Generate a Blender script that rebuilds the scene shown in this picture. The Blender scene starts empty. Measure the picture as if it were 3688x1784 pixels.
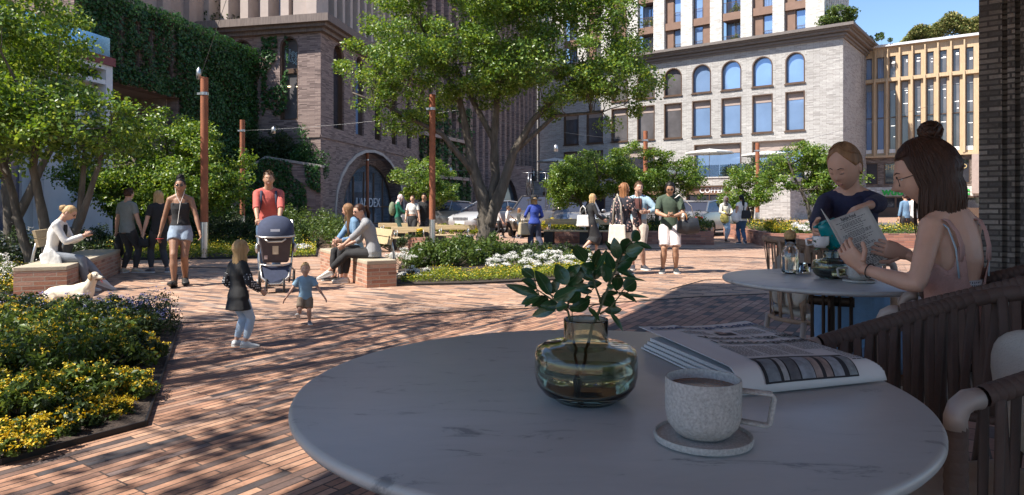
import bpy, bmesh, math, random
import numpy as np
from mathutils import Vector, Matrix, Quaternion, noise
R=math.radians; PI=math.pi
random.seed(7); rng=np.random.default_rng(7)
sc=bpy.context.scene; col=sc.collection
# ---------------- camera, sky, sun ----------------
F=2458.7; HC=1.30; HZ=733.0; CX=1844.0
cam=bpy.data.cameras.new('camera'); cam.lens=24; cam.sensor_width=36; cam.shift_y=-159/3688; cam.clip_end=800; cam.clip_start=.05
co=bpy.data.objects.new('camera',cam); col.objects.link(co); co.location=(0,0,HC); co.rotation_euler=(R(90),0,0); sc.camera=co
SUN_H=Vector((-.89,-.456)).normalized(); SUN_EL=R(52)
w=bpy.data.worlds.new('World'); sc.world=w; w.use_nodes=True
nt=w.node_tree; sky=nt.nodes.new('ShaderNodeTexSky'); sky.sky_type='NISHITA'; sky.sun_disc=False
sky.sun_elevation=SUN_EL; sky.sun_rotation=math.atan2(SUN_H.x,SUN_H.y); sky.air_density=1.0; sky.dust_density=.3; sky.ozone_density=4.5
bg=nt.nodes['Background']; bg.inputs['Strength'].default_value=.105; nt.links.new(sky.outputs[0],bg.inputs[0])
sl=bpy.data.lights.new('sun','SUN'); sl.energy=5.0; sl.angle=R(.55); sl.color=(1,.93,.83)
so=bpy.data.objects.new('sun',sl); col.objects.link(so)
sd=Vector((SUN_H.x*math.cos(SUN_EL),SUN_H.y*math.cos(SUN_EL),math.sin(SUN_EL)))
so.rotation_euler=sd.to_track_quat('Z','Y').to_euler()
sc.view_settings.view_transform='Standard'; sc.view_settings.look='None'; sc.view_settings.exposure=1.0; sc.view_settings.gamma=1
sc.cycles.max_bounces=8; sc.cycles.transparent_max_bounces=8; sc.cycles.caustics_reflective=False; sc.cycles.caustics_refractive=False
# ---------------- pixel helpers (photo pixels -> world points) ----------------
def G(px,py,z=0.0):
    d=F*(HC-z)/(py-HZ); return Vector(((px-CX)/F*d,d,z))
def A(px,py,d): return Vector(((px-CX)/F*d,d,HC+(HZ-py)/F*d))
# ---------------- materials ----------------
MATS={}
def newmat(name):
    m=bpy.data.materials.new(name); m.use_nodes=True; MATS[name]=m
    return m,m.node_tree,m.node_tree.nodes['Principled BSDF']
def N_(nt,t,**k):
    n=nt.nodes.new(t)
    for a,b in k.items(): setattr(n,a,b)
    return n
def setin(n,**k):
    for a,b in k.items(): n.inputs[a.replace('_',' ')].default_value=b
def c4(c): return (c[0],c[1],c[2],1)
def mat(name,c,rough=.6,metal=0,var=.12,vs=6.,bump=0,bs=60.,spec=None,stretch=None,coat=0,emit=None,sheen=0):
    """plain procedural surface: noise-varied colour, fine bump"""
    if name in MATS: return MATS[name]
    m,nt,p=newmat(name); p.inputs['Roughness'].default_value=rough; p.inputs['Metallic'].default_value=metal
    if spec is not None: p.inputs['Specular IOR Level'].default_value=spec
    if coat: p.inputs['Coat Weight'].default_value=coat
    if sheen: p.inputs['Sheen Weight'].default_value=sheen
    tc=N_(nt,'ShaderNodeTexCoord'); mp=N_(nt,'ShaderNodeMapping'); nt.links.new(tc.outputs['Object'],mp.inputs[0])
    if stretch: mp.inputs['Scale'].default_value=stretch
    n=N_(nt,'ShaderNodeTexNoise'); setin(n,Scale=vs,Detail=5.,Roughness=.6); nt.links.new(mp.outputs[0],n.inputs['Vector'])
    r=N_(nt,'ShaderNodeValToRGB'); r.color_ramp.elements[0].position=.3; r.color_ramp.elements[1].position=.7
    r.color_ramp.elements[0].color=c4([max(0,x*(1-var)) for x in c]); r.color_ramp.elements[1].color=c4([min(1,x*(1+var)) for x in c])
    nt.links.new(n.outputs[0],r.inputs[0]); nt.links.new(r.outputs[0],p.inputs['Base Color'])
    if bump:
        n2=N_(nt,'ShaderNodeTexNoise'); setin(n2,Scale=bs,Detail=3.); nt.links.new(mp.outputs[0],n2.inputs['Vector'])
        b=N_(nt,'ShaderNodeBump'); setin(b,Strength=bump,Distance=.02); nt.links.new(n2.outputs[0],b.inputs['Height']); nt.links.new(b.outputs[0],p.inputs['Normal'])
    if emit: p.inputs['Emission Color'].default_value=c4(emit[:3]); p.inputs['Emission Strength'].default_value=emit[3]
    return m
def brick(name,cols,mortar,bw=.24,bh=.065,ms=.008,rough=.85,bump=.5,off=.5,rot=0,stain=.25,vs=1.2,dist=.006,freq=2,squash=1.):
    """brick / paver surface, UVs are in metres; cols = [(pos,rgb)..] ramp of per-brick colours"""
    if name in MATS: return MATS[name]
    m,nt,p=newmat(name); p.inputs['Roughness'].default_value=rough
    uv=N_(nt,'ShaderNodeUVMap'); mp=N_(nt,'ShaderNodeMapping'); nt.links.new(uv.outputs[0],mp.inputs[0]); mp.inputs['Rotation'].default_value=(0,0,rot)
    nz=N_(nt,'ShaderNodeTexNoise'); setin(nz,Scale=2.2,Detail=2.); nt.links.new(mp.outputs[0],nz.inputs['Vector'])
    sub=N_(nt,'ShaderNodeVectorMath',operation='SUBTRACT'); sub.inputs[1].default_value=(.5,.5,.5); nt.links.new(nz.outputs['Color'],sub.inputs[0])
    mul=N_(nt,'ShaderNodeVectorMath',operation='SCALE'); mul.inputs['Scale'].default_value=dist*2; nt.links.new(sub.outputs[0],mul.inputs[0])
    add=N_(nt,'ShaderNodeVectorMath',operation='ADD'); nt.links.new(mp.outputs[0],add.inputs[0]); nt.links.new(mul.outputs[0],add.inputs[1])
    b=N_(nt,'ShaderNodeTexBrick',offset=off,offset_frequency=freq,squash=squash,squash_frequency=3); nt.links.new(add.outputs[0],b.inputs['Vector'])
    setin(b,Scale=1.,Mortar_Size=ms,Mortar_Smooth=.25,Bias=0.,Brick_Width=bw,Row_Height=bh)
    b.inputs['Color1'].default_value=(0,0,0,1); b.inputs['Color2'].default_value=(1,1,1,1); b.inputs['Mortar'].default_value=(.5,.5,.5,1)
    r=N_(nt,'ShaderNodeValToRGB'); els=r.color_ramp.elements
    while len(els)<len(cols): els.new(.5)
    for e,(po,c) in zip(els,cols): e.position=po; e.color=c4(c)
    nt.links.new(b.outputs['Color'],r.inputs[0])
    n2=N_(nt,'ShaderNodeTexNoise'); setin(n2,Scale=vs,Detail=6.,Roughness=.65); nt.links.new(mp.outputs[0],n2.inputs['Vector'])
    n3=N_(nt,'ShaderNodeTexNoise'); setin(n3,Scale=45.,Detail=3.); nt.links.new(mp.outputs[0],n3.inputs['Vector'])
    mr=N_(nt,'ShaderNodeMapRange'); setin(mr,From_Min=.3,From_Max=.7,To_Min=1-stain,To_Max=1+stain*.6); nt.links.new(n2.outputs[0],mr.inputs[0])
    mr3=N_(nt,'ShaderNodeMapRange'); setin(mr3,From_Min=.3,From_Max=.7,To_Min=.85,To_Max=1.12); nt.links.new(n3.outputs[0],mr3.inputs[0])
    mm=N_(nt,'ShaderNodeMath',operation='MULTIPLY'); nt.links.new(mr.outputs[0],mm.inputs[0]); nt.links.new(mr3.outputs[0],mm.inputs[1])
    sc_=N_(nt,'ShaderNodeVectorMath',operation='SCALE'); nt.links.new(r.outputs[0],sc_.inputs[0]); nt.links.new(mm.outputs[0],sc_.inputs['Scale'])
    mx=N_(nt,'ShaderNodeMix',data_type='RGBA'); nt.links.new(b.outputs['Fac'],mx.inputs[0]); nt.links.new(sc_.outputs[0],mx.inputs[6]); mx.inputs[7].default_value=c4(mortar)
    nt.links.new(mx.outputs[2],p.inputs['Base Color'])
    h=N_(nt,'ShaderNodeMath',operation='SUBTRACT'); h.inputs[0].default_value=1; nt.links.new(b.outputs['Fac'],h.inputs[1])
    h2=N_(nt,'ShaderNodeMath',operation='MULTIPLY_ADD'); nt.links.new(n3.outputs[0],h2.inputs[0]); h2.inputs[1].default_value=.35; nt.links.new(h.outputs[0],h2.inputs[2])
    bp=N_(nt,'ShaderNodeBump'); setin(bp,Strength=bump,Distance=.012); nt.links.new(h2.outputs[0],bp.inputs['Height']); nt.links.new(bp.outputs[0],p.inputs['Normal'])
    return m
def wood(name,c,scale=1.,axis=2,var=.22):
    if name in MATS: return MATS[name]
    st=[14,14,14]; st[axis]=.9
    return mat(name,c,.6,0,var,2.2*scale,.25,6.,stretch=tuple(st))
def glassm(name,c,rough=.04,metal=.0,spec=.9,var=.25):
    m=mat(name,c,rough,metal,var,.35,0,spec=spec); return m
def clear(name,c=(1,1,1),ior=1.45,rough=0.0):
    """real refracting glass that lets light through"""
    if name in MATS: return MATS[name]
    m,nt,p=newmat(name); p.inputs['Base Color'].default_value=c4(c); p.inputs['Roughness'].default_value=rough
    p.inputs['Transmission Weight'].default_value=1; p.inputs['IOR'].default_value=ior
    return m
def thinglass(name,c=(.8,.86,.88),mixf=.75,gl=.03):
    if name in MATS: return MATS[name]
    m,nt,p=newmat(name); out=nt.nodes['Material Output']; t=N_(nt,'ShaderNodeBsdfTransparent'); t.inputs[0].default_value=c4(c)
    g=N_(nt,'ShaderNodeBsdfGlossy'); g.inputs[0].default_value=(1,1,1,1); g.inputs[1].default_value=gl
    fr=N_(nt,'ShaderNodeFresnel'); fr.inputs[0].default_value=1.6
    ma=N_(nt,'ShaderNodeMath',operation='ADD',use_clamp=True); ma.inputs[1].default_value=1-mixf-.0; nt.links.new(fr.outputs[0],ma.inputs[0])
    mx=N_(nt,'ShaderNodeMixShader'); nt.links.new(ma.outputs[0],mx.inputs[0]); nt.links.new(t.outputs[0],mx.inputs[1]); nt.links.new(g.outputs[0],mx.inputs[2]); nt.links.new(mx.outputs[0],out.inputs[0])
    return m
def leafm(name,cols,trans=.35,rough=.45,spec=.4):
    """cols = ramp over random per leaf"""
    if name in MATS: return MATS[name]
    m,nt,p=newmat(name); out=nt.nodes['Material Output']; g=N_(nt,'ShaderNodeNewGeometry'); r=N_(nt,'ShaderNodeValToRGB'); els=r.color_ramp.elements
    while len(els)<len(cols): els.new(.5)
    for e,(po,c) in zip(els,cols): e.position=po; e.color=c4(c)
    nt.links.new(g.outputs['Random Per Island'],r.inputs[0]); nt.links.new(r.outputs[0],p.inputs['Base Color']); p.inputs['Roughness'].default_value=rough; p.inputs['Specular IOR Level'].default_value=spec
    if trans:
        t=N_(nt,'ShaderNodeBsdfTranslucent'); hs=N_(nt,'ShaderNodeHueSaturation'); setin(hs,Hue=.47,Saturation=1.1,Value=1.6); nt.links.new(r.outputs[0],hs.inputs['Color']); nt.links.new(hs.outputs[0],t.inputs[0])
        mx=N_(nt,'ShaderNodeMixShader'); mx.inputs[0].default_value=trans; nt.links.new(p.outputs[0],mx.inputs[1]); nt.links.new(t.outputs[0],mx.inputs[2]); nt.links.new(mx.outputs[0],out.inputs[0])
    return m
LOCALROOTS=set()
# ---------------- object helpers ----------------
def tag(o,label=None,cat=None,group=None,kind=None):
    if label: o['label']=label
    if cat: o['category']=cat
    if group: o['group']=group
    if kind: o['kind']=kind
    return o
def thing(name,label,cat,loc=(0,0,0),rz=0,group=None):
    o=bpy.data.objects.new(name,None); col.objects.link(o); o.location=loc; o.rotation_euler=(0,0,rz); o.empty_display_size=.2
    return tag(o,label,cat,group)
def link(name,me,m,parent=None,loc=None):
    o=bpy.data.objects.new(name,me); col.objects.link(o)
    if m is not None:
        for x in (m if isinstance(m,(list,tuple)) else [m]): me.materials.append(x)
    if parent is not None: o.parent=parent; o.matrix_parent_inverse=Matrix() if parent.name in LOCALROOTS else wm(parent).inverted()
    if loc is not None: o.location=loc
    return o
def wm(o):
    m=Matrix.LocRotScale(o.location,o.rotation_euler,o.scale); return m if o.parent is None else wm(o.parent)@o.matrix_parent_inverse@m
def children(o): return [x for x in bpy.data.objects if x.parent==o]
def copy_tree(o,parent=None):
    c=o.copy(); col.objects.link(c)
    if parent is not None: c.parent=parent
    for ch in list(o.children): copy_tree(ch,c)
    return c
class MB:
    """collects faces; build() links them as one mesh object with metre UVs"""
    def __init__(s): s.v=[]; s.f=[]; s.mi=[]; s.cur=0; s.M=None
    def add(s,vs,fs,mi=None):
        b=len(s.v)
        if s.M is not None: vs=[s.M@Vector(p) for p in vs]
        s.v.extend([tuple(p) for p in vs]); s.f.extend([tuple(i+b for i in f) for f in fs]); s.mi.extend([s.cur if mi is None else mi]*len(fs)); return s
    def quad(s,a,b,c,d,mi=None): return s.add([a,b,c,d],[(0,1,2,3)],mi)
    def box(s,x0,x1,y0,y1,z0,z1,mi=None):
        return s.add([(x0,y0,z0),(x1,y0,z0),(x1,y1,z0),(x0,y1,z0),(x0,y0,z1),(x1,y0,z1),(x1,y1,z1),(x0,y1,z1)],[(0,3,2,1),(4,5,6,7),(0,1,5,4),(1,2,6,5),(2,3,7,6),(3,0,4,7)],mi)
    def fbox(s,P,s0,s1,z0,z1,d0,d1,mi=None):
        """box in a wall frame: along s, up z, out d"""
        return s.add([P(s0,z0,d0),P(s1,z0,d0),P(s1,z0,d1),P(s0,z0,d1),P(s0,z1,d0),P(s1,z1,d0),P(s1,z1,d1),P(s0,z1,d1)],[(0,3,2,1),(4,5,6,7),(0,1,5,4),(1,2,6,5),(2,3,7,6),(3,0,4,7)],mi)
    def tube(s,pts,rad,n=8,caps=True,mi=None,side=None,closed=False):
        """swept tube; rad = number, list of numbers, or list of (rx,ry); side = reference side vector"""
        pts=[Vector(p) for p in pts]; k=len(pts); rr=rad if isinstance(rad,(list,tuple)) else [rad]*k
        vs=[]; prev=Vector(side) if side is not None else None
        for i,p in enumerate(pts):
            if closed: t=pts[(i+1)%k]-pts[i-1]
            else: t=(pts[min(i+1,k-1)]-pts[max(i-1,0)])
            if t.length<1e-9: t=Vector((0,0,1))
            t.normalize()
            if prev is None: prev=t.orthogonal()
            sx=prev-t*prev.dot(t)
            if sx.length<1e-6: sx=t.orthogonal()
            sx.normalize(); prev=sx if side is None else Vector(side); sy=t.cross(sx)
            r=rr[i]; rx,ry=(r if isinstance(r,(list,tuple)) else (r,r))
            for j in range(n):
                a=2*PI*j/n; vs.append(p+sx*(rx*math.cos(a))+sy*(ry*math.sin(a)))
        fs=[]
        for i in range(k if closed else k-1):
            i2=(i+1)%k
            for j in range(n): fs.append((i*n+j,i*n+(j+1)%n,i2*n+(j+1)%n,i2*n+j))
        if caps and not closed: fs.append(tuple(range(n-1,-1,-1))); fs.append(tuple((k-1)*n+j for j in range(n)))
        return s.add(vs,fs,mi)
    def lathe(s,prof,c=(0,0,0),n=32,mi=None,caps=False,sx=1,sy=1):
        vs=[];k=len(prof)
        for r,z in prof:
            for j in range(n):
                a=2*PI*j/n; vs.append((c[0]+r*math.cos(a)*sx,c[1]+r*math.sin(a)*sy,c[2]+z))
        fs=[(i*n+j,i*n+(j+1)%n,(i+1)*n+(j+1)%n,(i+1)*n+j) for i in range(k-1) for j in range(n)]
        if caps: fs.append(tuple(range(n-1,-1,-1))); fs.append(tuple((k-1)*n+j for j in range(n)))
        return s.add(vs,fs,mi)
    def ell(s,c,r,n=14,m=10,mi=None,rot=None,fn=None):
        c=Vector(c); vs=[]; r=(r,r,r) if isinstance(r,(int,float)) else r
        for i in range(m+1):
            th=PI*i/m
            for j in range(n):
                ph=2*PI*j/n; d=Vector((math.sin(th)*math.cos(ph),math.sin(th)*math.sin(ph),math.cos(th)))
                p=Vector((d.x*r[0],d.y*r[1],d.z*r[2]))
                if fn: p=fn(d,p)
                if rot is not None: p=rot@p
                vs.append(c+p)
        fs=[(i*n+j,(i+1)*n+j,(i+1)*n+(j+1)%n,i*n+(j+1)%n) for i in range(m) for j in range(n)]
        return s.add(vs,fs,mi)
    def prism(s,poly,z0,z1,mi=None):
        n=len(poly); return s.add([(p[0],p[1],z0) for p in poly]+[(p[0],p[1],z1) for p in poly],[tuple(range(n-1,-1,-1)),tuple(range(n,2*n))]+[(i,(i+1)%n,n+(i+1)%n,n+i) for i in range(n)],mi)
    def mesh(s,name,smooth=False,uv=True):
        me=bpy.data.meshes.new(name); me.from_pydata(s.v,[],s.f); 
        if any(s.mi): me.polygons.foreach_set('material_index',s.mi)
        me.validate(); me.update()
        if uv and len(me.polygons)<60000: metre_uv(me)
        if smooth: me.polygons.foreach_set('use_smooth',[True]*len(me.polygons))
        return me
    def build(s,name,m,parent=None,smooth=False,loc=None,bevel=0,uv=True,ang=None,merge=False):
        me=s.mesh(name,smooth,uv); 
        if merge:
            b=bmesh.new(); b.from_mesh(me); bmesh.ops.remove_doubles(b,verts=b.verts,dist=1e-4); bmesh.ops.recalc_face_normals(b,faces=b.faces); b.to_mesh(me); b.free()
        o=link(name,me,m,parent,loc)
        if bevel:
            md=o.modifiers.new('bevel','BEVEL'); md.width=bevel; md.segments=2; md.limit_method='ANGLE'; md.angle_limit=R(40)
        if smooth and ang:
            me.set_sharp_from_angle(angle=R(ang))
        return o
def metre_uv(me):
    uvl=me.uv_layers.new(name='UVMap'); n=len(me.loops)
    vi=np.empty(n,'i'); me.loops.foreach_get('vertex_index',vi); vc=np.empty(len(me.vertices)*3,'f'); me.vertices.foreach_get('co',vc); vc=vc.reshape(-1,3)
    pn=np.empty(len(me.polygons)*3,'f'); me.polygons.foreach_get('normal',pn); pn=pn.reshape(-1,3)
    lt=np.empty(len(me.polygons),'i'); me.polygons.foreach_get('loop_total',lt); nn=np.repeat(pn,lt,axis=0); p=vc[vi]
    flat=np.abs(nn[:,2])>.75; t=np.stack([-nn[:,1],nn[:,0]],1); l=np.maximum(np.hypot(t[:,0],t[:,1]),1e-6)[:,None]; t=t/l
    u=np.where(flat,p[:,0],p[:,0]*t[:,0]+p[:,1]*t[:,1]); v=np.where(flat,p[:,1],p[:,2])
    uvl.data.foreach_set('uv',np.stack([u,v],1).astype('f').ravel())
def npmesh(name,V,Q,m,parent=None,smooth=False,mi=None):
    """mesh from numpy arrays of vertices and quads (or tris)"""
    me=bpy.data.meshes.new(name); k=Q.shape[1]; me.vertices.add(len(V)); me.vertices.foreach_set('co',V.astype('f').ravel())
    me.loops.add(Q.size); me.loops.foreach_set('vertex_index',Q.astype('i').ravel()); me.polygons.add(len(Q)); me.polygons.foreach_set('loop_start',np.arange(0,Q.size,k,dtype='i'))
    if mi is not None: me.polygons.foreach_set('material_index',mi.astype('i'))
    if smooth: me.polygons.foreach_set('use_smooth',np.ones(len(Q),bool))
    me.update(calc_edges=True); return link(name,me,m,parent)
def leaves_arr(P,size,nb,rg,ar=.5,up=.5,sv=.35,fold=.25,droop=None):
    """one folded rhombic leaf (2 quads->4 verts+2: here 2 tris) per point P; nb = preferred normals"""
    n=len(P); nrm=rg.normal(size=(n,3)); nrm/=np.linalg.norm(nrm,axis=1)[:,None]
    nrm=nrm*(1-up)+nb*up; nrm/=np.linalg.norm(nrm,axis=1)[:,None]+1e-9
    a=rg.normal(size=(n,3)); a-=nrm*(a*nrm).sum(1)[:,None]; a/=np.linalg.norm(a,axis=1)[:,None]+1e-9
    b=np.cross(nrm,a); L=(size*(1+rg.uniform(-sv,sv,n)))[:,None]
    v0=P-a*L*.5; v2=P+a*L*.5; v1=P+b*L*ar*.5+nrm*L*fold*.3-a*L*.06; v3=P-b*L*ar*.5+nrm*L*fold*.3-a*L*.06
    V=np.stack([v0,v1,v2,v3],1).reshape(-1,3); i=np.arange(n)*4
    T=np.concatenate([np.stack([i,i+1,i+2],1),np.stack([i,i+2,i+3],1)],1).reshape(-1,3)
    return V,T
def text_mesh(name,s,size,depth,m,parent,Mx,align='CENTER',kind='part',bold=0):
    cu=bpy.data.curves.new(name,'FONT'); cu.body=s; cu.size=size; cu.extrude=depth; cu.align_x=align; cu.align_y='CENTER'; cu.offset=bold; cu.resolution_u=3
    t=bpy.data.objects.new(name,cu); col.objects.link(t); bpy.context.view_layer.update()
    me=bpy.data.meshes.new_from_object(t.evaluated_get(bpy.context.evaluated_depsgraph_get())); bpy.data.objects.remove(t); bpy.data.curves.remove(cu)
    me.transform(Mx); me.materials.clear()
    if parent is None: return me
    return link(name,me,m,parent)
def remesh(mb,voxel,smooth_it=4,disp=None):
    """union of overlapping closed parts into one smooth surface; returns mesh"""
    me=mb.mesh('tmp',uv=False); o=bpy.data.objects.new('tmp',me); col.objects.link(o)
    md=o.modifiers.new('r','REMESH'); md.mode='VOXEL'; md.voxel_size=voxel; md.use_smooth_shade=True
    if smooth_it: s=o.modifiers.new('s','SMOOTH'); s.factor=.5; s.iterations=smooth_it
    m2=bpy.data.meshes.new_from_object(o.evaluated_get(bpy.context.evaluated_depsgraph_get())); bpy.data.objects.remove(o); bpy.data.meshes.remove(me)
    if disp:
        n=len(m2.vertices); vc=np.empty(n*3,'f'); m2.vertices.foreach_get('co',vc); nn=np.empty(n*3,'f'); m2.vertices.foreach_get('normal',nn); vc=vc.reshape(-1,3); nn=nn.reshape(-1,3)
        amp,fr=disp; d=np.array([noise.noise(Vector((p[0]*fr,p[1]*fr,p[2]*fr*.55)))+.5*noise.noise(Vector((p[0]*fr*2.3,p[1]*fr*2.3+7,p[2]*fr*1.5))) for p in vc])
        vc+=nn*(d[:,None]*amp); m2.vertices.foreach_set('co',vc.ravel().astype('f'))
    m2.polygons.foreach_set('use_smooth',[True]*len(m2.polygons)); return m2
class Wall:
    """vertical plane: origin O (s=0), unit direction U, outward normal toward camera side"""
    def __init__(w,O,U,flip=False):
        w.O=Vector((O[0],O[1])); w.U=Vector((U[0],U[1])).normalized(); n=Vector((w.U.y,-w.U.x)); w.N=-n if flip else n
    def P(w,s,z,d=0.): return (w.O.x+w.U.x*s+w.N.x*d,w.O.y+w.U.y*s+w.N.y*d,z)
    def s(w,px): k=(px-CX)/F; return (k*w.O.y-w.O.x)/(w.U.x-k*w.U.y)
    def z(w,px,py): return HC+(HZ-py)/F*(w.O.y+w.U.y*w.s(px))
    def off(w,d): q=Wall((w.O.x+w.N.x*d,w.O.y+w.N.y*d),w.U); q.N=w.N; return q
def wall_open(mb,P,s0,s1,z0,z1,ops,rev=.3,mi=0,rmi=None):
    """solid wall with rectangular / arched openings ops=[(a,b,c,d,arch)], plus reveals"""
    xs=sorted({s0,s1}|{o[0] for o in ops}|{o[1] for o in ops}); zs=sorted({z0,z1}|{o[2] for o in ops}|{o[3] for o in ops})
    xs=[x for x in xs if s0<=x<=s1]; zs=[z for z in zs if z0<=z<=z1]
    for i in range(len(xs)-1):
        for j in range(len(zs)-1):
            cx=(xs[i]+xs[i+1])/2; cz=(zs[j]+zs[j+1])/2
            if any(o[0]<cx<o[1] and o[2]<cz<o[3] for o in ops): continue
            mb.quad(P(xs[i],zs[j]),P(xs[i+1],zs[j]),P(xs[i+1],zs[j+1]),P(xs[i],zs[j+1]),mi)
    r=rmi if rmi is not None else mi
    for o in ops:
        out=outline(o)
        for k in range(len(out)):
            a=out[k]; b=out[(k+1)%len(out)]
            mb.quad(P(a[0],a[1],0),P(b[0],b[1],0),P(b[0],b[1],-rev),P(a[0],a[1],-rev),r)
        if len(o)>4 and o[4]:
            arc=out[2:]  # from right spring over top to left spring
            h=len(arc)//2
            mb.add([P(*q) for q in arc[:h+1]]+[P(o[1],o[3])],[tuple(range(h+2))],mi); mb.add([P(*q) for q in arc[h:]]+[P(o[0],o[3])],[tuple(range(len(arc)-h+1))],mi)
def outline(o,inset=0.):
    a,b,c,d=o[0]+inset,o[1]-inset,o[2]+inset,o[3]-inset
    if len(o)>4 and o[4]:
        r=(b-a)/2; m=(a+b)/2; n=12; ry=o[4] if o[4] is not True and o[4]>1.001 else r
        if ry!=r: ry=min(ry,d-c)
        return [(a,c),(b,c)]+[(m+r*math.cos(PI*k/n),d-ry+ry*math.sin(PI*k/n)) for k in range(n+1)]
    return [(a,c),(b,c),(b,d),(a,d)]
def ring(mb,P,o,w,d0,d1,mi=None):
    """frame ring following an opening's outline, width w inward, from depth d0 to d1"""
    A_=outline(o); B_=outline(o,w); n=len(A_)
    for k in range(n):
        a,b=A_[k],A_[(k+1)%n]; c,d=B_[(k+1)%n],B_[k]
        mb.add([P(*a,d1),P(*b,d1),P(*c,d1),P(*d,d1),P(*a,d0),P(*b,d0),P(*c,d0),P(*d,d0)],[(0,1,2,3),(3,2,6,7),(0,4,5,1)],mi)
def pane(mb,P,o,inset,d,mi=None):
    q=[P(a,b,d) for a,b in outline(o,inset)]; mb.add(q,[tuple(range(len(q)))],mi)
# ================= SETTING =================
PAVC=[(0,(.07,.058,.055)),(.12,(.16,.105,.085)),(.25,(.33,.195,.13)),(.5,(.44,.265,.175)),(.68,(.38,.225,.145)),(.84,(.53,.35,.245)),(1,(.25,.19,.165))]
PAVD=[(0,(.06,.055,.06)),(.22,(.12,.085,.08)),(.38,(.25,.13,.095)),(.6,(.36,.19,.13)),(.8,(.29,.16,.12)),(1,(.42,.25,.18))]
mor=(.05,.035,.03)
PAVA=[(0,(.05,.045,.05)),(.15,(.13,.08,.065)),(.3,(.27,.14,.09)),(.5,(.40,.215,.135)),(.68,(.32,.17,.11)),(.84,(.47,.28,.185)),(1,(.16,.115,.105))]
pv_a=brick('paver_long',PAVA,mor,.52,.056,.005,.8,.7,off=.37,rot=-R(55),stain=.28,vs=1.1,freq=3)
pv_r=brick('paver_short',PAVD,mor,.23,.10,.007,.8,.7,off=.43,rot=-R(59),stain=.25,vs=1.1,freq=3)
pv_b=brick('paver_middle',PAVC,(.14,.09,.07),.27,.085,.006,.8,.6,off=.4,rot=R(28),stain=.25,vs=.8,freq=3)
pv_c=brick('paver_far',PAVC[2:],(.18,.12,.095),.3,.1,.006,.8,.5,rot=R(8),stain=.2,vs=.5)
asph=mat('asphalt',(.11,.10,.10),.9,0,.25,2,.5,80)
steel_d=mat('dark_steel',(.03,.028,.028),.5,.6,.2,10)
g=MB(); g.quad((-300,-60,0),(300,-60,0),(300,400,0),(-300,400,0)); o=g.build('ground',pv_c); tag(o,kind='structure')
def sheet(name,pts,z,m,lab=None):
    b=MB(); b.add([(p[0],p[1],z) for p in pts],[tuple(range(len(pts)))]); o=b.build(name,m); 
    if o.data.polygons[0].normal.z<0: o.data.flip_normals()
    tag(o,kind='structure'); return o
L1=[G(-700,1205),G(650,1165),G(1350,1142),G(2000,1108),G(2500,1072),G(2758,1060),G(2905,1078),G(3400,1125)]
L2=[G(-300,960),G(400,958),G(1100,972),G(1700,962),G(2100,948),G(2448,929),G(2628,926),G(2800,934),G(3400,960)]
L3=[G(-300,930),G(600,925),G(1500,905),G(2350,897),G(2800,893),G(3300,905)]
k=4
c55=Vector((math.cos(R(55)),math.sin(R(55)),0))
sp=Vector((-.4,-12,0))
sheet('paving_near',[(-40,-12)]+[tuple(L1[0][:2])]+[tuple(p[:2]) for p in L1[1:4]]+[(sp.x,sp.y)],.004,pv_a)
sheet('paving_terrace',[(sp.x,sp.y)]+[tuple(p[:2]) for p in L1[3:]]+[(30,8.0),(30,-12)],.004,pv_r)
sheet('paving_middle',[tuple(p[:2]) for p in L1]+[(22,9.2)]+[tuple(p[:2]) for p in reversed(L2)],.004,pv_b)
sheet('road',[(-9,31.5),(60,31.5),(60,46),(-9,46)],.004,asph)
def strip(name,pts,w=.018,z=.012):
    b=MB()
    for a,c in zip(pts[:-1],pts[1:]):
        d=(c-a).normalized(); n=Vector((-d.y,d.x,0))*w/2; ex=d*.01
        b.prism([(a-n-ex)[:2],(c-n+ex)[:2],(c+n+ex)[:2],(a+n-ex)[:2]],.0,z)
    o=b.build(name,steel_d); tag(o,kind='structure'); return o
strip('paving_joint',L1,.03); strip('paving_joint',L2,.035); strip('paving_joint',L3,.04)
strip('paving_joint',[G(2415,1044),G(2540,1010),G(3050,990)],.02)
# planting beds: soil mound with thin steel edging
soil=mat('soil',(.045,.032,.025),.95,0,.4,9,.9,50)
def bed(pts,zs=.02,ec=True):
    b=MB(); c=sum((Vector(p) for p in pts),Vector())/len(pts); q=[(p[0],p[1],.03) for p in pts]; n=len(q)
    inner=[tuple(Vector(p)*.72+c*.28+Vector((0,0,zs+.06))) for p in q]
    b.add(q+inner,[(i,(i+1)%n,n+(i+1)%n,n+i) for i in range(n)]+[tuple(range(n,2*n))]); o=b.build('planting_soil',soil); tag(o,kind='structure')
    strip('bed_edging',[Vector((p[0],p[1],0)) for p in pts]+[Vector((pts[0][0],pts[0][1],0))],.012,.036)
BED1=[G(-900,1760),G(0,1678),G(525,1537),G(650,1170),G(500,1150),G(-900,1120)]
BED2=[G(-500,1090),G(60,1072),G(105,1068),G(120,1010),G(420,938),G(735,934),G(1140,925),G(1150,868),G(700,840),G(-400,850)]
BED3=[G(1425,1032),G(1700,1026),G(2000,1012),G(2228,992),G(2240,962),G(2050,925),G(1850,890),G(1500,885),G(1440,960)]
bed(BED1); bed(BED2); bed(BED3)
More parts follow.
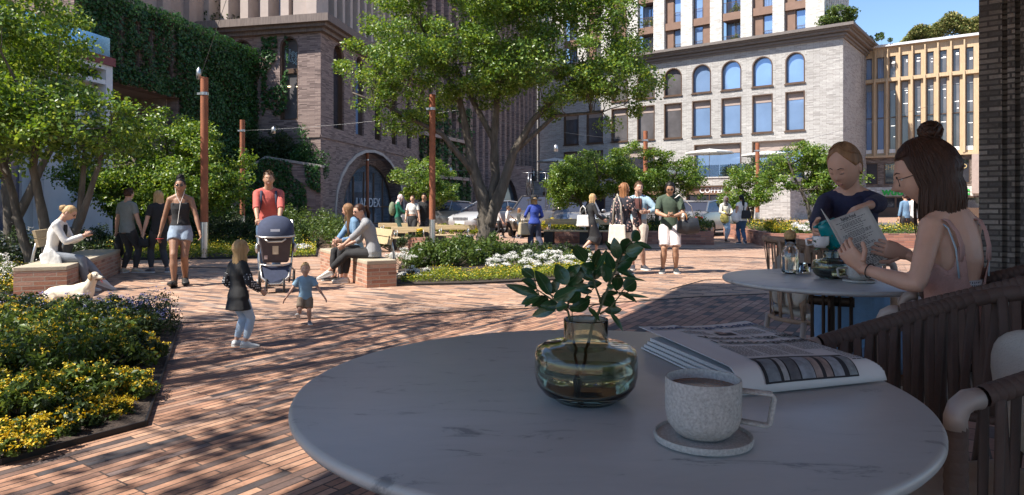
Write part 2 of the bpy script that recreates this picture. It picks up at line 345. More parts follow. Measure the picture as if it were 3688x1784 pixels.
# ================= BUILDINGS =================
bk_grey=brick('brick_pale_grey',[(0,(.30,.285,.275)),(.3,(.38,.365,.35)),(.6,(.45,.435,.42)),(.8,(.40,.388,.375)),(1,(.48,.465,.45))],(.20,.19,.18),.55,.11,.012,.9,.6,off=.4,stain=.14,vs=.5,freq=3,dist=.004)
bk_white=brick('brick_white',[(0,(.45,.43,.40)),(.5,(.62,.60,.565)),(1,(.72,.70,.66))],(.38,.36,.34),.34,.12,.012,.9,.6,stain=.12,vs=.5)
bk_pink=brick('brick_dusty_pink',[(0,(.12,.085,.08)),(.3,(.23,.165,.15)),(.6,(.30,.22,.195)),(1,(.36,.27,.24))],(.17,.13,.12),.42,.062,.009,.9,.6,off=.35,stain=.22,vs=.35,freq=3)
bk_dark=brick('brick_dark_pillar',[(0,(.09,.08,.075)),(.35,(.15,.13,.115)),(.7,(.22,.19,.165)),(1,(.30,.26,.23))],(.07,.06,.055),.21,.062,.011,.85,1.0,stain=.35,vs=3,dist=.008)
bk_brown=brick('brick_brown',[(0,(.09,.07,.06)),(.5,(.19,.15,.125)),(1,(.27,.22,.19))],(.12,.1,.09),.4,.09,.01,.9,.6,stain=.15)
bk_red=brick('brick_red_planter',[(0,(.17,.085,.07)),(.3,(.30,.135,.10)),(.6,(.42,.19,.125)),(.8,(.35,.165,.125)),(1,(.47,.27,.2))],(.24,.15,.12),.30,.075,.008,.85,.5,stain=.15)
bronze=mat('bronze_metal',(.12,.075,.052),.45,.4,.15,3)
brpan=mat('brown_panel',(.20,.12,.085),.55,.2,.12,2)
blind=mat('roller_blind',(.33,.26,.23),.8,0,.08,4)
gl_skytint=glassm('window_painted_sky',(.24,.37,.60),.05,.35,var=.12)  # blue sky reflection painted into the glass base colour
gl_dark=glassm('window_dark_glass',(.035,.035,.045),.05,.0,1.0)
gl_int=glassm('window_interior_glass',(.10,.095,.10),.08,.0,.9,var=.5)
conc=mat('pinkish_concrete',(.34,.27,.24),.85,0,.1,2,.3,20)
white_p=mat('white_render',(.62,.62,.64),.6,0,.06,2)
stone=mat('cornice_stone',(.16,.14,.13),.85,0,.2,3,.4,30,stretch=(1,1,6))
stone_l=mat('moulding_stone',(.30,.28,.26),.85,0,.15,3,.3,30,stretch=(1,1,6))
roofm=mat('roof_felt',(.08,.08,.08),.9,0,.2,2)
lampm=mat('ceiling_lamp',(1,.85,.6),.5,0,0,1,emit=(1,.78,.45,3))
def window(parent,P,o,fw=.09,dg=-.28,fm=None,gm=None,blindh=0,mull=0,proud=.03,fd=-.30,sill=False):
    f=MB(); ring(f,P,o,fw,fd,proud)
    if mull:
        for k in range(1,mull+1):
            x=o[0]+(o[1]-o[0])*k/(mull+1); f.fbox(P,x-.03,x+.03,o[2],o[3]-(0.02 if len(o)<5 or not o[4] else .25),dg,dg+.07)
    if sill: f.fbox(P,o[0]-.08,o[1]+.08,o[2]-.10,o[2],-.05,.13)
    fo=f.build('window',fm or bronze,parent)
    p=MB(); pane(p,P,o,fw*.6,dg); p.build('pane',gm or gl_skytint,fo)
    if blindh:
        b=MB(); b.fbox(P,o[0]+fw*.6,o[1]-fw*.6,o[3]-blindh,o[3]-fw,dg+.02,dg+.035); b.build('blind',blind,fo)
    return fo
# ---- grey brick building (right centre) ----
W4=Wall((29.1,60),(-.788,.616),True); P=W4.P
B4=thing('brick_building','large pale grey brick building with arched windows, heavy cornice and white brick tower above','building',(29.1,60,0))
def loc(o): return o.matrix_world
def sub(parent): # children built in world coordinates under an empty that stands at the base
    parent.matrix_parent=None
def fixpar():
    bpy.context.view_layer.update()
S=W4.s; Z=W4.z
ops=[]; 
colpx=[(2828,2899),(2709,2783),(2598,2670),(2493,2561),(2392,2456),(2295,2358),(2202,2262),(2113,2172),(2031,2084)]
zA0,zA1=Z(2740,313),Z(2746,203); zL0,zL1=Z(2740,479),Z(2740,341); zG1=Z(2720,510); zF=3.42
cw=[]
for i,(a,b) in enumerate(colpx):
    s1,s0=S(a),S(b)
    cw.append((s0,s1)); ops.append((s0,s1,zL0,zL1,False,'l',i)); 
    if i<7: ops.append((s0,s1,zA0,zA1,True,'a',i))
for i,(a,b) in enumerate([(2709,2897),(2500,2670),(2202,2358),(2031,2172)]): ops.append((S(b),S(a),zF+.05,zG1,False,'g',i))
wl=MB(); zt=Z(2800,170); SL=32.8
wall_open(wl,P,0,SL,0,zt,ops,.35)
W4s=Wall((29.1,60),(.616,.788)); wall_open(wl,W4s.P,0,14,0,zt,[],.3)
wl.quad(P(0,zt,0),P(SL,zt,0),P(SL,zt,-12),P(0,zt,-12)); wl.quad(P(SL,0,0),P(SL,zt,0),P(SL,zt,-12),P(SL,0,-12)); 
wl.build('wall',bk_grey,B4)
for o in ops:
    q=o[:5]
    if o[5]=='a': window(B4,P,q,.10,-.33,gm=gl_skytint if o[6]<4 else gl_int,sill=True)
    elif o[5]=='l': window(B4,P,q,.10,-.33,gm=gl_skytint if o[6]<4 else gl_int,blindh=.75,sill=True)
    else: window(B4,P,q,.12,-.33,gm=gl_skytint if o[6]<2 else gl_dark,blindh=.95,mull=0)
cn=MB()
ztop=16.95; steps=[(zt,zt+.35,.16),(zt+.35,zt+.62,.34),(zt+.62,zt+.80,.26),(zt+.80,zt+1.15,.62),(zt+1.15,zt+1.35,.80),(zt+1.35,zt+1.75,1.05)]
h=(ztop-zt)/1.75
for z0,z1,d in steps:
    z0=zt+(z0-zt)*h; z1=zt+(z1-zt)*h
    q=[P(-d,0,d)[:2],P(SL,0,d)[:2],P(SL,0,-11)[:2],P(-d,0,-11)[:2]]
    cn.prism(q,z0,z1)
cn.build('cornice',stone,B4)
# tower above
T=W4.off(-1.6); TP=T.P; TS=T.s; TZ=T.z
cpx=[(2901,2969),(2782,2824),(2667,2708),(2557,2599),(2452,2493),(2353,2392),(2257,2296),(2165,2200),(2080,2112),(2000,2030)]
tw=MB(); zt2=33.
cs=[(TS(b),TS(a)) for a,b in cpx]
s_end=cs[-1][1]; s_beg=cs[0][0]
for a,b in cs: tw.fbox(TP,a,b,ztop,zt2,-.6,.0)
# side of tower, ribbed
q=[TP(s_beg,0,-.6),TP(s_beg,0,-10)]
tw.fbox(TP,s_beg+.02,s_beg+.3,ztop,zt2,-10,-.6)
for k in range(12): tw.fbox(TP,s_beg-.12,s_beg+.02,ztop,zt2,-1.2-k*.7,-.9-k*.7)
tw.build('tower_column',bk_white,B4)
pn=MB(); gl=MB(); rl=MB(); sb=MB()
zs0=TZ(2525,157); fh=TZ(2525,43)-zs0+.0
fh=3.35
for k,((a0,a1),(b0,b1)) in enumerate(zip(cs[:-1],cs[1:])):
    x0,x1=a1,b0; w_=x1-x0
    sb.fbox(TP,x0,x1,ztop,zt2,-1.5,-1.45)
    for fl in range(5):
        z0=ztop+fl*fh; z1=z0+fh; rl=MB()
        sb.fbox(TP,x0,x1,z1-.75,z1,-1.4,-.15)
        if k in (2,5,8):   # recessed balcony
            f=MB(); ring(f,TP,(x0,x1,z0,z1-.75),.07,-1.42,-1.3); f.fbox(TP,(x0+x1)/2-.03,(x0+x1)/2+.03,z0,z1-.75,-1.42,-1.3); fo=f.build('window',bronze,B4)
            p=MB(); pane(p,TP,(x0,x1,z0,z1-.75),.03,-1.4); p.build('pane',gl_skytint,fo)
            for j in range(14): rl.fbox(TP,x0+w_*(j+.5)/14-.012,x0+w_*(j+.5)/14+.012,z0,z0+1.05,-.3,-.28)
            rl.fbox(TP,x0,x1,z0+1.03,z0+1.07,-.31,-.27)
        else:
            # panel on one side, glass on the other
            flip=(k in (3,6)); f0,f1=(0,.52) if not flip else (.48,1)
            g0,g1=x0+w_*f0,x0+w_*f1; p0,p1=(g1,x1) if not flip else (x0,g0)
            pn=MB(); pn.fbox(TP,p0+.02,p1-.02,z0,z1-.75,-.7,-.42); pn.build('panel',brpan,B4)
            f=MB(); ring(f,TP,(g0,g1,z0,z1-.75),.07,-.62,-.5); fo=f.build('window',bronze,B4)
            p=MB(); pane(p,TP,(g0,g1,z0,z1-.75),.03,-.58); p.build('pane',gl_skytint if k<5 else gl_int,fo)
            for j in range(7): rl.fbox(TP,g0+(g1-g0)*(j+.5)/7-.01,g0+(g1-g0)*(j+.5)/7+.01,z0,z0+1.05,-.42,-.40)
            rl.fbox(TP,g0,g1,z0+1.03,z0+1.07,-.43,-.39)
        rl.build('railing',bronze,B4)
sb.build('spandrel',brpan,B4)
# podium terrace in front of it
O5=Vector((18.36,56)); Upod=Vector((-.788,.616)); Opd=O5-Upod*4.3
WP=Wall((Opd.x,Opd.y),Upod,True); PP=WP.P; Sp=WP.s; Zp=WP.z; SPL=Sp(1865)
po=[(Sp(2636),Sp(2470),.25,WP.z(2600,668),False),(Sp(2400),Sp(2215),.25,WP.z(2300,672),False),(Sp(2180),Sp(1955),.25,WP.z(2100,690),False)]
POD=thing('shop_podium','low pale grey brick shop front with bronze framed windows, a terrace on its roof','building',(Opd.x,Opd.y,0))
b=MB(); wall_open(b,PP,0,SPL,0,zF-.0,po,.3); b.quad(PP(0,zF,0),PP(SPL,zF,0),PP(SPL,zF,-9),PP(0,zF,-9)); b.quad(PP(SPL,0,0),PP(SPL,zF,0),PP(SPL,zF,-9),PP(SPL,0,-9)); b.quad(PP(0,0,0),PP(0,zF,0),PP(0,zF,-9),PP(0,0,-9))
b.fbox(PP,-.05,SPL+.05,zF,zF+.1,-.3,.08); b.build('wall',bk_grey,POD)
for i,o in enumerate(po):
    fo=window(POD,PP,o,.12,-.28,gm=gl_dark,mull=3)
    b=MB(); b.fbox(PP,o[0]+.12,o[1]-.12,o[3]-.75,o[3]-.1,-.26,-.2); sg=b.build('fascia',brpan,POD)
    if i==0:
        Mx=Matrix((( -WP.U.x,0,WP.N.x,0),(-WP.U.y,0,WP.N.y,0),(0,1,0,0),(0,0,0,1)))
        x,y,z=PP((Sp(2602)+Sp(2545))/2+.3,o[3]-.42,-.17); Mt=Matrix.Translation((x,y,z))@Mx
        text_mesh('lettering','COFFEE',.62,.02,white_p,sg,Mt,bold=.012)
b=MB()
thin=thinglass('balustrade_glass',(.72,.8,.84),.78)
for k in range(14):
    a=SPL*k/14+.03; c=SPL*(k+1)/14-.03; b.fbox(PP,a,c,zF+.12,zF+1.1,-.2,-.18)
b.build('balustrade',thin,POD)
# ---- timber building (right) ----
W5=Wall((42.4,62),(-.788,.616),True); P5=W5.P; s5=W5.s; z5=W5.z
B5=thing('timber_building','timber clad office building with tall slim windows above a brown brick shop floor','building',(42.4,62,0))
wd=wood('light_oak',(.47,.345,.215),1,2); wdw=mat('white_sill',(.7,.7,.68),.6)
def X5(zx): return s5(2688+zx/2.077)
def Y5(px,zy): return z5(px,zy/2.077)
wins=[(1643,1700),(1543,1597),(1445,1500),(1348,1402),(1253,1306),(1158,1212),(1068,1118),(977,1030),(888,940),(800,850),(712,765)]
zc=[Y5(3500,275),Y5(3500,350),Y5(3500,522),Y5(3500,525),Y5(3500,553),Y5(3500,1118),Y5(3500,1140)]
ops=[]
for a,b in wins:
    ops.append((X5(b),X5(a),zc[2],zc[1])); ops.append((X5(b),X5(a),zc[5]+.25,zc[4]-.05))
b=MB(); SE=16; wall_open(b,P5,-.4,SE,zc[6],zc[0],ops,.3)
b.fbox(P5,-.4,SE,zc[3]-.0,zc[4],.0,.3)
for a,c in wins:
    s0=X5(c); b.fbox(P5,X5(a)+.04,X5(a)+.22,zc[6]+.0,zc[3]-.0,.005,.42); b.fbox(P5,X5(a)+.04,X5(a)+.16,zc[4]+.0,zc[0]-.2,.005,.3)
b.fbox(P5,-.4,SE,zc[6]-.2,zc[6],-.4,.35)
b.build('cladding',wd,B5)
b=MB(); b.fbox(P5,-.5,SE,zc[0],zc[0]+.22,-8,.45); b.build('roof',white_p,B5)
b=MB(); b.fbox(P5,-.4,SE,zc[6]-.3,zc[0],-8.,-1.2); b.build('core',mat('grey_core',(.1,.1,.1),.9),B5)
ceil=mat('office_interior',(.10,.10,.11),.6,0,.7,1.3)
tube=mat('tube_lamp',(1,1,1),.5,0,0,1,emit=(1,.95,.85,1.6))
rnd=random.Random(3)
for i,o in enumerate(ops):
    wi=i//2; low=i%2
    f=MB(); ring(f,P5,o,.05,-.3,-.1)
    if low:
        zm=z5(3500,402); f.fbox(P5,o[0],o[1],zm-.05,zm+.03,-.29,-.1)
    fo=f.build('window',bronze,B5)
    g_=gl_skytint if wi>=7 else gl_int
    p=MB(); pane(p,P5,o,.02,-.25); p.build('pane',g_,fo)
    if wi<7:
        l=MB()
        for t in range(3 if low else 2):
            zz=rnd.uniform(o[2]+.8,o[3]-.4); l.fbox(P5,o[0]+.1,o[1]-.1-rnd.random()*.3,zz,zz+.035,-.245,-.24)
        l.build('ceiling_light',tube,fo)
    if low:
        l=MB(); l.fbox(P5,o[0]+.03,o[1]-.03,o[2]-.28,o[2]+.08,-.2,.03); l.build('sill',wdw,fo)
        l=MB(); l.fbox(P5,o[0]+.05,o[1]-.05,o[3]-.75,o[3]-.05,-.24,-.2); l.build('blind',mat('blue_grey_blind',(.25,.27,.3),.8),fo)
# brick base
z6=zc[6]-.2; z7=z5(3450,672); z8=z5(3450,706)
bo=[(s5(3493),s5(3407),z5(3450,660),z5(3450,573)),(s5(3300),s5(3184),z5(3250,664),z5(3250,586)),(s5(3162),s5(3110),z5(3140,666),z5(3140,588))]
b=MB(); wall_open(b,P5,-3,SE,z7,z6,bo,.3); b.build('wall',bk_brown,B5)
Mx5=Matrix(((-W5.U.x,0,W5.N.x,0),(-W5.U.y,0,W5.N.y,0),(0,1,0,0),(0,0,0,1)))
goldm=mat('gold_letter',(.55,.42,.2),.5,0); greenm=mat('green_letter',(.02,.42,.06),.4,0,0.05)
for i,o in enumerate(bo):
    fo=window(B5,P5,o,.06,-.2,gm=gl_dark)
    if i<2:
        tx=[('READ',3447,600),('CHEF',3208,604)][i]
        x,y,z=P5(s5(tx[1]),z5(tx[1],tx[2]),-.17); text_mesh('lettering',tx[0],.62,.01,goldm,fo,Matrix.Translation((x,y,z))@Mx5)
        if i==0:
            x,y,z=P5(s5(3420),z5(3420,590),-.17); text_mesh('lettering','6',.7,.01,mat('grey_letter',(.25,.25,.25)),fo,Matrix.Translation((x,y,z))@Mx5)
b=MB(); b.fbox(P5,-3,SE,z8,z7,-.3,.04); fb=b.build('fascia',bk_white,B5)
for t,px in (('wuuc',3440),('wuuc',3225)):
    x,y,z=P5(s5(px),(z7+z8)/2,.09); text_mesh('lettering',t,1.05,.05,greenm,fb,Matrix.Translation((x,y,z))@Mx5,bold=.035)
b=MB(); b.fbox(P5,-3,SE,0,.9,-.3,0); b.fbox(P5,-3,SE,z8-.15,z8,-.3,.03)
for k in range(9): b.fbox(P5,-1+k*1.9,-.85+k*1.9,.9,z8-.15,-.2,.0)
b.build('shop_front',bronze,B5); b=MB(); b.fbox(P5,-3,SE,.9,z8-.15,-.3,-.15); b.build('pane',gl_dark,B5)
b=MB(); b.fbox(P5,-.3,.5,2.2,z6,.02,.5); b.build('column',conc,B5)
# ---- dark brick pillar and an added unseen slab that casts the terrace shade ----
PL=thing('brick_pillar','dark brick pillar with stepped vertical ribs beside the terrace','pillar',(4.6,6.75,0))
WPl=Wall((5.49,8.02),(.788,-.616),True)
if WPl.N.y>0: WPl.N=-WPl.N
b=MB(); b.fbox(WPl.P,0,5,0,5.5,-1.2,0)
for k,(a,c,d) in enumerate([(.0,.22,.07),(.27,.34,.07),(.39,.50,.12),(.55,.64,.16),(.70,.95,.20),(1.0,5,.24)]): b.fbox(WPl.P,a,c,0,5.5,-.001*k,d)
b.build('shaft',bk_dark,PL)
CN=thing('shade_slab','flat unseen slab added above the terrace tables to cast their shade','roof',(0,0,5.5))
rs=5.5*0+ (5.5/math.tan(SUN_EL)); off=Vector((SUN_H.x,SUN_H.y))*rs
def cs_(p): return (p[0]+off.x,p[1]+off.y)
c1=cs_(G(2470,1025)[:2]); c2=cs_(G(2139,1197)[:2]); c3=cs_(G(2880,1035)[:2])
d12=(Vector(c2)-Vector(c1)).normalized(); d13=(Vector(c3)-Vector(c1)).normalized(); e2=Vector(c1)+d12*16; e3=Vector(c1)+d13*12
b=MB(); b.prism([c1,tuple(e2),(12,-12),tuple(e3)][::1],5.5,6.0); b.build('slab',conc,CN)
# ---- left side: white shop pavilion ----
W1=Wall((-13.63,23.3),(-.143,-.99),True); P1=W1.P
B1=thing('shop_pavilion','white framed shop pavilion with dark red band and glass balustrade on its roof','building',(-13.63,23.3,0))
b=MB(); SH=15
b.fbox(P1,0,.3,0,5.96,-3,0); b.fbox(P1,.3,SH,5.3,5.45,-3,-.02); b.fbox(P1,.3,SH,5.8,5.96,-3,-.01)
for k in range(1,6): b.fbox(P1,k*2.6,k*2.6+.22,0,5.3,-1,-.03)
b.fbox(P1,.3,SH,0,.3,-1,-.02); b.fbox(P1,.3,3.2,.3,5.3,-.6,-.4)
b.fbox(P1,4.6,4.85,6.24,12,-.8,-.3); b.fbox(P1,6.8,7.1,6.24,12,-.8,-.3)
b.build('frame',white_p,B1)
b=MB(); b.fbox(P1,-.05,SH,5.96,6.24,-3,.08); b.build('fascia',mat('dark_red_band',(.16,.02,.025),.5),B1)
b=MB()
for k in range(6): b.fbox(P1,k*2.5+.03,k*2.5+2.47,6.26,6.92,-.1,-.08)
b.build('balustrade',glassm('balustrade_blue_glass',(.22,.42,.62),.1,.6,.9,.15),B1)
b=MB(); b.fbox(P1,3.2,SH,.3,5.3,-.6,-.5); b.build('pane',mat('shop_pane',(.16,.16,.22),.08,0,.35,.8,spec=.9),B1)
b=MB()
for q in ((5.6,6.7,1.6,3.0),(8.6,9.8,1.4,2.9),(3.6,4.5,1.7,2.8)): b.fbox(P1,q[0],q[1],q[2],q[3],-.5,-.47)
b.build('poster',mat('blue_poster',(.03,.16,.38),.4,0,.3,1.5),B1)
# swooping white panel at the foot
b=MB(); n=14
for k in range(n):
    t0,t1=k/n,(k+1)/n
    f=lambda t:(.35+2.3*t, 3.1*(1-t)**1.6+.0)
    (a0,h0),(a1,h1)=f(t0),f(t1); b.quad(P1(a0,0,-.35),P1(a1,0,-.35),P1(a1,h1,-.35),P1(a0,h0,-.35)); b.quad(P1(a0,h0,-.35),P1(a1,h1,-.35),P1(a1,h1,.15),P1(a0,h0,.15)); b.quad(P1(a0,0,.15),P1(a1,0,.15),P1(a1,h1,.15),P1(a0,h0,.15))
b.build('curved_panel',mat('pale_panel',(.55,.55,.58),.5,0,.08,2),B1)
# ---- ivy clad building ----
W2=Wall((-12.8,33.9),(-.143,-.99),True); P2=W2.P; s2=W2.s; z2=W2.z
B2=thing('ivy_building','brick building almost wholly covered in dark ivy with a deep covered opening','building',(-12.8,33.9,0))
opI=[(s2(642),10.6,1.6,z2(600,345))]
for a,c,zz0,zz1 in ((405,436,230,60),(468,500,245,75),(520,548,262,100),(592,622,278,85)): opI.append((s2(c),min(s2(a),9.6),z2((a+c)/2,zz0),z2((a+c)/2,zz1)))
opI=[o for o in opI if o[1]>o[0]]
b=MB(); wall_open(b,P2,0,11.5,0,8.7,opI,.5); b.quad(P2(0,8.7,0),P2(11.5,8.7,0),P2(11.5,8.7,-10),P2(0,8.7,-10)); b.quad(P2(11.5,0,0),P2(11.5,0,-10),P2(11.5,8.7,-10),P2(11.5,8.7,0)); b.build('wall',bk_pink,B2)
o=opI[0]; b=MB(); b.fbox(P2,o[0]+.0,o[0]+.05,o[2],o[3],-3.2,-.5); b.fbox(P2,o[0],o[1],o[3],o[3]+.1,-3.2,-.49); b.build('soffit',conc,B2)
b=MB(); b.fbox(P2,o[0],o[1],o[2]-.1,o[3],-3.4,-3.2); b.build('inner_wall',bk_brown,B2)
b=MB(); b.ell(P2(o[0]+3,o[3]-.02,-1.6),(.12,.12,.03)); b.build('ceiling_light',lampm,B2)
for o in opI[1:]:
    fo=window(B2,P2,o,.06,-.4,gm=gl_dark,proud=-.1,fd=-.45)
    b=MB(); b.fbox(P2,o[0]+.15,o[1]-.12,o[2]+.9,o[2]+.95,-.39,-.38); b.build('ceiling_light',tube,fo)
b=MB(); b.fbox(P2,-1.,11.5,8.7,12.6,-10,-3.2); 
for k in range(6): b.fbox(P2,.3+k*2,.9+k*2,8.7,12.6,-3.2,-2.9)
b.build('upper_storey',conc,B2)
# ---- dusty pink brick building with portal ----
Cn=(-9.25,33.); W3L=Wall(Cn,(-.97,.24),True); W3R=Wall(Cn,(.143,.99)); PLt=W3L.P; PR=W3R.P
B3=thing('portal_building','dusty pink brick corner building with big arched portal and tall arched windows','building',(Cn[0],Cn[1],0))
zc0=HC+618/F*33; zc1=HC+671/F*33
sl_=W3L.s; zl_=W3L.z; sr=W3R.s; zr=W3R.z
oL=[(sl_(1073),sl_(1008),zl_(1040,433),zl_(1040,132),True),(sl_(915)+.1,sl_(915)+1.35,zl_(1040,433),zl_(1040,132),True)]
zt_,zb_=zr(1209,154),zr(1209,465)
oR=[(sr(a),sr(c),zb_,zt_,True) for a,c in ((1201,1240),(1281,1311),(1350,1374),(1411,1430),(1465,1480))]
por=(sr(1210),sr(1452),0.0,4.32,3.3); oR2=oR+[por]
b=MB(); wall_open(b,PLt,0,6,0,zc0,oL,.35); wall_open(b,PR,0,17.5,0,zc0,oR2,.4); b.quad(PR(17.5,0,0),PR(17.5,zc0,0),PR(17.5,zc0,-6),PR(17.5,0,-6))
b.fbox(PR,0,17.5,4.50,4.62,0,.06); b.fbox(PLt,0,6,4.50,4.62,0,.06); b.build('wall',bk_pink,B3)
b=MB()
for z0,z1,d in ((zc0,zc0+.18,.25),(zc0+.18,zc0+.34,.5),(zc0+.34,zc1+.0,.75)):
    q=[PLt(0,0,0),]
    c0=Vector(Cn)+W3L.N*d+W3R.N*d*1.02; e1=Vector(Cn)+W3L.U*7+W3L.N*d; e4=Vector(Cn)+W3R.U*18+W3R.N*d; back=Vector(Cn)+W3L.U*7+W3R.U*18
    b.prism([tuple(c0),tuple(e4),tuple(back),tuple(e1)],z0,z1)
b.build('cornice',mat('ribbed_cornice',(.17,.135,.12),.85,0,.3,3,.4,30,stretch=(6,6,.5)),B3)
for i,o in enumerate(oL): 
    fo=window(B3,PLt,o,.07,-.3,gm=gl_int,proud=-.05,fd=-.35)
    f=MB(); f.fbox(PLt,o[0]+.05,o[1]-.05,(zl_(1040,262)),(zl_(1040,245)),-.29,-.2); f.build('transom',bronze,fo)
    if i==0:
        l=MB(); 
        for px in (1030,1062): l.ell(PLt(sl_(px),zl_(px,309),-.28),(.09,.02,.025))
        l.build('ceiling_light',lampm,fo)
        Mw=Matrix(((-W3L.U.x,0,W3L.N.x,0),(-W3L.U.y,0,W3L.N.y,0),(0,1,0,0),(0,0,0,1)))
        for j,wd_ in enumerate(('painting','Butique','Grafik','XooK','INLY')):
            x,y,z=PLt(sl_(1018+j*11.5),zl_(1018+j*11.5,190+j*5),-.275); text_mesh('lettering',wd_,.17+.03*j,.004,mat('pale_blue_letter',(.4,.55,.6)),fo,Matrix.Translation((x,y,z))@Mw@Matrix.Rotation(R(82),4,'Z'))
for i,o in enumerate(oR): window(B3,PR,o,.06,-.33,gm=gl_dark if i%3!=1 else gl_skytint,proud=-.1,fd=-.38,mull=0)
# portal: flared brick tunnel down to a glazed arch
Wi=W3R.off(-.9); pin=(Wi.s(1232),Wi.s(1408),0.0,3.75,2.9); n_o=outline(por); n_i=outline(pin); b=MB(); m=len(n_o)
for k in range(1,m): 
    a,c=n_o[k],n_o[(k+1)%m]; d,e=n_i[(k+1)%m],n_i[k]; b.quad(PR(*a,-.4),PR(*c,-.4),PR(*d,-.85),PR(*e,-.85))
b.build('portal_lining',bk_pink,B3)
f=MB(); ring(f,PR,pin,.08,-1.0,-.85)
for t in (.2,.4,.6,.8): x=pin[0]+(pin[1]-pin[0])*t; f.fbox(PR,x-.05,x+.05,0,3.3*(1-abs(t-.5)**2*1.3)-.05,-.98,-.88)
f.fbox(PR,pin[0],pin[1],1.05,1.13,-.98,-.88); fo=f.build('window',bronze,B3)
p=MB(); pane(p,PR,pin,.03,-.95); p.build('pane',glassm('portal_glass',(.32,.40,.50),.05,.75,.9,.5),fo)
MwR=Matrix(((W3R.U.x,0,W3R.N.x,0),(W3R.U.y,0,W3R.N.y,0),(0,1,0,0),(0,0,0,1)))
x,y,z=PR(Wi.s(1322),1.32,-.80); text_mesh('lettering','LANDEX',.80,.02,white_p,fo,Matrix.Translation((x,y,z))@MwR@Matrix.Diagonal((1.35,1,1,1)))
b=MB(); ring(b,PR,(por[0]-.18,por[1]+.18,-.2,por[3]+.15,por[4]+.1),.16,.0,.05); b.build('arch_moulding',mat('arch_stone',(.42,.38,.35),.85,0,.15,3,.3,30),B3)
# upper storey with fins
b=MB(); W3Lu=W3L.off(-.9); W3Ru=W3R.off(-.9)
for k in range(8): b.fbox(PLt,.9+k*1.15,1.35+k*1.15,zc1,17,-1.6,-.5)
b.fbox(PLt,.4,.95,zc1,17,-1.4,-.3)
for k in range(16): b.fbox(PR,.6+k*1.12,.95+k*1.12,zc1,17,-1.7,-.5)
for k in range(12): b.fbox(PR,1.2+k*1.5,1.5+k*1.5,zc1+2.9,zc1+3.1,-1.7,-.8)
b.build('fin',mat('pale_fin',(.42,.35,.31),.8,0,.08,2),B3)
b=MB(); b.fbox(PLt,.9,9,zc1,17,-1.7,-1.5); b.fbox(PR,.9,18,zc1,17,-1.8,-1.6); b.build('pane',gl_skytint,B3)
# brick retaining wall beside stair
WR=Wall((-8.8,31.4),(-1,-.02),True); PW=WR.P; RW=thing('retaining_wall','brick retaining wall overgrown with ivy, its top sloping up beside a stair','wall',(-8.8,31.4,0))
sA,sB,sC=0,WR.s(957),WR.s(800); zA,zB,zC=WR.z(1155,604),WR.z(957,572),WR.z(800,668)
b=MB(); b.add([PW(sA,0,0),PW(sC,0,0),PW(sC,zC,0),PW(sB,zB,0),PW(sA,zA,0),PW(sA,0,-.45),PW(sC,0,-.45),PW(sC,zC,-.45),PW(sB,zB,-.45),PW(sA,zA,-.45)],[(0,1,2,3,4),(5,9,8,7,6),(0,4,9,5),(1,6,7,2)]); b.build('wall',bk_pink,RW)
b=MB(); 
for (a,za),(c,zc_) in (((sA-.05,zA),(sB,zB)),((sB,zB),(sC,zC))): b.add([PW(a,za+.002,.06),PW(c,zc_+.002,.06),PW(c,zc_+.002,-.5),PW(a,za+.002,-.5),PW(a,za+.12,.06),PW(c,zc_+.12,.06),PW(c,zc_+.12,-.5),PW(a,za+.12,-.5)],[(0,3,2,1),(4,5,6,7),(0,1,5,4),(1,2,6,5),(2,3,7,6),(3,0,4,7)])
b.build('coping',stone_l,RW)
# ---- building behind the big tree ----
W7=Wall((-6.75,50.4),(.3215,.947)); P7=W7.P; s7=W7.s; z7f=W7.z
B7=thing('pilaster_building','tall brick building with close pilasters and slim windows behind the big tree','building',(-6.75,50.4,0))
SE7=s7(1935); b=MB(); b.fbox(P7,-1,SE7,0,26,-3,-.3)
n7=int(SE7/1.5)
for k in range(n7): b.fbox(P7,k*1.5,k*1.5+.6,0,26,-.3,.25)
for z in (9.2,13.4,17.6,22): b.fbox(P7,-1,SE7,z,z+.8,-.3,-.05)
b.build('wall',bk_pink,B7)
for k in range(n7-1):
    b=MB(); b.fbox(P7,k*1.5+.62,k*1.5+1.48,3,26,-.28,-.22); b.build('window',gl_skytint if k%3 else gl_dark,B7)
AR=thing('arcade_block','low brick block with a deep dark arch behind the big tree trunk','building'); 
WA=Wall((.6,64.5),(1,.22),False); WA=Wall((WA.O.x-6,WA.O.y-1.3),(1,.22)); sa=WA.s; za=WA.z
oa=[(sa(1768),sa(1868),0,za(1815,635),3.4)]
b=MB(); wall_open(b,WA.P,-3,sa(1915),0,za(1815,598),oa,1.5); b.build('wall',bk_pink,AR); b=MB(); pane(b,WA.P,oa[0],-.05,-1.5); b.build('pane',glassm('arcade_glass',(.2,.24,.3),.1,.4,.9,.5),AR)
# ================= VEGETATION =================
lf_tree=leafm('tree_leaf',[(0,(.04,.095,.014)),(.4,(.09,.175,.022)),(.75,(.155,.25,.035)),(1,(.28,.36,.08))],.38,.38,.5)
lf_dark=leafm('shrub_leaf_dark',[(0,(.014,.028,.010)),(.5,(.03,.055,.016)),(1,(.06,.10,.025))],.2,.5)
lf_ivy=leafm('ivy_leaf',[(0,(.012,.040,.010)),(.5,(.026,.085,.018)),(1,(.05,.14,.03))],.2,.45)
lf_mid=leafm('shrub_leaf',[(0,(.03,.06,.014)),(.5,(.07,.12,.022)),(1,(.13,.19,.04))],.3,.45)
lf_lime=leafm('ground_leaf',[(0,(.07,.12,.015)),(.6,(.16,.22,.02)),(1,(.32,.34,.03))],.3,.5)
fl_y=leafm('yellow_petal',[(0,(.42,.27,.01)),(.5,(.60,.43,.015)),(1,(.72,.60,.05))],.2,.6)
fl_w=leafm('white_petal',[(0,(.65,.63,.6)),(1,(.85,.85,.82))],.2,.6)
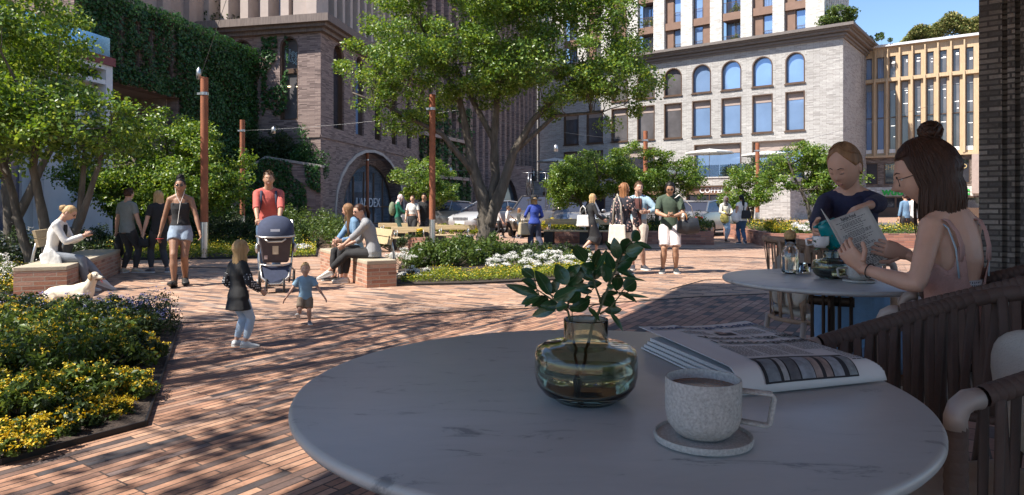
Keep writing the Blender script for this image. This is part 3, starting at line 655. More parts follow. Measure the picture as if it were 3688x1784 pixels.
fl_b=leafm('lilac_petal',[(0,(.08,.09,.42)),(.4,(.22,.22,.5)),(1,(.45,.42,.6))],.2,.6)
bark=mat('bark',(.10,.085,.068),.95,0,.45,9,1.0,26,stretch=(1,1,.25))
bark_t=mat('bark_light',(.17,.14,.11),.95,0,.4,9,.8,30,stretch=(1,1,.3))
def wob(a,b,n,amp,rd):
    a=Vector(a); b=Vector(b); pts=[]
    for i in range(n+1):
        t=i/n; p=a.lerp(b,t)
        if 0<i<n: p+=Vector((rd.uniform(-1,1),rd.uniform(-1,1),rd.uniform(-.5,.5)))*amp
        pts.append(p)
    return pts
def clumps(env,n,rg,hollow=.55,seedo=0.,thr=-.12):
    """points inside ellipsoids env=[(c,r)], biased to the shell, with noise gaps; returns points & outward normals"""
    vol=np.array([r[0]*r[1]*r[2] for c,r in env]); vol=vol/vol.sum(); P=[];Nn=[]
    while len(P)<n:
        e=env[rg.choice(len(env),p=vol)]; c=np.array(e[0]); r=np.array(e[1]); d=rg.normal(size=3); d/=np.linalg.norm(d); q=rg.uniform(hollow**3,1)**(1/3)
        p=c+d*r*q
        if noise.noise(Vector(p*.9+seedo))<thr: continue
        P.append(p); nn=d/r; Nn.append(nn/np.linalg.norm(nn))
    return np.array(P),np.array(Nn)
def tree(label,base,stems,env,ncl,nlf,ls,cr=.42,seed=1,group=None,lm=None,bm=None,name='tree',extra=None,up=.45,thr=-.12,hollow=.5,twig=.011):
    rd=random.Random(seed); rg=np.random.default_rng(seed)
    t=thing(name,label,'tree',base,0,group); bx=Vector(base)
    C,Nn=clumps(env,ncl,rg,hollow,seed*3.1,thr)
    tb=MB(); ends=[]
    for st in stems:   # st=[(x,y,z,r)..] relative to base
        pts=[bx+Vector(q[:3]) for q in st]; rr=[q[3] for q in st]
        # refine
        P2=[];R2=[]
        for i in range(len(pts)-1):
            for j in range(4):
                u=j/4; P2.append(pts[i].lerp(pts[i+1],u)+Vector((rd.uniform(-1,1),rd.uniform(-1,1),0))*rr[i]*.13); R2.append((rr[i]*(1-u)+rr[i+1]*u)*rd.uniform(.93,1.07))
        P2.append(pts[-1]);R2.append(rr[-1]); tb.tube(P2,R2,9)
        for i in range(len(P2)//3,len(P2)): ends.append((P2[i],R2[i]))
    tr=tb.build('trunk',bm or bark,t,True)
    br=MB()
    for i,c in enumerate(C):
        cv=Vector(c); best=min(ends,key=lambda e:(e[0]-cv).length+max(0,e[0].z-cv.z)*1.5+rd.uniform(0,.6)); a=best[0]; L=(cv-a).length
        m=a.lerp(cv,.45)+Vector((0,0,-.06*L))+Vector((rd.uniform(-1,1),rd.uniform(-1,1),rd.uniform(-1,1)))*.1*L
        r0=min(best[1]*.7,twig*1.2+.009*L); br.tube([a,a.lerp(m,.5)+Vector((rd.uniform(-1,1),rd.uniform(-1,1),0))*.05*L,m,m.lerp(cv,.6)+Vector((0,0,.03*L)),cv],[r0,r0*.8,r0*.6,r0*.4,twig*.4],5,caps=False)
        if i%3==0: ends.append((m,r0*.6))
    br.build('branches',bm or bark,t,True,uv=False)
    k=nlf; ctr=np.repeat(C,k,axis=0); nb=np.repeat(Nn,k,axis=0)*.6+np.array([0,0,.75])
    sz=np.repeat(cr*rg.uniform(.55,1.25,ncl),k)[:,None]
    offs=rg.normal(size=(ncl*k,3)); offs/=np.linalg.norm(offs,axis=1)[:,None]; offs*=rg.uniform(0,1,(ncl*k,1))**.45*sz; offs[:,2]*=.62
    V,T=leaves_arr(ctr+offs,ls,nb,rg,.62,up)
    cw=npmesh('crown',V,T,lm or lf_tree,t)
    if extra:
        pass
    return t
def shrub(label,p,r,h,m,n,ls,seed,flower=None,nf=0,fs=.03,group=None,name='shrub',cat='shrub',nc=None,lobe=.45,z0=0.03,wr=1.,up=.35,spike=0,ar=.5):
    rg=np.random.default_rng(seed); rd=random.Random(seed); t=thing(name,label,cat,(p[0],p[1],z0),0,group)
    nc=nc or max(6,int(n/120)); c=np.empty((nc,3)); a=rg.uniform(0,2*PI,nc); q=np.sqrt(rg.uniform(0,1,nc)); c[:,0]=p[0]+np.cos(a)*q*r; c[:,1]=p[1]+np.sin(a)*q*r*wr; top=h*np.sqrt(np.maximum(.12,1-q**2*.85))*rg.uniform(.65,1.08,nc)
    c[:,2]=z0+top*rg.uniform(.45,1,nc)
    st=MB()
    for i in range(nc): st.tube([(p[0]+(c[i,0]-p[0])*.3,p[1]+(c[i,1]-p[1])*.3,z0-.02),(p[0]+(c[i,0]-p[0])*.75,p[1]+(c[i,1]-p[1])*.75,c[i,2]*.6),tuple(c[i])],[.008,.006,.003],4,caps=False)
    st.build('stems',bark_t,t,uv=False)
    k=max(4,n//nc); rad=lobe*h*.5; ctr=np.repeat(c,k,axis=0); off=rg.normal(size=(nc*k,3)); off/=np.linalg.norm(off,axis=1)[:,None]; off*=rg.uniform(0,1,(nc*k,1))**.4*rad; 
    if spike: off[:,2]*=spike
    P_=ctr+off; P_[:,2]=np.maximum(P_[:,2],z0+.01); nb=off/rad*.7+np.array([0,0,.6])
    V,T=leaves_arr(P_,ls,nb,rg,ar,up); npmesh('foliage',V,T,m,t)
    if flower:
        nh=max(5,nf//9); sel=rg.integers(0,nc,nh); d=rg.normal(size=(nh,3)); d[:,2]=np.abs(d[:,2])+.6; d/=np.linalg.norm(d,axis=1)[:,None]; d[:,2]*=(spike or 1)
        fc=c[sel]+d*rad*1.02; fc=np.repeat(fc,9,axis=0)+rg.normal(size=(nh*9,3))*fs*np.array([1.2,1.2,.5]); V,T=leaves_arr(fc,fs,np.tile([0,0,1.],(len(fc),1)),rg,.8,.45); npmesh('blossom',V,T,flower,t)
    return t
def ivy(label,Wl,s0,s1,z0,z1,n,ls,seed,dens=None,depth=.22,parent=None,mask=None,m=None):
    rg=np.random.default_rng(seed); s=rg.uniform(s0,s1,n); z=rg.uniform(z0,z1,n); d=rg.uniform(.02,1,n)**1.3*depth
    keep=np.ones(n,bool)
    if mask is not None: keep=np.array([mask(a,b) for a,b in zip(s,z)])
    s,z,d=s[keep],z[keep],d[keep]; nzv=np.array([noise.noise(Vector((a*.8,b*.8,seed))) for a,b in zip(s,z)]); d=d*(1+1.2*nzv)+.03
    X=Wl.O.x+Wl.U.x*s+Wl.N.x*d; Y=Wl.O.y+Wl.U.y*s+Wl.N.y*d; nb=np.tile([Wl.N.x,Wl.N.y,.5],(len(s),1))
    V,T=leaves_arr(np.stack([X,Y,z],1),ls,nb,rg,.8,.55); o=npmesh('ivy',V,T,m or lf_ivy,parent); tag(o,label,'ivy'); return o
# --- the big tree in the middle ---
b1=(-.72,19.,0)
T1=tree('large multi-stemmed tree with a broad bright green crown in the central flower bed',b1,[
 [(0,0,0,.30),(0,0,.7,.24),(-.05,0,1.35,.20),(-.32,0,2.1,.15),(-.5,.1,3.0,.12),(-.75,.1,4.2,.09),(-1.5,.3,5.6,.05),(-2.0,.2,6.6,.02)],
 [(0,0,.5,.2),(.15,.1,1.4,.16),(.25,.1,2.1,.13),(.22,.1,3.1,.11),(.3,.1,4.3,.09),(.1,0,5.8,.06),(.2,0,7.2,.02)],
 [(.02,-.05,.6,.2),(.35,-.1,1.5,.16),(.75,-.1,2.7,.12),(1.3,-.2,3.6,.09),(2.1,-.2,4.4,.06),(2.9,0,5.2,.03)],
 [(-.32,0,2.1,.1),(-1.2,-.3,3.2,.07),(-2.6,-.5,3.9,.04),(-3.6,-.5,4.3,.02)],
 [(.25,.1,3.0,.09),(-.6,.5,4.6,.07),(-1.2,.9,6.0,.03)],[(.75,-.1,2.7,.08),(1.9,-.3,3.7,.05),(3.2,-.3,3.8,.03)]],
 [((-3.05,18.7,5.2),(1.6,1.9,1.7)),((-1.2,18.8,6.4),(2.6,2.2,2.4)),((1.0,19.0,5.9),(2.5,2.2,2.2)),((2.55,18.8,4.9),(1.5,1.7,1.45)),((-.2,19.2,8.2),(3.0,2.4,1.6)),((-2.7,18.6,4.0),(1.5,1.3,.75)),((2.2,18.5,3.9),(1.3,1.2,.7)),((-.6,18.4,5.0),(1.8,1.4,.9)),((1.7,18.9,7.3),(1.9,1.8,1.4))],
 700,185,.080,.44,11,thr=-.1)
# --- left trees ---
lt='trees along the left side'
tree('dense green tree behind the seated blonde woman, nearest of the left trees',(-8.1,11.6,0),[[(0,0,0,.09),(-.25,0,.9,.07),(-.6,.1,2.0,.05),(-1.2,.2,3.0,.02)],[(.15,.1,0,.1),(.1,.1,.9,.08),(-.1,.1,1.9,.06),(.1,0,3.2,.03)],[(.3,0,0,.08),(.7,.1,1.,.06),(1.0,.1,1.9,.04),(1.2,.1,2.6,.02)],[(.25,.2,0,.07),(.5,.4,1.1,.06),(.6,.4,2.3,.03)]],
 [((-8.7,11.8,3.5),(1.1,1.6,1.2)),((-7.3,11.8,2.6),(.85,1.2,.6)),((-9.0,11.6,2.6),(1.2,1.4,.8)),((-9.2,11.6,4.8),(.9,1.6,.9))],260,105,.08,.38,21,lt,up=.4)
tree('round crowned green tree behind the two standing men',(-9.9,19.2,0),[[(0,0,0,.12),(.1,0,.8,.09),(-.3,0,1.8,.06),(-.8,0,2.6,.03)],[(.05,0,.3,.1),(.5,.1,1.4,.07),(.9,0,2.4,.03)],[(0,.1,.4,.08),(.1,.3,1.7,.06),(.1,.2,2.8,.03)]],
 [((-10.2,19.3,2.7),(2.1,1.7,1.25)),((-8.9,19.1,2.3),(1.6,1.4,1.05)),((-11.5,19.6,2.5),(1.5,1.5,1.0)),((-9.8,19.2,1.7),(2.5,1.4,.8))],430,105,.085,.38,31,lt)
tree('tall leafy tree at the left edge, its branches rising out of view',(-10.6,14.5,0),[[(0,0,0,.14),(-.1,0,1.2,.11),(-.2,0,2.6,.09),(.2,0,4.2,.05),(.6,0,5.5,.02)],[(0,0,.8,.1),(.7,.1,2.4,.07),(1.5,0,4.0,.03)]],
 [((-10.9,14.6,5.2),(1.4,1.8,1.6)),((-10.0,14.3,3.9),(.95,1.2,.8)),((-11.3,14.5,3.6),(1.2,1.5,1.0))],200,100,.09,.42,41,lt)
# overhanging tree just left of the camera: only a few boughs reach the frame, the rest dapples the paving
tree('overhanging tree beside the cafe terrace, only its drooping leaf tips seen at top left',(-6.6,2.6,0),[[(0,0,0,.2),(.1,.1,1.8,.16),(.6,.4,3.6,.12),(1.6,1.2,5.0,.07),(2.6,2.2,5.6,.03)],[(.1,.1,1.8,.13),(-.4,.6,3.6,.09),(-.6,1.6,5.6,.05)],[(.6,.4,3.4,.09),(1.6,2.0,4.4,.06),(2.6,3.9,4.3,.02)]],
 [((-5.4,4.6,5.4),(2.3,2.2,.9)),((-4.4,6.0,5.6),(1.6,1.4,.7)),((-3.0,4.0,5.8),(1.5,1.3,.6)),((-6.3,2.2,5.8),(2.2,2.0,.9)),((-3.2,7.0,3.75),(.55,.4,.22)),((-7.6,5.0,5.3),(1.3,1.3,.7))],150,58,.09,.40,51,thr=.03,hollow=.2)
# --- small round tree + right trees ---
tree('small round bright green tree beside the slim lamp posts',(-3.9,31.,0),[[(0,0,0,.09),(0,0,.9,.07),(-.3,0,2.0,.03)],[(0,0,.5,.07),(.4,0,1.6,.05),(.6,0,2.4,.02)]],[((-4.0,31,2.35),(1.35,1.2,1.05)),((-3.6,31,1.8),(1.2,1.1,.7))],150,95,.085,.34,61)
rt='trees in the raised planters'
tree('green tree in the raised brick planter behind the woman in the black skirt',(2.45,23.2,.6),[[(0,0,0,.07),(-.05,0,.5,.06),(-.25,0,1.2,.04),(-.6,0,1.7,.02)],[(0,0,.4,.05),(.3,.1,1.1,.04),(.6,0,1.7,.02)]],[((2.0,23.2,2.0),(.95,1,.75)),((2.7,23.2,2.25),(1.1,1,.85)),((1.7,23.3,1.6),(.6,.7,.5))],170,95,.075,.3,71,rt)
tree('broad green tree in the raised brick planter behind the man with the dog',(5.0,23.6,.6),[[(0,0,0,.08),(.05,0,.6,.06),(.5,0,1.4,.04),(.8,0,2.0,.02)],[(0,0,.3,.06),(-.4,.1,1.1,.04),(-.8,0,1.8,.02)]],[((4.3,23.6,2.5),(1.15,1.1,.95)),((5.4,23.6,2.2),(1.25,1.1,.95)),((3.9,23.7,1.9),(.9,1,.7)),((6.0,23.6,1.7),(.7,.8,.6))],230,95,.075,.3,81,rt)
tree('green tree in the right planter behind the seated waitress',(10.1,23.,.6),[[(0,0,0,.08),(-.15,0,.7,.06),(-.6,0,1.6,.04),(-.9,0,2.4,.02)],[(.25,0,0,.07),(.45,.1,.9,.05),(.9,0,1.9,.02)]],[((9.6,23,2.45),(1.25,1.2,.85)),((10.7,23,2.1),(1.15,1.1,.9)),((9.8,23,1.7),(1.3,1,.55)),((9.9,23,3.0),(.6,.6,.4))],210,95,.075,.3,91,rt)
tree('smaller green tree standing left of the tree behind the waitress, beside the far lamp post',(9.3,26.5,.5),[[(0,0,0,.07),(.05,0,.6,.06),(.3,0,1.3,.03)],[(0,0,.3,.05),(-.4,0,1.2,.03)]],[((9.2,26.5,1.9),(1.0,1,.85)),((8.7,26.5,1.4),(.7,.8,.5))],110,90,.08,.3,101,rt)
# roof shrubs
tree('shrubby tree on the cornice ledge at the right corner of the grey building',(30.0,62.3,16.95),[[(0,0,0,.08),(.2,0,1,.05)],[(0,0,0,.07),(-.4,0,1.2,.04)]],[((29.6,62,18.3),(1.6,1.3,.9)),((28.9,62,17.8),(1.0,1,.6))],60,70,.2,.55,111,lm=lf_mid)
for k,(px,py,r,d) in enumerate([(3118,178,.9,66),(3175,172,1.1,66)]):
    q=A(px,py,d); shrub(['small bushy shrub on the timber roof, leftmost','small open shrub on the timber roof beside the leftmost one'][k],(q.x,q.y),r,1.1,lf_mid,900,.16,200+k,z0=16.7,group='roof shrubs')
rg_=np.random.default_rng(5)
n=15000; t_=rg_.uniform(0,1,n); px=3235+t_*300; D=66+rg_.uniform(0,5,n); hh=16.7+3.0*np.sin(np.clip(t_*.9+.1,0,1)*PI*.62)**1.1*rg_.uniform(.2,1,n)**.35
V,T=leaves_arr(np.stack([(px-CX)/F*D,D,hh+ .35*np.sin(px*.05)],1),.26,np.tile([-.3,-.4,1.],(n,1)),rg_,.5,.5)
o=npmesh('roof_planting',V,T,leafm('golden_leaf',[(0,(.04,.07,.015)),(.5,(.12,.15,.03)),(1,(.38,.33,.12))],.2,.6)); tag(o,'long mound of grassy golden green planting on the timber roof','roof planting',kind='stuff')
# --- ivy ---
def mI(a,b):
    for o in opI:
        if o[0]<a<o[1] and o[2]<b<o[3]:
            return (o is not opI[0]) and noise.noise(Vector((a*1.3,b*1.3,3)))>.22
    return True
ivy('dark green ivy covering the wall left of the brick corner building',W2,0,11.5,0,8.9,70000,.105,1,mask=mI,depth=.32)
rg2=np.random.default_rng(8); n=3500; s=rg2.uniform(0,11,n); d=rg2.uniform(-3,.3,n)
ivy('loose ivy climbing the left face of the brick corner building between its arched windows',W3L,1.75,3.2,1.5,9.5,2600,.14,2,mask=lambda a,b: noise.noise(Vector((a*1.1,b*.5,1)))>-.05,depth=.1)
ivy('ivy hanging over the retaining wall beside the stair',WR,0,sC,0,4.7,9000,.11,3,mask=lambda a,b: b<(zA+(zB-zA)*a/sB if a<sB else zB+(zC-zB)*(a-sB)/(sC-sB))+.05 and noise.noise(Vector((a*.9,b*.5,2)))+.12*b>.02,depth=.12)
ivy('dark ivy wall right of the arched portal',W7,-.5,9,.3,9.3,9000,.22,4,depth=.5,mask=lambda a,b: b<6.5 or noise.noise(Vector((a,b,0)))>0)
b=MB()
for zz in (3.2,6.3): b.fbox(W7.P,-.5,8,zz,zz+.25,.1,.6)
o=b.build('terrace_ledge',conc); tag(o,'concrete ledges crossing the ivy wall right of the portal','ledge')
shrub('dark bushy shrub above the retaining wall by the jogger',A(985,500,33.0)[:2],1.9,2.7,lf_dark,6500,.13,301,z0=2.6,wr=.3,nc=60,lobe=.3)
shrub('dark shrub spilling over the wall at the foot of the brick corner',A(1100,530,32.2)[:2],.9,2.3,lf_ivy,2600,.13,302,z0=2.3,wr=.3,nc=24,lobe=.35)
shrub('dark tree-like bush on the roof edge above the ivy wall',A(830,120,36)[:2],2.3,3.4,lf_dark,5000,.17,303,z0=8.6,wr=.5,nc=50,lobe=.3)

GT=thing('grey_tower','slim grey brick tower with ribbed face between the pilaster building and the pale arched building','building',(4.4,90,0))
b=MB(); b.box(3.0,6.2,88.2,93,0,36)
for k in range(4): b.box(3.0+k*.9,3.35+k*.9,87.9,88.195,0,36)
b.build('wall',bk_grey,GT)
for k in range(3):
    b=MB(); b.box(3.37+k*.9,3.88+k*.9,88.12,88.19,2,35); b.build('window',gl_dark,GT)
# ================= BEDS =================
def cover(label,poly,n,ls,h,seed,m,flower=None,nf=0,fs=.03,z0=.03):
    """low ground cover spread over a polygon: stuff"""
    rg=np.random.default_rng(seed); P=[Vector((p[0],p[1])) for p in poly]; xs=[p.x for p in P]; ys=[p.y for p in P]
    def inside(x,y):
        c=False; j=len(P)-1
        for i in range(len(P)):
            if (P[i].y>y)!=(P[j].y>y) and x<(P[j].x-P[i].x)*(y-P[i].y)/(P[j].y-P[i].y)+P[i].x: c=not c
            j=i
        return c
    out=[]
    while len(out)<n:
        x,y=rg.uniform(min(xs),max(xs)),rg.uniform(min(ys),max(ys))
        if inside(x,y): out.append((x,y,z0+rg.uniform(.1,1)*h*(1+.9*noise.noise(Vector((x*2.1,y*2.1,seed))))))
    Q=np.array(out); V,T=leaves_arr(Q,ls,np.tile([0,0,1.],(n,1)),rg,.55,.4); o=npmesh('ground_cover',V,T,m); tag(o,label,'ground cover',kind='stuff')
    if flower:
        q=Q[rg.integers(0,n,nf)]+np.array([0,0,h*.35]); q[:,2]=np.maximum(q[:,2],z0+h*.7); V,T=leaves_arr(q,fs,np.tile([0,-.3,1.],(nf,1)),rg,.9,.6); npmesh('blossom',V,T,flower,o)
    return o
def gp(l): return [G(a,b)[:2] for a,b in l]
sg='flowering shrubs in the near left bed'
near=[ # px,py,r,h,leaves,kind
 (40,1540,.34,.28,'y'),(300,1480,.32,.28,'y'),(430,1445,.22,.17,'y2'),(90,1625,.24,.13,'y2'),(370,1520,.16,.12,'y2'),(215,1560,.22,.15,'d'),(-150,1500,.5,.38,'y'),
 (180,1400,.45,.42,'y'),(20,1380,.5,.46,'y'),(340,1360,.42,.38,'y'),(455,1330,.28,.28,'d'),(250,1280,.55,.42,'y'),(80,1250,.55,.40,'d'),(400,1255,.42,.36,'d'),
 (-120,1300,.6,.45,'y'),(150,1195,.6,.28,'d'),(330,1190,.5,.30,'d'),(480,1225,.36,.36,'b'),(540,1205,.26,.44,'b'),(400,1180,.40,.30,'b'),(230,1150,.5,.22,'b'),(60,1150,.5,.22,'b'),(-100,1160,.6,.4,'d'),(505,1280,.2,.14,'y2')]
NEARLAB=["yellow flowering shrub at the near left bed's front, second in from the frame edge", "yellow headed shrub at the bed's front, just left of the bright corner mound", 'low bright yellow mound nearest the front right corner of the near left bed', 'low strip of yellow flowers at the very front of the bed by the edging', "tiny lowest yellow mound beside the bed's front edging near its corner", 'small dark leafy clump between the two front yellow shrubs of the near left bed', 'yellow flowering shrub cut by the left frame edge at the front of the bed', 'tall golden flowered shrub in the very middle of the near left bed', 'tallest yellow flowered shrub close to the left frame edge, bed centre', 'yellow flowered shrub right of centre in the near left bed', 'dark leafy clump by the right edging of the near left bed, above the bright mound', "broad shrub with sparse yellow heads behind the golden one in the bed's middle", 'dark leafy shrub behind the tallest yellow shrub, towards the left frame edge', 'dark leafy shrub right of the broad sparse yellow shrub, near the right edging', "sparse yellow shrub cut by the left frame edge in the bed's rear half", 'dark shrub at the back of the bed directly below the lying dog', "dark shrub at the back of the bed right of the lying dog's paws", 'lilac flowered wiry plant against the right edging, the nearer of the two there', "tallest lilac flowered wiry plant at the bed's far right corner", "lilac blue flowers at the bed's back, just left of the corner plant", "violet flowered plant directly in front of the dog's forepaws", "violet flowered plant in front of the dog's tail, back of the bed", 'dark shrub cut by the left frame edge at the very back of the bed', 'low yellow clump on bare soil by the right edging, back half of the bed']
for i,(px,py,r,h,kd) in enumerate(near):
    p=G(px,py)
    lab=NEARLAB[i]
    if kd=='y': shrub(lab,p,r,h,lf_mid,2600,.042,400+i,fl_y,(1000,560)[i%2],.0135,sg,nc=46,lobe=.42)
    elif kd=='y2': shrub(lab,p,r,h,lf_mid,2000,.028,400+i,fl_y,2200,.013,sg,nc=50,lobe=.5)
    elif kd=='d': shrub(lab,p,r,h,lf_dark,2600,.04,400+i,fl_y,120,.02,sg,nc=46,lobe=.42)
    else: shrub(lab,p,r,h,lf_dark,2200,.026,400+i,fl_b,700,.013,sg,nc=60,lobe=.3,spike=1.9)
# low planting on the far side
cover('low lime green ground cover with yellow flowers along the front of the far left bed',gp([(430,940),(1135,928),(1140,900),(440,905)]),16000,.045,.16,501,lf_lime,fl_y,2600,.028)
cover('green low planting with tiny yellow flowers in the far left bed behind the front strip',gp([(300,925),(1140,903),(1145,872),(300,880)]),12000,.06,.28,502,lf_mid,fl_y,1500,.033)
cover('yellow ground cover at the left frame edge beside the brick bench',gp([(-200,1085),(88,1068),(96,1010),(-200,1000)]),6000,.035,.2,503,lf_lime,fl_y,2600,.025)
cover('lime green ground cover with yellow flowers around the big tree bed front',gp([(1432,1028),(1700,1022),(2000,1008),(2220,990),(2180,960),(1800,985),(1500,1000)]),22000,.03,.12,504,lf_lime,fl_y,1500,.02)
cover('green underplanting around the foot of the big tree',gp([(1445,985),(2200,965),(2050,928),(1850,895),(1500,890)]),14000,.05,.2,505,lf_mid)
fs_='shrubs in the beds around the square'
for i,(lab,px,py,r,h,m,n,ls,fl,nf,fsz) in enumerate([
 ('dark bush with pale blossom at the left edge behind the brick bench',70,985,1.1,.85,lf_dark,6000,.06,fl_w,350,.03),
 ('white flowering shrub at the left frame edge beside the brick bench',30,1052,.55,.5,lf_mid,2500,.04,fl_w,1400,.028),
 ('dark green bush between the brick bench and the two standing men',330,915,.9,.75,lf_dark,3500,.06,fl_w,120,.03),
 ('dark leafy bush behind the first tall post',640,880,1.5,1.1,lf_dark,5500,.08,None,0,0),
 ('dark leafy bush left of the slim second post',800,878,1.6,1.1,lf_dark,5500,.08,None,0,0),
 ('dark low bush behind the girl left of the stroller man',905,890,1.2,.9,lf_dark,4200,.08,None,0,0),
 ('bright leafy bush between the stroller and the seated women',1090,892,1.35,1.15,lf_mid,7500,.075,None,0,0),
 ('pale green bush just left of the seated woman in denim',1180,880,1.0,1.0,lf_mid,4500,.07,None,0,0),
 ('small white flowering plant beside the stroller',1085,918,.3,.22,lf_mid,500,.04,fl_w,500,.035),
 ('green shrub behind the striped seated woman and the bench back',1425,905,.7,.5,lf_dark,2200,.06,None,0,0),
 ('white flowering shrub right of the bench with the wooden back',1475,975,.5,.38,lf_mid,2200,.035,fl_w,3600,.018),
 ('white flowering low shrub at the front corner beside the brick bench end',1500,1010,.35,.18,lf_mid,1200,.03,fl_w,1800,.017),
 ('large leafy green shrub in front of the big tree trunk, left side',1610,970,.75,.68,lf_mid,5200,.065,fl_w,40,.03),
 ('large leafy green shrub directly in front of the big tree trunk',1715,955,.85,.62,lf_mid,5200,.065,None,0,0),
 ('dark low shrub right of the big tree trunk',1830,945,.75,.42,lf_dark,3000,.055,None,0,0),
 ('dark low shrub beyond the white flowers, left of the hat woman',1930,925,.7,.34,lf_dark,2600,.05,None,0,0),
 ('dark olive low shrub beyond the white flowers, below the hat woman',2035,935,.7,.34,lf_dark,2600,.05,fl_y,60,.03),
 ('dense cushion of white flowers in the big tree bed, left half',1875,982,.62,.34,lf_mid,2000,.035,fl_w,6500,.017),
 ('dense cushion of white flowers in the big tree bed, right half',2010,975,.62,.32,lf_mid,2000,.035,fl_w,6500,.017),
 ('small clump of white flowers at the right tip of the big tree bed',2125,968,.45,.26,lf_mid,1200,.035,fl_w,3600,.018)]):
    shrub(lab,G(px,py),r,h,m,n,ls,520+i,fl,nf,fsz,fs_,nc=max(20,n//70),lobe=.4)
# ================= PLANTERS =================
def planter(label,poly,h,seed,n=6000,group='raised brick planters',white=.5):
    t=thing('brick_planter',label,'planter',(poly[0][0],poly[0][1],0),0,group); c=sum((Vector(p) for p in poly),Vector((0,0)))/len(poly)
    b=MB(); m=len(poly); inn=[tuple(Vector(p)+(c-Vector(p)).normalized()*.22) for p in poly]
    for i in range(m):
        a,d=poly[i],poly[(i+1)%m]; e,f=inn[(i+1)%m],inn[i]
        b.quad((a[0],a[1],0),(d[0],d[1],0),(d[0],d[1],h),(a[0],a[1],h)); b.quad((a[0],a[1],h),(d[0],d[1],h),(e[0],e[1],h),(f[0],f[1],h)); b.quad((e[0],e[1],h),(f[0],f[1],h),(f[0],f[1],h-.1),(e[0],e[1],h-.1))
    b.build('wall',bk_red,t); b=MB(); b.add([(p[0],p[1],h-.06) for p in inn],[tuple(range(m))]); b.build('planter_soil',soil,t)
    cover('low planting in the '+' '.join(label.split(',')[0].split()[:11]),inn,n,.06,.22,seed,lf_mid,fl_y,n//3,.035,z0=h-.05)
    return t
PA=[(1.05,22.6),(6.3,21.3),(6.6,25.2),(1.2,25.6)]; PB=[(7.87,22.7),(7.55,19.9),(13.2,19.7),(13.2,25.),(8.2,25.2)]
planter('long raised red brick planter with timber benches in front',PA,.42,601,7000)
planter('angular raised red brick planter beyond the seated waitress',PB,.42,602,7000)
planter('low red brick planter behind the woman with the white blouse',[(8.45,25.6),(11,25.6),(11,27.3),(8.45,27.3)],.5,603,1800)
planter('low red brick planter beside the low timber bench by the silver footed post',[(-2.80,18.4),(-2.32,18.3),(-2.25,18.75),(-2.7,18.8)],.38,604,1500)
for i,(lab,x,y,r,h,m,fl,nf) in enumerate([
 ('white flower cushion at the front of the angular right planter',8.9,20.5,.65,.4,lf_mid,fl_w,2400),('white flower cushion further right in the angular right planter',10.2,20.5,.7,.4,lf_mid,fl_w,2600),
 ('yellow flowering clump at the near corner of the angular right planter',7.95,20.6,.4,.4,lf_lime,fl_y,900),('yellow green clump between white cushions in the angular right planter',9.6,20.9,.45,.42,lf_lime,fl_y,900),
 ('dark round bush in the long planter left of the floral woman',3.0,22.6,.5,.62,lf_dark,None,0),('dark bush in the long planter behind the man with the dog',4.6,22.6,.6,.62,lf_dark,None,0),
 ('olive bush at the right end of the long planter',6.0,22.2,.65,.62,lf_mid,fl_y,150),('yellow green mound at the left end of the long planter',1.55,23.2,.6,.42,lf_lime,fl_y,600),
 ('white flowers in the long planter behind the black skirt woman',2.6,22.5,.4,.3,lf_mid,fl_w,900),('yellow mound in the long planter left of the man with the dog',4.1,22.1,.5,.4,lf_lime,fl_y,700)]):
    shrub(lab,(x,y),r,h,m,2000,.055,620+i,fl,nf,.032,'plants in the raised planters',z0=.36,nc=26)
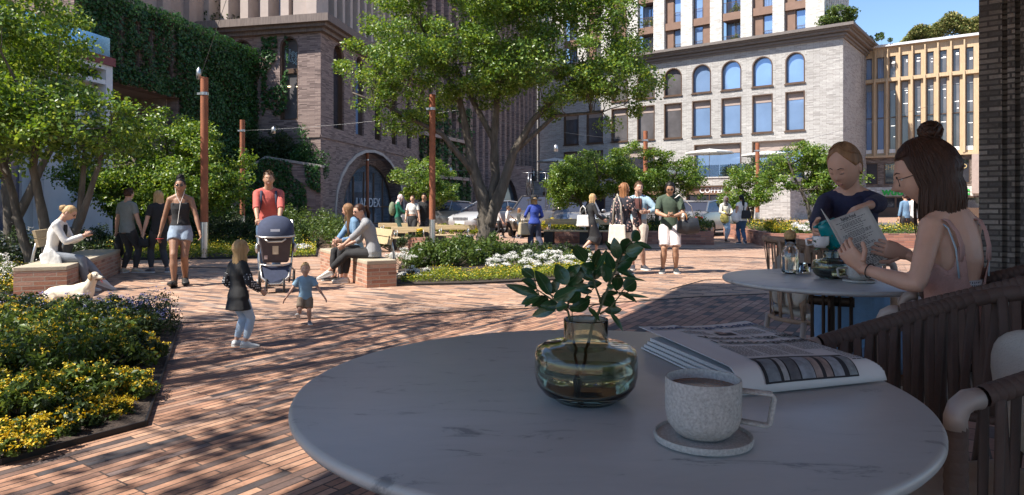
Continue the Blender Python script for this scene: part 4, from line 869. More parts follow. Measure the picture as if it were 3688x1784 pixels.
# ================= BRICK BENCHES =================
bk_bench=brick('brick_bench',[(0,(.24,.12,.08)),(.3,(.38,.18,.115)),(.6,(.46,.24,.15)),(.85,(.40,.22,.16)),(1,(.52,.33,.23))],(.42,.33,.25),.27,.061,.008,.85,.8,stain=.18,vs=3)
seatc=mat('seat_concrete',(.40,.34,.25),.8,0,.12,5,.3,60); pine=wood('pine_board',(.47,.36,.21),1,0,.18); galv=mat('galvanised_steel',(.5,.5,.5),.35,.8,.1,8)
def brick_bench(label,p0,p1,wd,h,back,bl):
    """p0 near corner, p1 far corner of the visible long side; block extends to the left (perp) by wd"""
    u=(Vector(p1)-Vector(p0)); L=u.length; u.normalize(); n=Vector((-u.y,u.x)); t=thing('brick_bench',label,'bench',(p0[0],p0[1],0),0,'brick benches with timber backs')
    def Q(s,w,z): q=Vector(p0)+u*s+n*w; return (q.x,q.y,z)
    def bx(b,s0,s1,w0,w1,z0,z1): b.add([Q(s0,w0,z0),Q(s1,w0,z0),Q(s1,w1,z0),Q(s0,w1,z0),Q(s0,w0,z1),Q(s1,w0,z1),Q(s1,w1,z1),Q(s0,w1,z1)],[(0,3,2,1),(4,5,6,7),(0,1,5,4),(1,2,6,5),(2,3,7,6),(3,0,4,7)])
    b=MB(); bx(b,0,L,0,wd,0,h-.06); b.build('base',bk_bench,t)
    b=MB(); bx(b,-.004,L+.004,-.004,wd+.004,h-.06,h); b.build('seat',seatc,t,bevel=.01)
    s0,s1,w=back; 
    b=MB()
    for z0,z1,lean in ((h+.20,h+.32,.0),(h+.335,h+.45,.03)): 
        sgn=1 if w>wd/2 else -1
        b.add([Q(s0,w+lean*sgn,z0),Q(s1,w+lean*sgn,z0),Q(s1,w+(lean+.04)*sgn,z0),Q(s0,w+(lean+.04)*sgn,z0),Q(s0,w+(lean+.03)*sgn,z1),Q(s1,w+(lean+.03)*sgn,z1),Q(s1,w+(lean+.07)*sgn,z1),Q(s0,w+(lean+.07)*sgn,z1)],[(0,3,2,1),(4,5,6,7),(0,1,5,4),(1,2,6,5),(2,3,7,6),(3,0,4,7)])
    b.build('backrest',pine,t)
    for s in (s0+.12,s1-.12):
        b=MB(); sg=1 if w>wd/2 else -1; b.tube([Q(s,w-.12*sg,h-.2),Q(s,w+.06*sg,h-.16),Q(s,w+.13*sg,h-.02),Q(s,w+.10*sg,h+.14),Q(s,w+.06*sg,h+.3)],.02,8); b.build('bracket',galv,t,True)
    return t
bb1=brick_bench('brick bench the blonde woman with the phone sits on, timber back on its left',G(241,1074)[:2],G(437,981)[:2],.62,.44,(1.2,3.0,.64),0)
bb2=brick_bench('brick bench the two talking women sit on, timber back on its right',G(1428,1033)[:2],G(1240,969)[:2],.47,.42,(.5,2.0,-.04),0)
# slim timber benches far off
blk=mat('black_steel',(.02,.02,.02),.5,.3,.2,8)
def tbench(label,c,L,rz,group='timber benches'):
    t=thing('timber_bench',label,'bench',(0,0,0),0,group)
    b=MB(); b.box(-L/2,L/2,-.2,.2,.40,.45); b.build('seat',pine,t,bevel=.01)
    b=MB(); b.box(-L/2,L/2,.24,.29,.62,.80); b.build('backrest',pine,t,bevel=.01)
    for s in (-L/2+.18,L/2-.18):
        b=MB(); b.box(s-.15,s+.15,-.19,.2,0,.395); b.build('leg',blk,t)
        b=MB(); b.tube([(s,-.12,.45),(s,-.14,.6),(s,-.05,.66),(s,.2,.66)],.016,6); b.tube([(s,.18,.42),(s,.24,.6),(s,.27,.75)],.02,6); b.build('armrest',galv,t,True)
    t.location=(c[0],c[1],0); t.rotation_euler=(0,0,rz); return t
q=G(2060,880); tbench('timber bench in front of the long planter, left of the black skirt woman',(1.75,21.75),1.5,-.2)
tbench('timber bench in front of the long planter, behind the black skirt woman',(3.25,21.4),1.5,-.22)
for lab,x,y,L,rz in (('low timber bench left of the silver footed post by the big tree',-2.86,18.9,1.1,-.05),('low timber bench behind the walking couple left of the big tree',-1.75,20.6,1.2,-.05),('far low timber bench behind the woman with the green backpack',-3.5,22.6,2.0,-.05)):
    o=tbench(lab,(x,y),L,rz); o.scale=(1,1,.8)
# ================= POSTS AND WIRES =================
rust=mat('corten_post',(.30,.105,.05),.75,.1,.22,7,.3,60); silv=mat('brushed_steel',(.62,.62,.62),.28,.95,.05,3,stretch=(1,1,.05))
wirem=mat('wire',(.16,.16,.16),.4,.6)
def post(label,px,D,top=4.26,r=.085):
    x=(px-CX)/F*D; t=thing('lamp_post',label,'post',(x,D,0),0,'rust red posts with steel feet')
    b=MB(); b.tube([(x,D,.86),(x,D,top)],r,20); b.build('pole',rust,t,True,ang=40)
    b=MB(); b.tube([(x,D,0),(x,D,.86)],r*.985,20); b.build('foot',silv,t,True,ang=40)
    b=MB(); b.tube([(x,D,top-.42),(x,D,top-.35)],r+.012,20); b.box(x-.16,x-.08,D-.03,D+.03,top-.41,top-.36); b.build('clamp',galv,t,True,ang=40)
    return Vector((x,D,top-.38))
wp={}
for i,(lab,px,D,top,r) in enumerate([('thickest rust red post with silver foot, left of the stroller man',736,15.98,4.25,.085),('rust red post behind the red shirted man',873,24.2,4.26,.085),
 ('rust red post in front of the arched portal, the left of the slim pair',1323,40.4,4.26,.09),('rust red post in front of the portal, the right of the slim pair',1376,50,4.1,.1),
 ('rust red post with silver foot left of the big tree trunk',1557,18.6,4.26,.085),('rust red post behind the man in the denim jacket',2325,27.9,4.26,.09),('rust red post at the left end of the angular planter',2728,33.4,4.26,.1)]):
    wp[i]=post(lab,px,D,top,r)
def wire(label,a,b,sag,r=.009):
    r*=.7
    a=Vector(a);b=Vector(b); pts=[a.lerp(b,t/14)-Vector((0,0,sag*4*(t/14)*(1-t/14))) for t in range(15)]
    m=MB(); m.tube(pts,r,5); o=m.build('cable',wirem,None,True,uv=False); tag(o,label,'cable',group='overhead lamp cables')
def lamp(label,p,h=.22,r=.055):
    t=thing('hanging_lamp',label,'lamp',p,0,'small lamps on the cables'); b=MB(); b.lathe([(.01,0),(.02,-.03),(r*.8,-.06),(r,-h),(r*.8,-h)],p,12,caps=True); b.build('shade',galv,t,True); b=MB(); b.ell((p[0],p[1],p[2]-h),(r*.7,r*.7,.02)); b.build('lens',white_p,t,True)
wire('steel cable climbing steeply from the thickest post',wp[0]+Vector((-.12,0,.3)),(-4.15,12.2,7.8),.0,.008)
lamp('steel cable lamp just above the thickest post',wp[0]+Vector((-.13,0,.62)),.28,.06)
wire('cable from the post behind the red shirted man to the big tree',wp[1],(-1.3,21.5,4.3),.12)
lamp('lamp hanging left of the brick corner on the high cable',A(985,455,24.0),.25,.08)
wire('cable from the left slim post toward the grey building',wp[2],(6.0,58,6.2),.35,.013)
wire('cable from the right slim post toward the grey building',wp[3],(8.0,63,5.2),.35,.014)
wire('cable between the post by the big tree and the post behind the denim man',wp[4],wp[5],.15,.008)
wire('cable from the planter post across to the timber building',wp[6],(23,37,6.7),.1,.01)
lamp('lamp hanging on the cable right of the big tree',A(2002,520,30),.32,.1)
lamp('lamp hanging right of the slim posts below the crown',A(1622,602,40),.4,.13)
# ================= CARS =================
tyre=mat('tyre',(.02,.02,.02),.8,0,.2,20); rimm=mat('alloy_rim',(.35,.35,.36),.3,.8); tail=mat('tail_light',(.35,.02,.02),.25,0,.1,5); headl=mat('head_light',(.7,.72,.75),.1,.3); plate=mat('number_plate',(.75,.75,.72),.5)
def car(label,paint,p,rz,suv=False,bikes=False):
    t=thing('parked_car',label,'car',(0,0,0),0,'cars parked along the street'); H=1.62 if suv else 1.42; L=4.7; W=.93
    st=[(-2.35,.42,.62,.70),(-2.28,.28,.86,.84),(-1.9,.20,.98,.91),(-1.0,.19,1.0,.93),(0,.19,.98,.93),(.9,.19,.97,.93),(1.5,.20,.92,.92),(2.05,.24,.80,.86),(2.3,.32,.66,.72),(2.36,.42,.58,.60)]
    b=MB(); vs=[]; k=10
    for y,z0,z1,w_ in st:
        z1=z1+(.1 if suv else 0)*(1 if z1>.7 else .3); mid=z0+(z1-z0)*.55
        vs+=[(-w_*.82,y,z0),(-w_*.97,y,z0+.08),(-w_,y,mid),(-w_*.95,y,z1-.05),(-w_*.82,y,z1),(w_*.82,y,z1),(w_*.95,y,z1-.05),(w_,y,mid),(w_*.97,y,z0+.08),(w_*.82,y,z0)]
    n=len(st); b.add(vs,[(i*k+j,i*k+(j+1)%k,(i+1)*k+(j+1)%k,(i+1)*k+j) for i in range(n-1) for j in range(k)]+[tuple(range(k))[::-1],tuple((n-1)*k+j for j in range(k))]); bo=b.build('body',paint,t,True,ang=38,merge=True)
    zb=.97+(.1 if suv else 0); roof=[(-2.05 if suv else -1.75,zb,.80),(-1.75 if suv else -1.1,H-.06,.62),(-.4,H,.63),(.35,H-.03,.62),(1.35,zb-.02,.80)]
    b=MB(); vs=[]
    for y,z,w_ in roof: vs+=[(-w_,y,z),(w_,y,z)]
    g=MB()
    # glasshouse: two side polygons + windscreen + rear screen ; roof panel in paint
    base=[(y,zb-.03) for y,_,_ in roof]
    for s in (-1,1):
        pts=[(s*.86,roof[0][0],zb-.03),(s*.86,roof[-1][0],zb-.03)]+[(s*w_,y,z-.02) for y,z,w_ in reversed(roof[1:-1])]; g.add(pts,[tuple(range(len(pts)))])
    for a,c in ((0,1),(3,4)):
        (y0,z0,w0),(y1,z1,w1)=roof[a],roof[c]; g.quad((-w0,y0,z0-.02),(w0,y0,z0-.02),(w1,y1,z1-.02),(-w1,y1,z1-.02))
    g.build('windows',gl_dark,t)
    for i in (1,2): 
        (y0,z0,w0),(y1,z1,w1)=roof[i],roof[i+1]; b.quad((-w0,y0,z0),(w0,y0,z0),(w1,y1,z1),(-w1,y1,z1)); 
    for s in (-1,1):
        for i in range(4):
            (y0,z0,w0),(y1,z1,w1)=roof[i],roof[i+1]; b.tube([(s*(w0+.01),y0,z0-.01),(s*(w1+.01),y1,z1-.01)],.035,6)
        b.tube([(s*.8,-.15,zb),(s*.64,-.25,H-.03)],.04,6)
    b.build('roof',paint,bo,True,ang=40)
    for s in (-1,1):
        for y in (-1.42,1.42):
            b=MB(); b.M=Matrix.Translation((s*.82,y,.33))@Matrix.Rotation(R(90),4,'Y'); b.lathe([(.2,-.11),(.31,-.11),(.335,-.08),(.335,.08),(.31,.11),(.2,.11)],(0,0,0),24); wo=b.build('wheel',tyre,t,True,ang=40)
            b=MB(); b.M=Matrix.Translation((s*.90,y,.33))@Matrix.Rotation(R(90),4,'Y'); b.lathe([(.02,.0),(.05,.02),(.06,0),(.2,-.02),(.215,.02)],(0,0,0),24,caps=True)
            for q in range(5): a=q*2*PI/5; b.box(0,0,0,0,0,0) if 0 else b.tube([(0,0,.02),(.2*math.cos(a),.2*math.sin(a),.02)],.022,5)
            b.build('rim',rimm,wo,True,ang=40)
        b=MB(); b.ell((s*.66,2.12,.66),(.17,.18,.07)); b.build('headlight',headl,t,True)
        b=MB(); b.ell((s*.68,-2.22,.74),(.19,.12,.07)); b.build('taillight',tail,t,True)
        b=MB(); b.ell((s*1.0,.95,zb+.02),(.10,.06,.07)); b.build('mirror',paint,t,True)
    b=MB(); b.box(-.26,.26,2.36,2.38,.40,.52); b.box(-.26,.26,-2.37,-2.35,.55,.66); b.build('number_plate',plate,t)
    b=MB()
    for q in range(11): b.box(-.4+q*.076,-.38+q*.076,2.33,2.375,.56,.70)
    b.build('grille',rimm,t)
    t.location=(p[0],p[1],0); t.rotation_euler=(0,0,rz); return t
p_silver=mat('silver_paint',(.26,.26,.27),.28,.6,.03,2,coat=.6); p_white=mat('white_paint',(.34,.34,.35),.3,.0,.03,2,coat=.6); p_beige=mat('champagne_paint',(.22,.19,.16),.3,.7,.03,2,coat=.6); p_grey=mat('grey_paint',(.2,.2,.21),.3,.6,.03,2,coat=.6)
car('silver sedan seen from behind, right of the long planter, half hidden by two women',p_silver,(8.05,28.6),-R(38))
car('silver car parked left of the big tree trunk, seen side on',p_silver,(-3.2,33.2),R(96))
car('champagne suv with a ribbed grille facing the camera behind the hat woman',p_beige,(1.1,28.2),R(168),True)
car('white car with bright headlights behind the walking boy in white',p_white,(-.9,31.5),R(145))
car('silver compact car behind the long planter, left of the black skirt woman',p_silver,(3.0,30.2),R(175))
car('white car behind the denim jacket man and the dog carrier',p_white,(6.2,31.4),R(100))
# two bicycles on the suv roof: slim frames with wheels
for k,(dx,lab) in enumerate([(-.35,'bicycle standing on the champagne suv roof, left one'),(.35,'bicycle standing on the champagne suv roof, right one')]):
    t=thing('bicycle',lab,'bicycle',(0,0,0),0,'bicycles on the roof rack'); b=MB()
    for y in (-.5,.5):
        b2=MB(); b2.M=Matrix.Translation((0,y,.33))@Matrix.Rotation(R(90),4,'Y'); b2.tube([(.31*math.cos(a*PI/12),.31*math.sin(a*PI/12),0) for a in range(24)],.02,6,closed=True)
        for a in range(8): b2.tube([(0,0,0),(.31*math.cos(a*PI/4),.31*math.sin(a*PI/4),0)],.004,4)
        b2.build('wheel',tyre,t,True)
    b.tube([(0,-.5,.33),(0,-.1,.3),(0,.35,.75),(0,-.2,.75),(0,-.5,.33)],.02,6); b.tube([(0,-.1,.3),(0,-.25,.9)],.02,6); b.tube([(0,.5,.33),(0,.35,.95)],.02,6); b.tube([(-.25,.33,.95),(.25,.33,.95)],.015,6); b.build('frame',rimm,t,True)
    t.location=Vector((1.1,28.2,1.60))+Vector((dx,0,0)); t.rotation_euler=(0,0,R(168))
# terrace things
def parasol(label,c,r,h,z0=0):
    t=thing('parasol',label,'parasol',(c[0],c[1],z0),0,'pale parasols on the terraces'); b=MB(); b.lathe([(.02,h+.35),(r*.5,h+.2),(r,h),(r,h-.12),(r*.98,h-.0)],(c[0],c[1],z0),8); b.build('canopy',mat('parasol_cloth',(.6,.59,.56),.9),t); b=MB(); b.tube([(c[0],c[1],z0),(c[0],c[1],z0+h+.4)],.03,8); b.build('pole',galv,t,True)
q=A(1998,560,73); parasol('pale parasol at the left end of the roof terrace',(q.x,q.y),1.9,2.4,zF)
q=A(2555,560,62); parasol('pale parasol on the terrace left of the window above the coffee shop',(q.x,q.y),2.2,2.5,zF)
q=A(2765,560,62); parasol('large pale parasol on the terrace behind the far right post',(q.x,q.y),2.4,2.3,zF)
for i,(px,D,h,lab) in enumerate([(2640,60,1.7,'bushy dark planting on the terrace right of the coffee sign'),(2700,60,2.0,'dark leafy planting on the terrace behind the far right post'),(2820,60,1.9,'dark leafy planting at the right end of the terrace'),(1995,71,1.4,'potted dark shrub on the terrace beside the standing couple')]):
    q=A(px,600,D); shrub(lab,(q.x,q.y),1.0,h,lf_dark,1300,.16,700+i,z0=zF,nc=20,group='terrace plants')
for i,(k,fl,m,lab) in enumerate([(2,0,lf_mid,'flowering balcony plant on the white tower, lowest right balcony'),(2,1,lf_mid,'reddish balcony plant on the white tower, second floor right'),(5,0,lf_mid,'trailing balcony plant on the white tower, lowest middle balcony'),(5,1,lf_mid,'pink and green balcony plant on the white tower, upper middle')]):
    x0,x1=cs[k][1],cs[k+1][0]; q=TP((x0+x1)/2-.3,0,-.7); shrub(lab,q[:2],.65,1.15,m,900,.12,720+i,fl_y if i%2 else None,60,.08,z0=ztop+fl*fh+.02,nc=14,group='balcony plants')
for px,lab in ((1470,'green low hedge behind the timber bench left of the big tree'),(1640,'green low hedge behind the walking couple')):
    q=G(px,852); shrub(lab,q[:2],1.2,.5,lf_lime,2500,.07,740+px,fl_y,300,.04,nc=40)

cover('low green ground cover filling the left half of the near left bed',gp([(-900,1720),(40,1600),(60,1200),(-900,1150)]),14000,.04,.16,801,lf_mid,fl_y,1200,.014,z0=.1)
# ================= PEOPLE =================
SK=dict(fair=(.55,.33,.24),tan=(.42,.24,.155),brown=(.29,.155,.095),dark=(.10,.05,.032),pale=(.60,.38,.29))
def skinm(k):
    n='skin_'+k
    if n in MATS: return MATS[n]
    m=mat(n,SK[k],.5,0,.07,12,.08,90,spec=.4); p=m.node_tree.nodes['Principled BSDF']; p.inputs['Subsurface Weight'].default_value=.12; p.inputs['Subsurface Radius'].default_value=(.02,.008,.005); return m
def hairm(n,c): return mat('hair_'+n,c,.5,0,.35,30,.3,60,stretch=(1,1,.15),spec=.25)
HR=dict(black=(.012,.01,.01),darkbrown=(.050,.022,.012),brown=(.10,.055,.03),blond=(.45,.30,.15),lightbrown=(.24,.13,.065),auburn=(.26,.12,.055))
def cloth(n,c,rough=.85,**k): return mat('cloth_'+n,c,rough,0,.12,14,.25,160,**k)
def pattern(n,c1,c2,kind,sc_=60.):
    if n in MATS: return MATS[n]
    m,nt,p=newmat(n); p.inputs['Roughness'].default_value=.85; tc=N_(nt,'ShaderNodeTexCoord'); mx=N_(nt,'ShaderNodeMix',data_type='RGBA'); mx.inputs[6].default_value=c4(c1); mx.inputs[7].default_value=c4(c2)
    if kind=='stripe': t=N_(nt,'ShaderNodeTexWave',bands_direction='Z'); setin(t,Scale=sc_,Distortion=.6); o=t.outputs['Fac']; lo,hi=.62,.72
    elif kind=='dot': t=N_(nt,'ShaderNodeTexVoronoi'); setin(t,Scale=sc_,Randomness=.15); o=t.outputs['Distance']; lo,hi=.34,.28
    else: t=N_(nt,'ShaderNodeTexVoronoi'); setin(t,Scale=sc_,Randomness=1.); o=t.outputs['Distance']; lo,hi=.38,.24
    nt.links.new(tc.outputs['Object'],t.inputs['Vector']); mr=N_(nt,'ShaderNodeMapRange'); setin(mr,From_Min=lo,From_Max=hi); nt.links.new(o,mr.inputs[0]); nt.links.new(mr.outputs[0],mx.inputs[0]); nt.links.new(mx.outputs[2],p.inputs['Base Color']); return m
eye_w=mat('eye_white',(.7,.68,.65),.2); eye_d=mat('eye_dark',(.03,.02,.015),.15); lipm=mat('lips',(.40,.19,.15),.45); brow_m=mat('eyebrow',(.05,.03,.02),.8); shade_m=mat('sunglasses_lens',(.012,.012,.014),.08,0,.1,5,spec=.9)
sole_m=mat('rubber_sole',(.6,.6,.58),.7)
def V3(p): return Vector(p)
def ik(a,b,l1,l2,hint):
    d=b-a; L=d.length; mx=(l1+l2)*.998
    if L>mx: b=a+d*(mx/L); d=b-a; L=mx
    L=max(L,abs(l1-l2)+.01); x=(l1*l1-l2*l2+L*L)/(2*L); h=math.sqrt(max(0,l1*l1-x*x)); u=d.normalized(); hv=Vector(hint)-u*Vector(hint).dot(u)
    if hv.length<1e-5: hv=u.orthogonal()
    return a+u*x+hv.normalized()*h, b
TOR={'f':[(-.055,.060,.050),(-.03,.086,.058),(.0,.094,.062),(.04,.084,.056),(.09,.067,.046),(.14,.070,.049),(.19,.078,.061),(.235,.080,.057),(.275,.076,.045),(.298,.054,.037),(.315,.036,.033),(.335,.030,.031),(.375,.029,.031)],
     'm':[(-.055,.060,.050),(-.03,.080,.056),(.0,.087,.060),(.04,.082,.057),(.09,.078,.053),(.14,.084,.056),(.19,.090,.061),(.235,.093,.060),(.275,.088,.048),(.300,.060,.039),(.318,.040,.036),(.335,.036,.036),(.375,.034,.036)]}
def headfn(H,hs,jaw=1.):
    s=H*hs
    def fn(d,p):
        x,y,z=d; px,py,pz=p.x,p.y,p.z
        if z<0:
            k=(-z)**1.4; px*=1-.34*k*jaw; 
            if y<0: py*=1-.50*min(1,k*1.6)
            else: py*=1-.06*k
        if y>0:
            py+=s*.0145*math.exp(-(x/.12)**2-((z+.21)/.10)**2)*y+s*.0075*math.exp(-(x/.085)**2-((z+.05)/.15)**2)*y
            e=math.exp(-((abs(x)-.34)/.17)**2-((z-.03)/.10)**2); py-=s*.0058*e
            py+=s*.003*math.exp(-((z-.20)/.09)**2)*max(0,1-abs(x)*1.4)
            py+=s*.0038*math.exp(-(x/.20)**2-((z+.50)/.07)**2)+s*.004*math.exp(-(x/.2)**2-((z+.86)/.14)**2)
            py-=s*.0022*math.exp(-(x/.25)**2-((z+.39)/.04)**2)+s*.003*math.exp(-(x/.25)**2-((z+.66)/.06)**2)
            px*=1-.05*math.exp(-((z-.02)/.2)**2)*(y>.3)
        return Vector((px,py,pz))
    return fn
def hand(mb,w,dr,nrm,s,curl=.5,thumb=1,spread=.05):
    """palm + five fingers; w wrist, dr hand direction, nrm palm normal, s = body height"""
    dr=dr.normalized(); nrm=(nrm-dr*nrm.dot(dr)).normalized(); sd=dr.cross(nrm)*thumb
    pc=w+dr*.026*s
    mb.tube([w-dr*.008*s,w+dr*.008*s,w+dr*.03*s,w+dr*.050*s,w+dr*.056*s],[(.0145*s,.0125*s),(.017*s,.011*s),(.0235*s,.0105*s),(.0235*s,.009*s),(.018*s,.006*s)],10,side=sd)
    for k,(o,L) in enumerate(((.017,.040),(.0058,.046),(-.0055,.043),(-.0165,.034))):
        a=w+dr*.052*s+sd*o*s; d=(dr+sd*spread*(o*40)).normalized(); pts=[a-dr*.006*s]; r0=.0052*s; cu=curl*(1+.1*k); p=a
        for q,f in enumerate((.45,.32,.26)):
            d=(Matrix.Rotation(cu*(.75 if q==0 else 1.0),3,sd*(-1))@d) if False else (d*math.cos(cu*.8)+nrm*math.sin(cu*.8)*1.0).normalized() if q==0 else (Quaternion(d.cross(nrm) if d.cross(nrm).length>1e-4 else sd,cu*.9)@d)
            p=p+d*L*f*s; pts.append(p)
        mb.tube([pts[0],a]+pts[1:],[r0,r0*1.02,r0*.95,r0*.85,r0*.6],7)
    a=w+dr*.018*s+sd*.016*s; d=(dr*.6+sd*.75+nrm*.35*(.3+curl)).normalized(); b=a+d*.022*s; c=b+(d*.5+dr*.8+nrm*.3*curl).normalized()*.018*s
    mb.tube([a-d*.006*s,a,b,c,c+(c-b)*.25],[.008*s,.0078*s,.0062*s,.0052*s,.003*s],7)
def shoe(mb,ms,ank,yaw,H,kind='sneaker',pitch=0):
    Rm=Matrix.Rotation(yaw,3,'Z')@Matrix.Rotation(-pitch,3,'X'); L=.155*H; z0=-.044*H
    def q(x,y,z): return ank+Rm@Vector((x*H,y*H,z*H))
    secs=[(-.040,.016,.030),(-.028,.025,.055),(0,.026,.060),(.030,.026,.050),(.060,.028,.034),(.09,.029,.026),(.11,.022,.020),(.118,.010,.012)]
    if kind=='boot': secs=[(a,b*1.08,c+.002) for a,b,c in secs]
    if kind=='flat': secs=[(a,b*.9,min(c,.022 if a>.02 else .03)) for a,b,c in secs]
    vs=[];n=10
    for y,wd_,h in secs:
        for j in range(n):
            a=2*PI*j/n; x=math.cos(a)*wd_; z=math.sin(a); z=(-.044+.010)+(z*.5+.5)*(h-.008) if z>0 else (-.044+.010)+(z*.5+.5)*(h-.008)*.9
            vs.append(q(x,y,z))
    mb.add(vs,[(i*n+j,i*n+(j+1)%n,(i+1)*n+(j+1)%n,(i+1)*n+j) for i in range(len(secs)-1) for j in range(n)]+[tuple(range(n))[::-1],tuple((len(secs)-1)*n+j for j in range(n))])
    if kind=='boot': mb.tube([q(0,-.006,-.01),q(0,-.008,.03),q(0,-.008,.065)],[(.026*H),(.027*H),(.029*H)],10)
    th=.016 if kind!='flat' else .006
    vs=[]
    for y,wd_,h in secs: vs+=[q(-wd_*1.06,y*1.03,-.044),q(wd_*1.06,y*1.03,-.044),q(wd_*1.06,y*1.03,-.044+th),q(-wd_*1.06,y*1.03,-.044+th)]
    m=len(secs); ms.add(vs,[(i*4+j,i*4+(j+1)%4,(i+1)*4+(j+1)%4,(i+1)*4+j) for i in range(m-1) for j in range(4)]+[(3,2,1,0),((m-1)*4,(m-1)*4+1,(m-1)*4+2,(m-1)*4+3)])
STAND=dict(pel=(0,0,.52),aL=(-.055,0,.046),aR=(.055,0,.046),hL=(-.16,.02,.47),hR=(.16,.02,.47))
def person(label,loc,H,rz,sex='f',skin='fair',pose=None,hair=('short','brown'),wear=(),shoes=('sneaker',(.6,.6,.6)),glasses=False,vox=None,fine=False,group='people in the square',smile=False,name='person'):
    P=dict(STAND); P.update(pose or {}); g=lambda k,d=None: P.get(k,d)
    t=thing(name,label,'person',(0,0,0),0,group); vox=vox or .0105
    pel=V3(P['pel'])*H; lean=R(g('lean',0)); sd_=R(g('side',0)); tw=R(g('twist',0)); ll=g('ll',.245)*H; hs=g('hs',1.); cs_h=g('sc',1.)
    Rs=Matrix.Rotation(g('pyaw',0)*PI/180,3,'Z'); Rt=Matrix.Rotation(R(g('pyaw',0))+tw,3,'Z')@Matrix.Rotation(-lean,3,'X')@Matrix.Rotation(sd_,3,'Y')
    up=Rt@Vector((0,0,1)); sx=Rt@Vector((1,0,0)); fy=Rt@Vector((0,1,0)); sx0=Rs@Vector((1,0,0)); tab=TOR[sex]
    def spine(v):
        u=max(0,min(1,v/.15)); base=pel+Vector((0,0,v*H)) if v<=0 else pel+(Vector((0,0,1))*(1-u*.5)+up*(u*.5)).normalized()*min(v,.15)*H
        if v>.15: base=base+up*(v-.15)*H
        if v>.30: base=base+(Rt@Vector((0,.35,0)))*(v-.30)*H*.9
        return base
    def sidev(v): u=max(0,min(1,v/.2)); return (sx0*(1-u)+sx*u).normalized()
    def torso(mb,v0,v1,off=0,flare=0,sq=1.,n=18,only=None):
        pts=[];rr=[];sv=[]
        vs_=[v0]+[q[0] for q in tab if v0+.004<q[0]<v1-.004]+[v1]
        for v in vs_:
            for a,b in zip(tab[:-1],tab[1:]):
                if a[0]<=v<=b[0] or (v<tab[0][0] and a is tab[0]): k=(v-a[0])/(b[0]-a[0]) if v>=a[0] else 0; rx=a[1]+(b[1]-a[1])*k; ry=a[2]+(b[2]-a[2])*k; break
            if v<-.03: rx,ry=.086+(flare*(-.03-v)),.060+(flare*(-.03-v))
            fl=flare*max(0,.10-v) if flare else 0
            pts.append(spine(v)); rr.append(((rx+off+fl)*H*sq,(ry+off+fl)*H)); sv.append(sidev(v))
        # tube with per-ring side vectors
        vsx=[]
        for i,p in enumerate(pts):
            tt=(pts[min(i+1,len(pts)-1)]-pts[max(i-1,0)]).normalized(); s=(sv[i]-tt*sv[i].dot(tt)).normalized(); f=tt.cross(s)
            for j in range(n): a=2*PI*j/n; vsx.append(p+s*rr[i][0]*math.cos(a)+f*rr[i][1]*math.sin(a))
        k=len(pts); mb.add(vsx,[(i*n+j,i*n+(j+1)%n,(i+1)*n+(j+1)%n,(i+1)*n+j) for i in range(k-1) for j in range(n)]+[tuple(range(n-1,-1,-1)),tuple((k-1)*n+j for j in range(n))])
    hip={-1:pel-sx0*.048*H-Vector((0,0,.015*H)),1:pel+sx0*.048*H-Vector((0,0,.015*H))}
    sh_w=(.089 if sex=='f' else .100)*g('shw',1.); 
    if hs>1.1: sh_w*=.95
    sh={-1:spine(.275)-sx*sh_w*H,1:spine(.275)+sx*sh_w*H}
    ank={-1:V3(P['aL'])*H,1:V3(P['aR'])*H}; wr={-1:V3(P['hL'])*H,1:V3(P['hR'])*H}; kn={};el={}
    for s,c in ((-1,'L'),(1,'R')):
        kn[s],ank[s]=ik(hip[s],ank[s],ll,ll,g('k'+c,(0,1,.05)))
        el[s],wr[s]=ik(sh[s],wr[s],.168*H,.150*H,g('e'+c,(s*.5,-1,-.3)))
    def chain(mb,a,b,c,prof,t0,t1,off=0.,flare=0.,n=12):
        """prof: [(t 0..2, r)] along a-b-c; build from t0 to t1"""
        def pos(t): return a.lerp(b,t) if t<=1 else b.lerp(c,t-1)
        def rad(t):
            for (ta,ra),(tb_,rb) in zip(prof[:-1],prof[1:]):
                if ta<=t<=tb_: return ra+(rb-ra)*(t-ta)/(tb_-ta)
            return prof[-1][1]
        ts=sorted({t0,t1}|{q[0] for q in prof if t0<q[0]<t1}|{q for q in (.92,1.08) if t0<q<t1}); pts=[];rr=[]
        for q in ts:
            p=pos(q)
            if .85<q<1.15 and q!=1: p=p.lerp(pos(1),.15)
            pts.append(p); rr.append((rad(q)+off+flare*max(0,(q-t0))/(t1-t0+1e-6))*H)
        mb.tube(pts,rr,n)
    LEG=[(0,.050),(.15,.053),(.5,.045),(.85,.034),(1,.0335),(1.15,.031),(1.35,.035),(1.6,.029),(1.85,.0205),(2,.020)]
    ARM=[(0,.0270),(.3,.0262),(.7,.0232),(1,.0205),(1.25,.0218),(1.6,.018),(1.9,.0145),(2,.0145)]
    if sex=='m': ARM=[(a,b*1.10) for a,b in ARM]; LEG=[(a,b*1.04) for a,b in LEG]
    body=MB(); torso(body,-.05,.375)
    for s in (-1,1):
        chain(body,hip[s],kn[s],ank[s],LEG,0,2); body.tube([ank[s],ank[s]-Vector((0,0,.02*H))],.019*H,8)
        chain(body,sh[s],el[s],wr[s],ARM,0,2); body.tube([spine(.262)+sx*s*.03*H,sh[s]],[.034*H,.0285*H],12); body.ell(sh[s],.0285*H); body.tube([spine(.322),spine(.305)+sx*s*.035*H,sh[s]+up*.004*H],[.028*H,.026*H,.024*H],12)
    bm_=remesh(body,vox,3)
    hb=MB(); hb.v=[tuple(v.co) for v in bm_.vertices]; hb.f=[tuple(p.vertices) for p in bm_.polygons]; hb.mi=[0]*len(hb.f); bpy.data.meshes.remove(bm_)
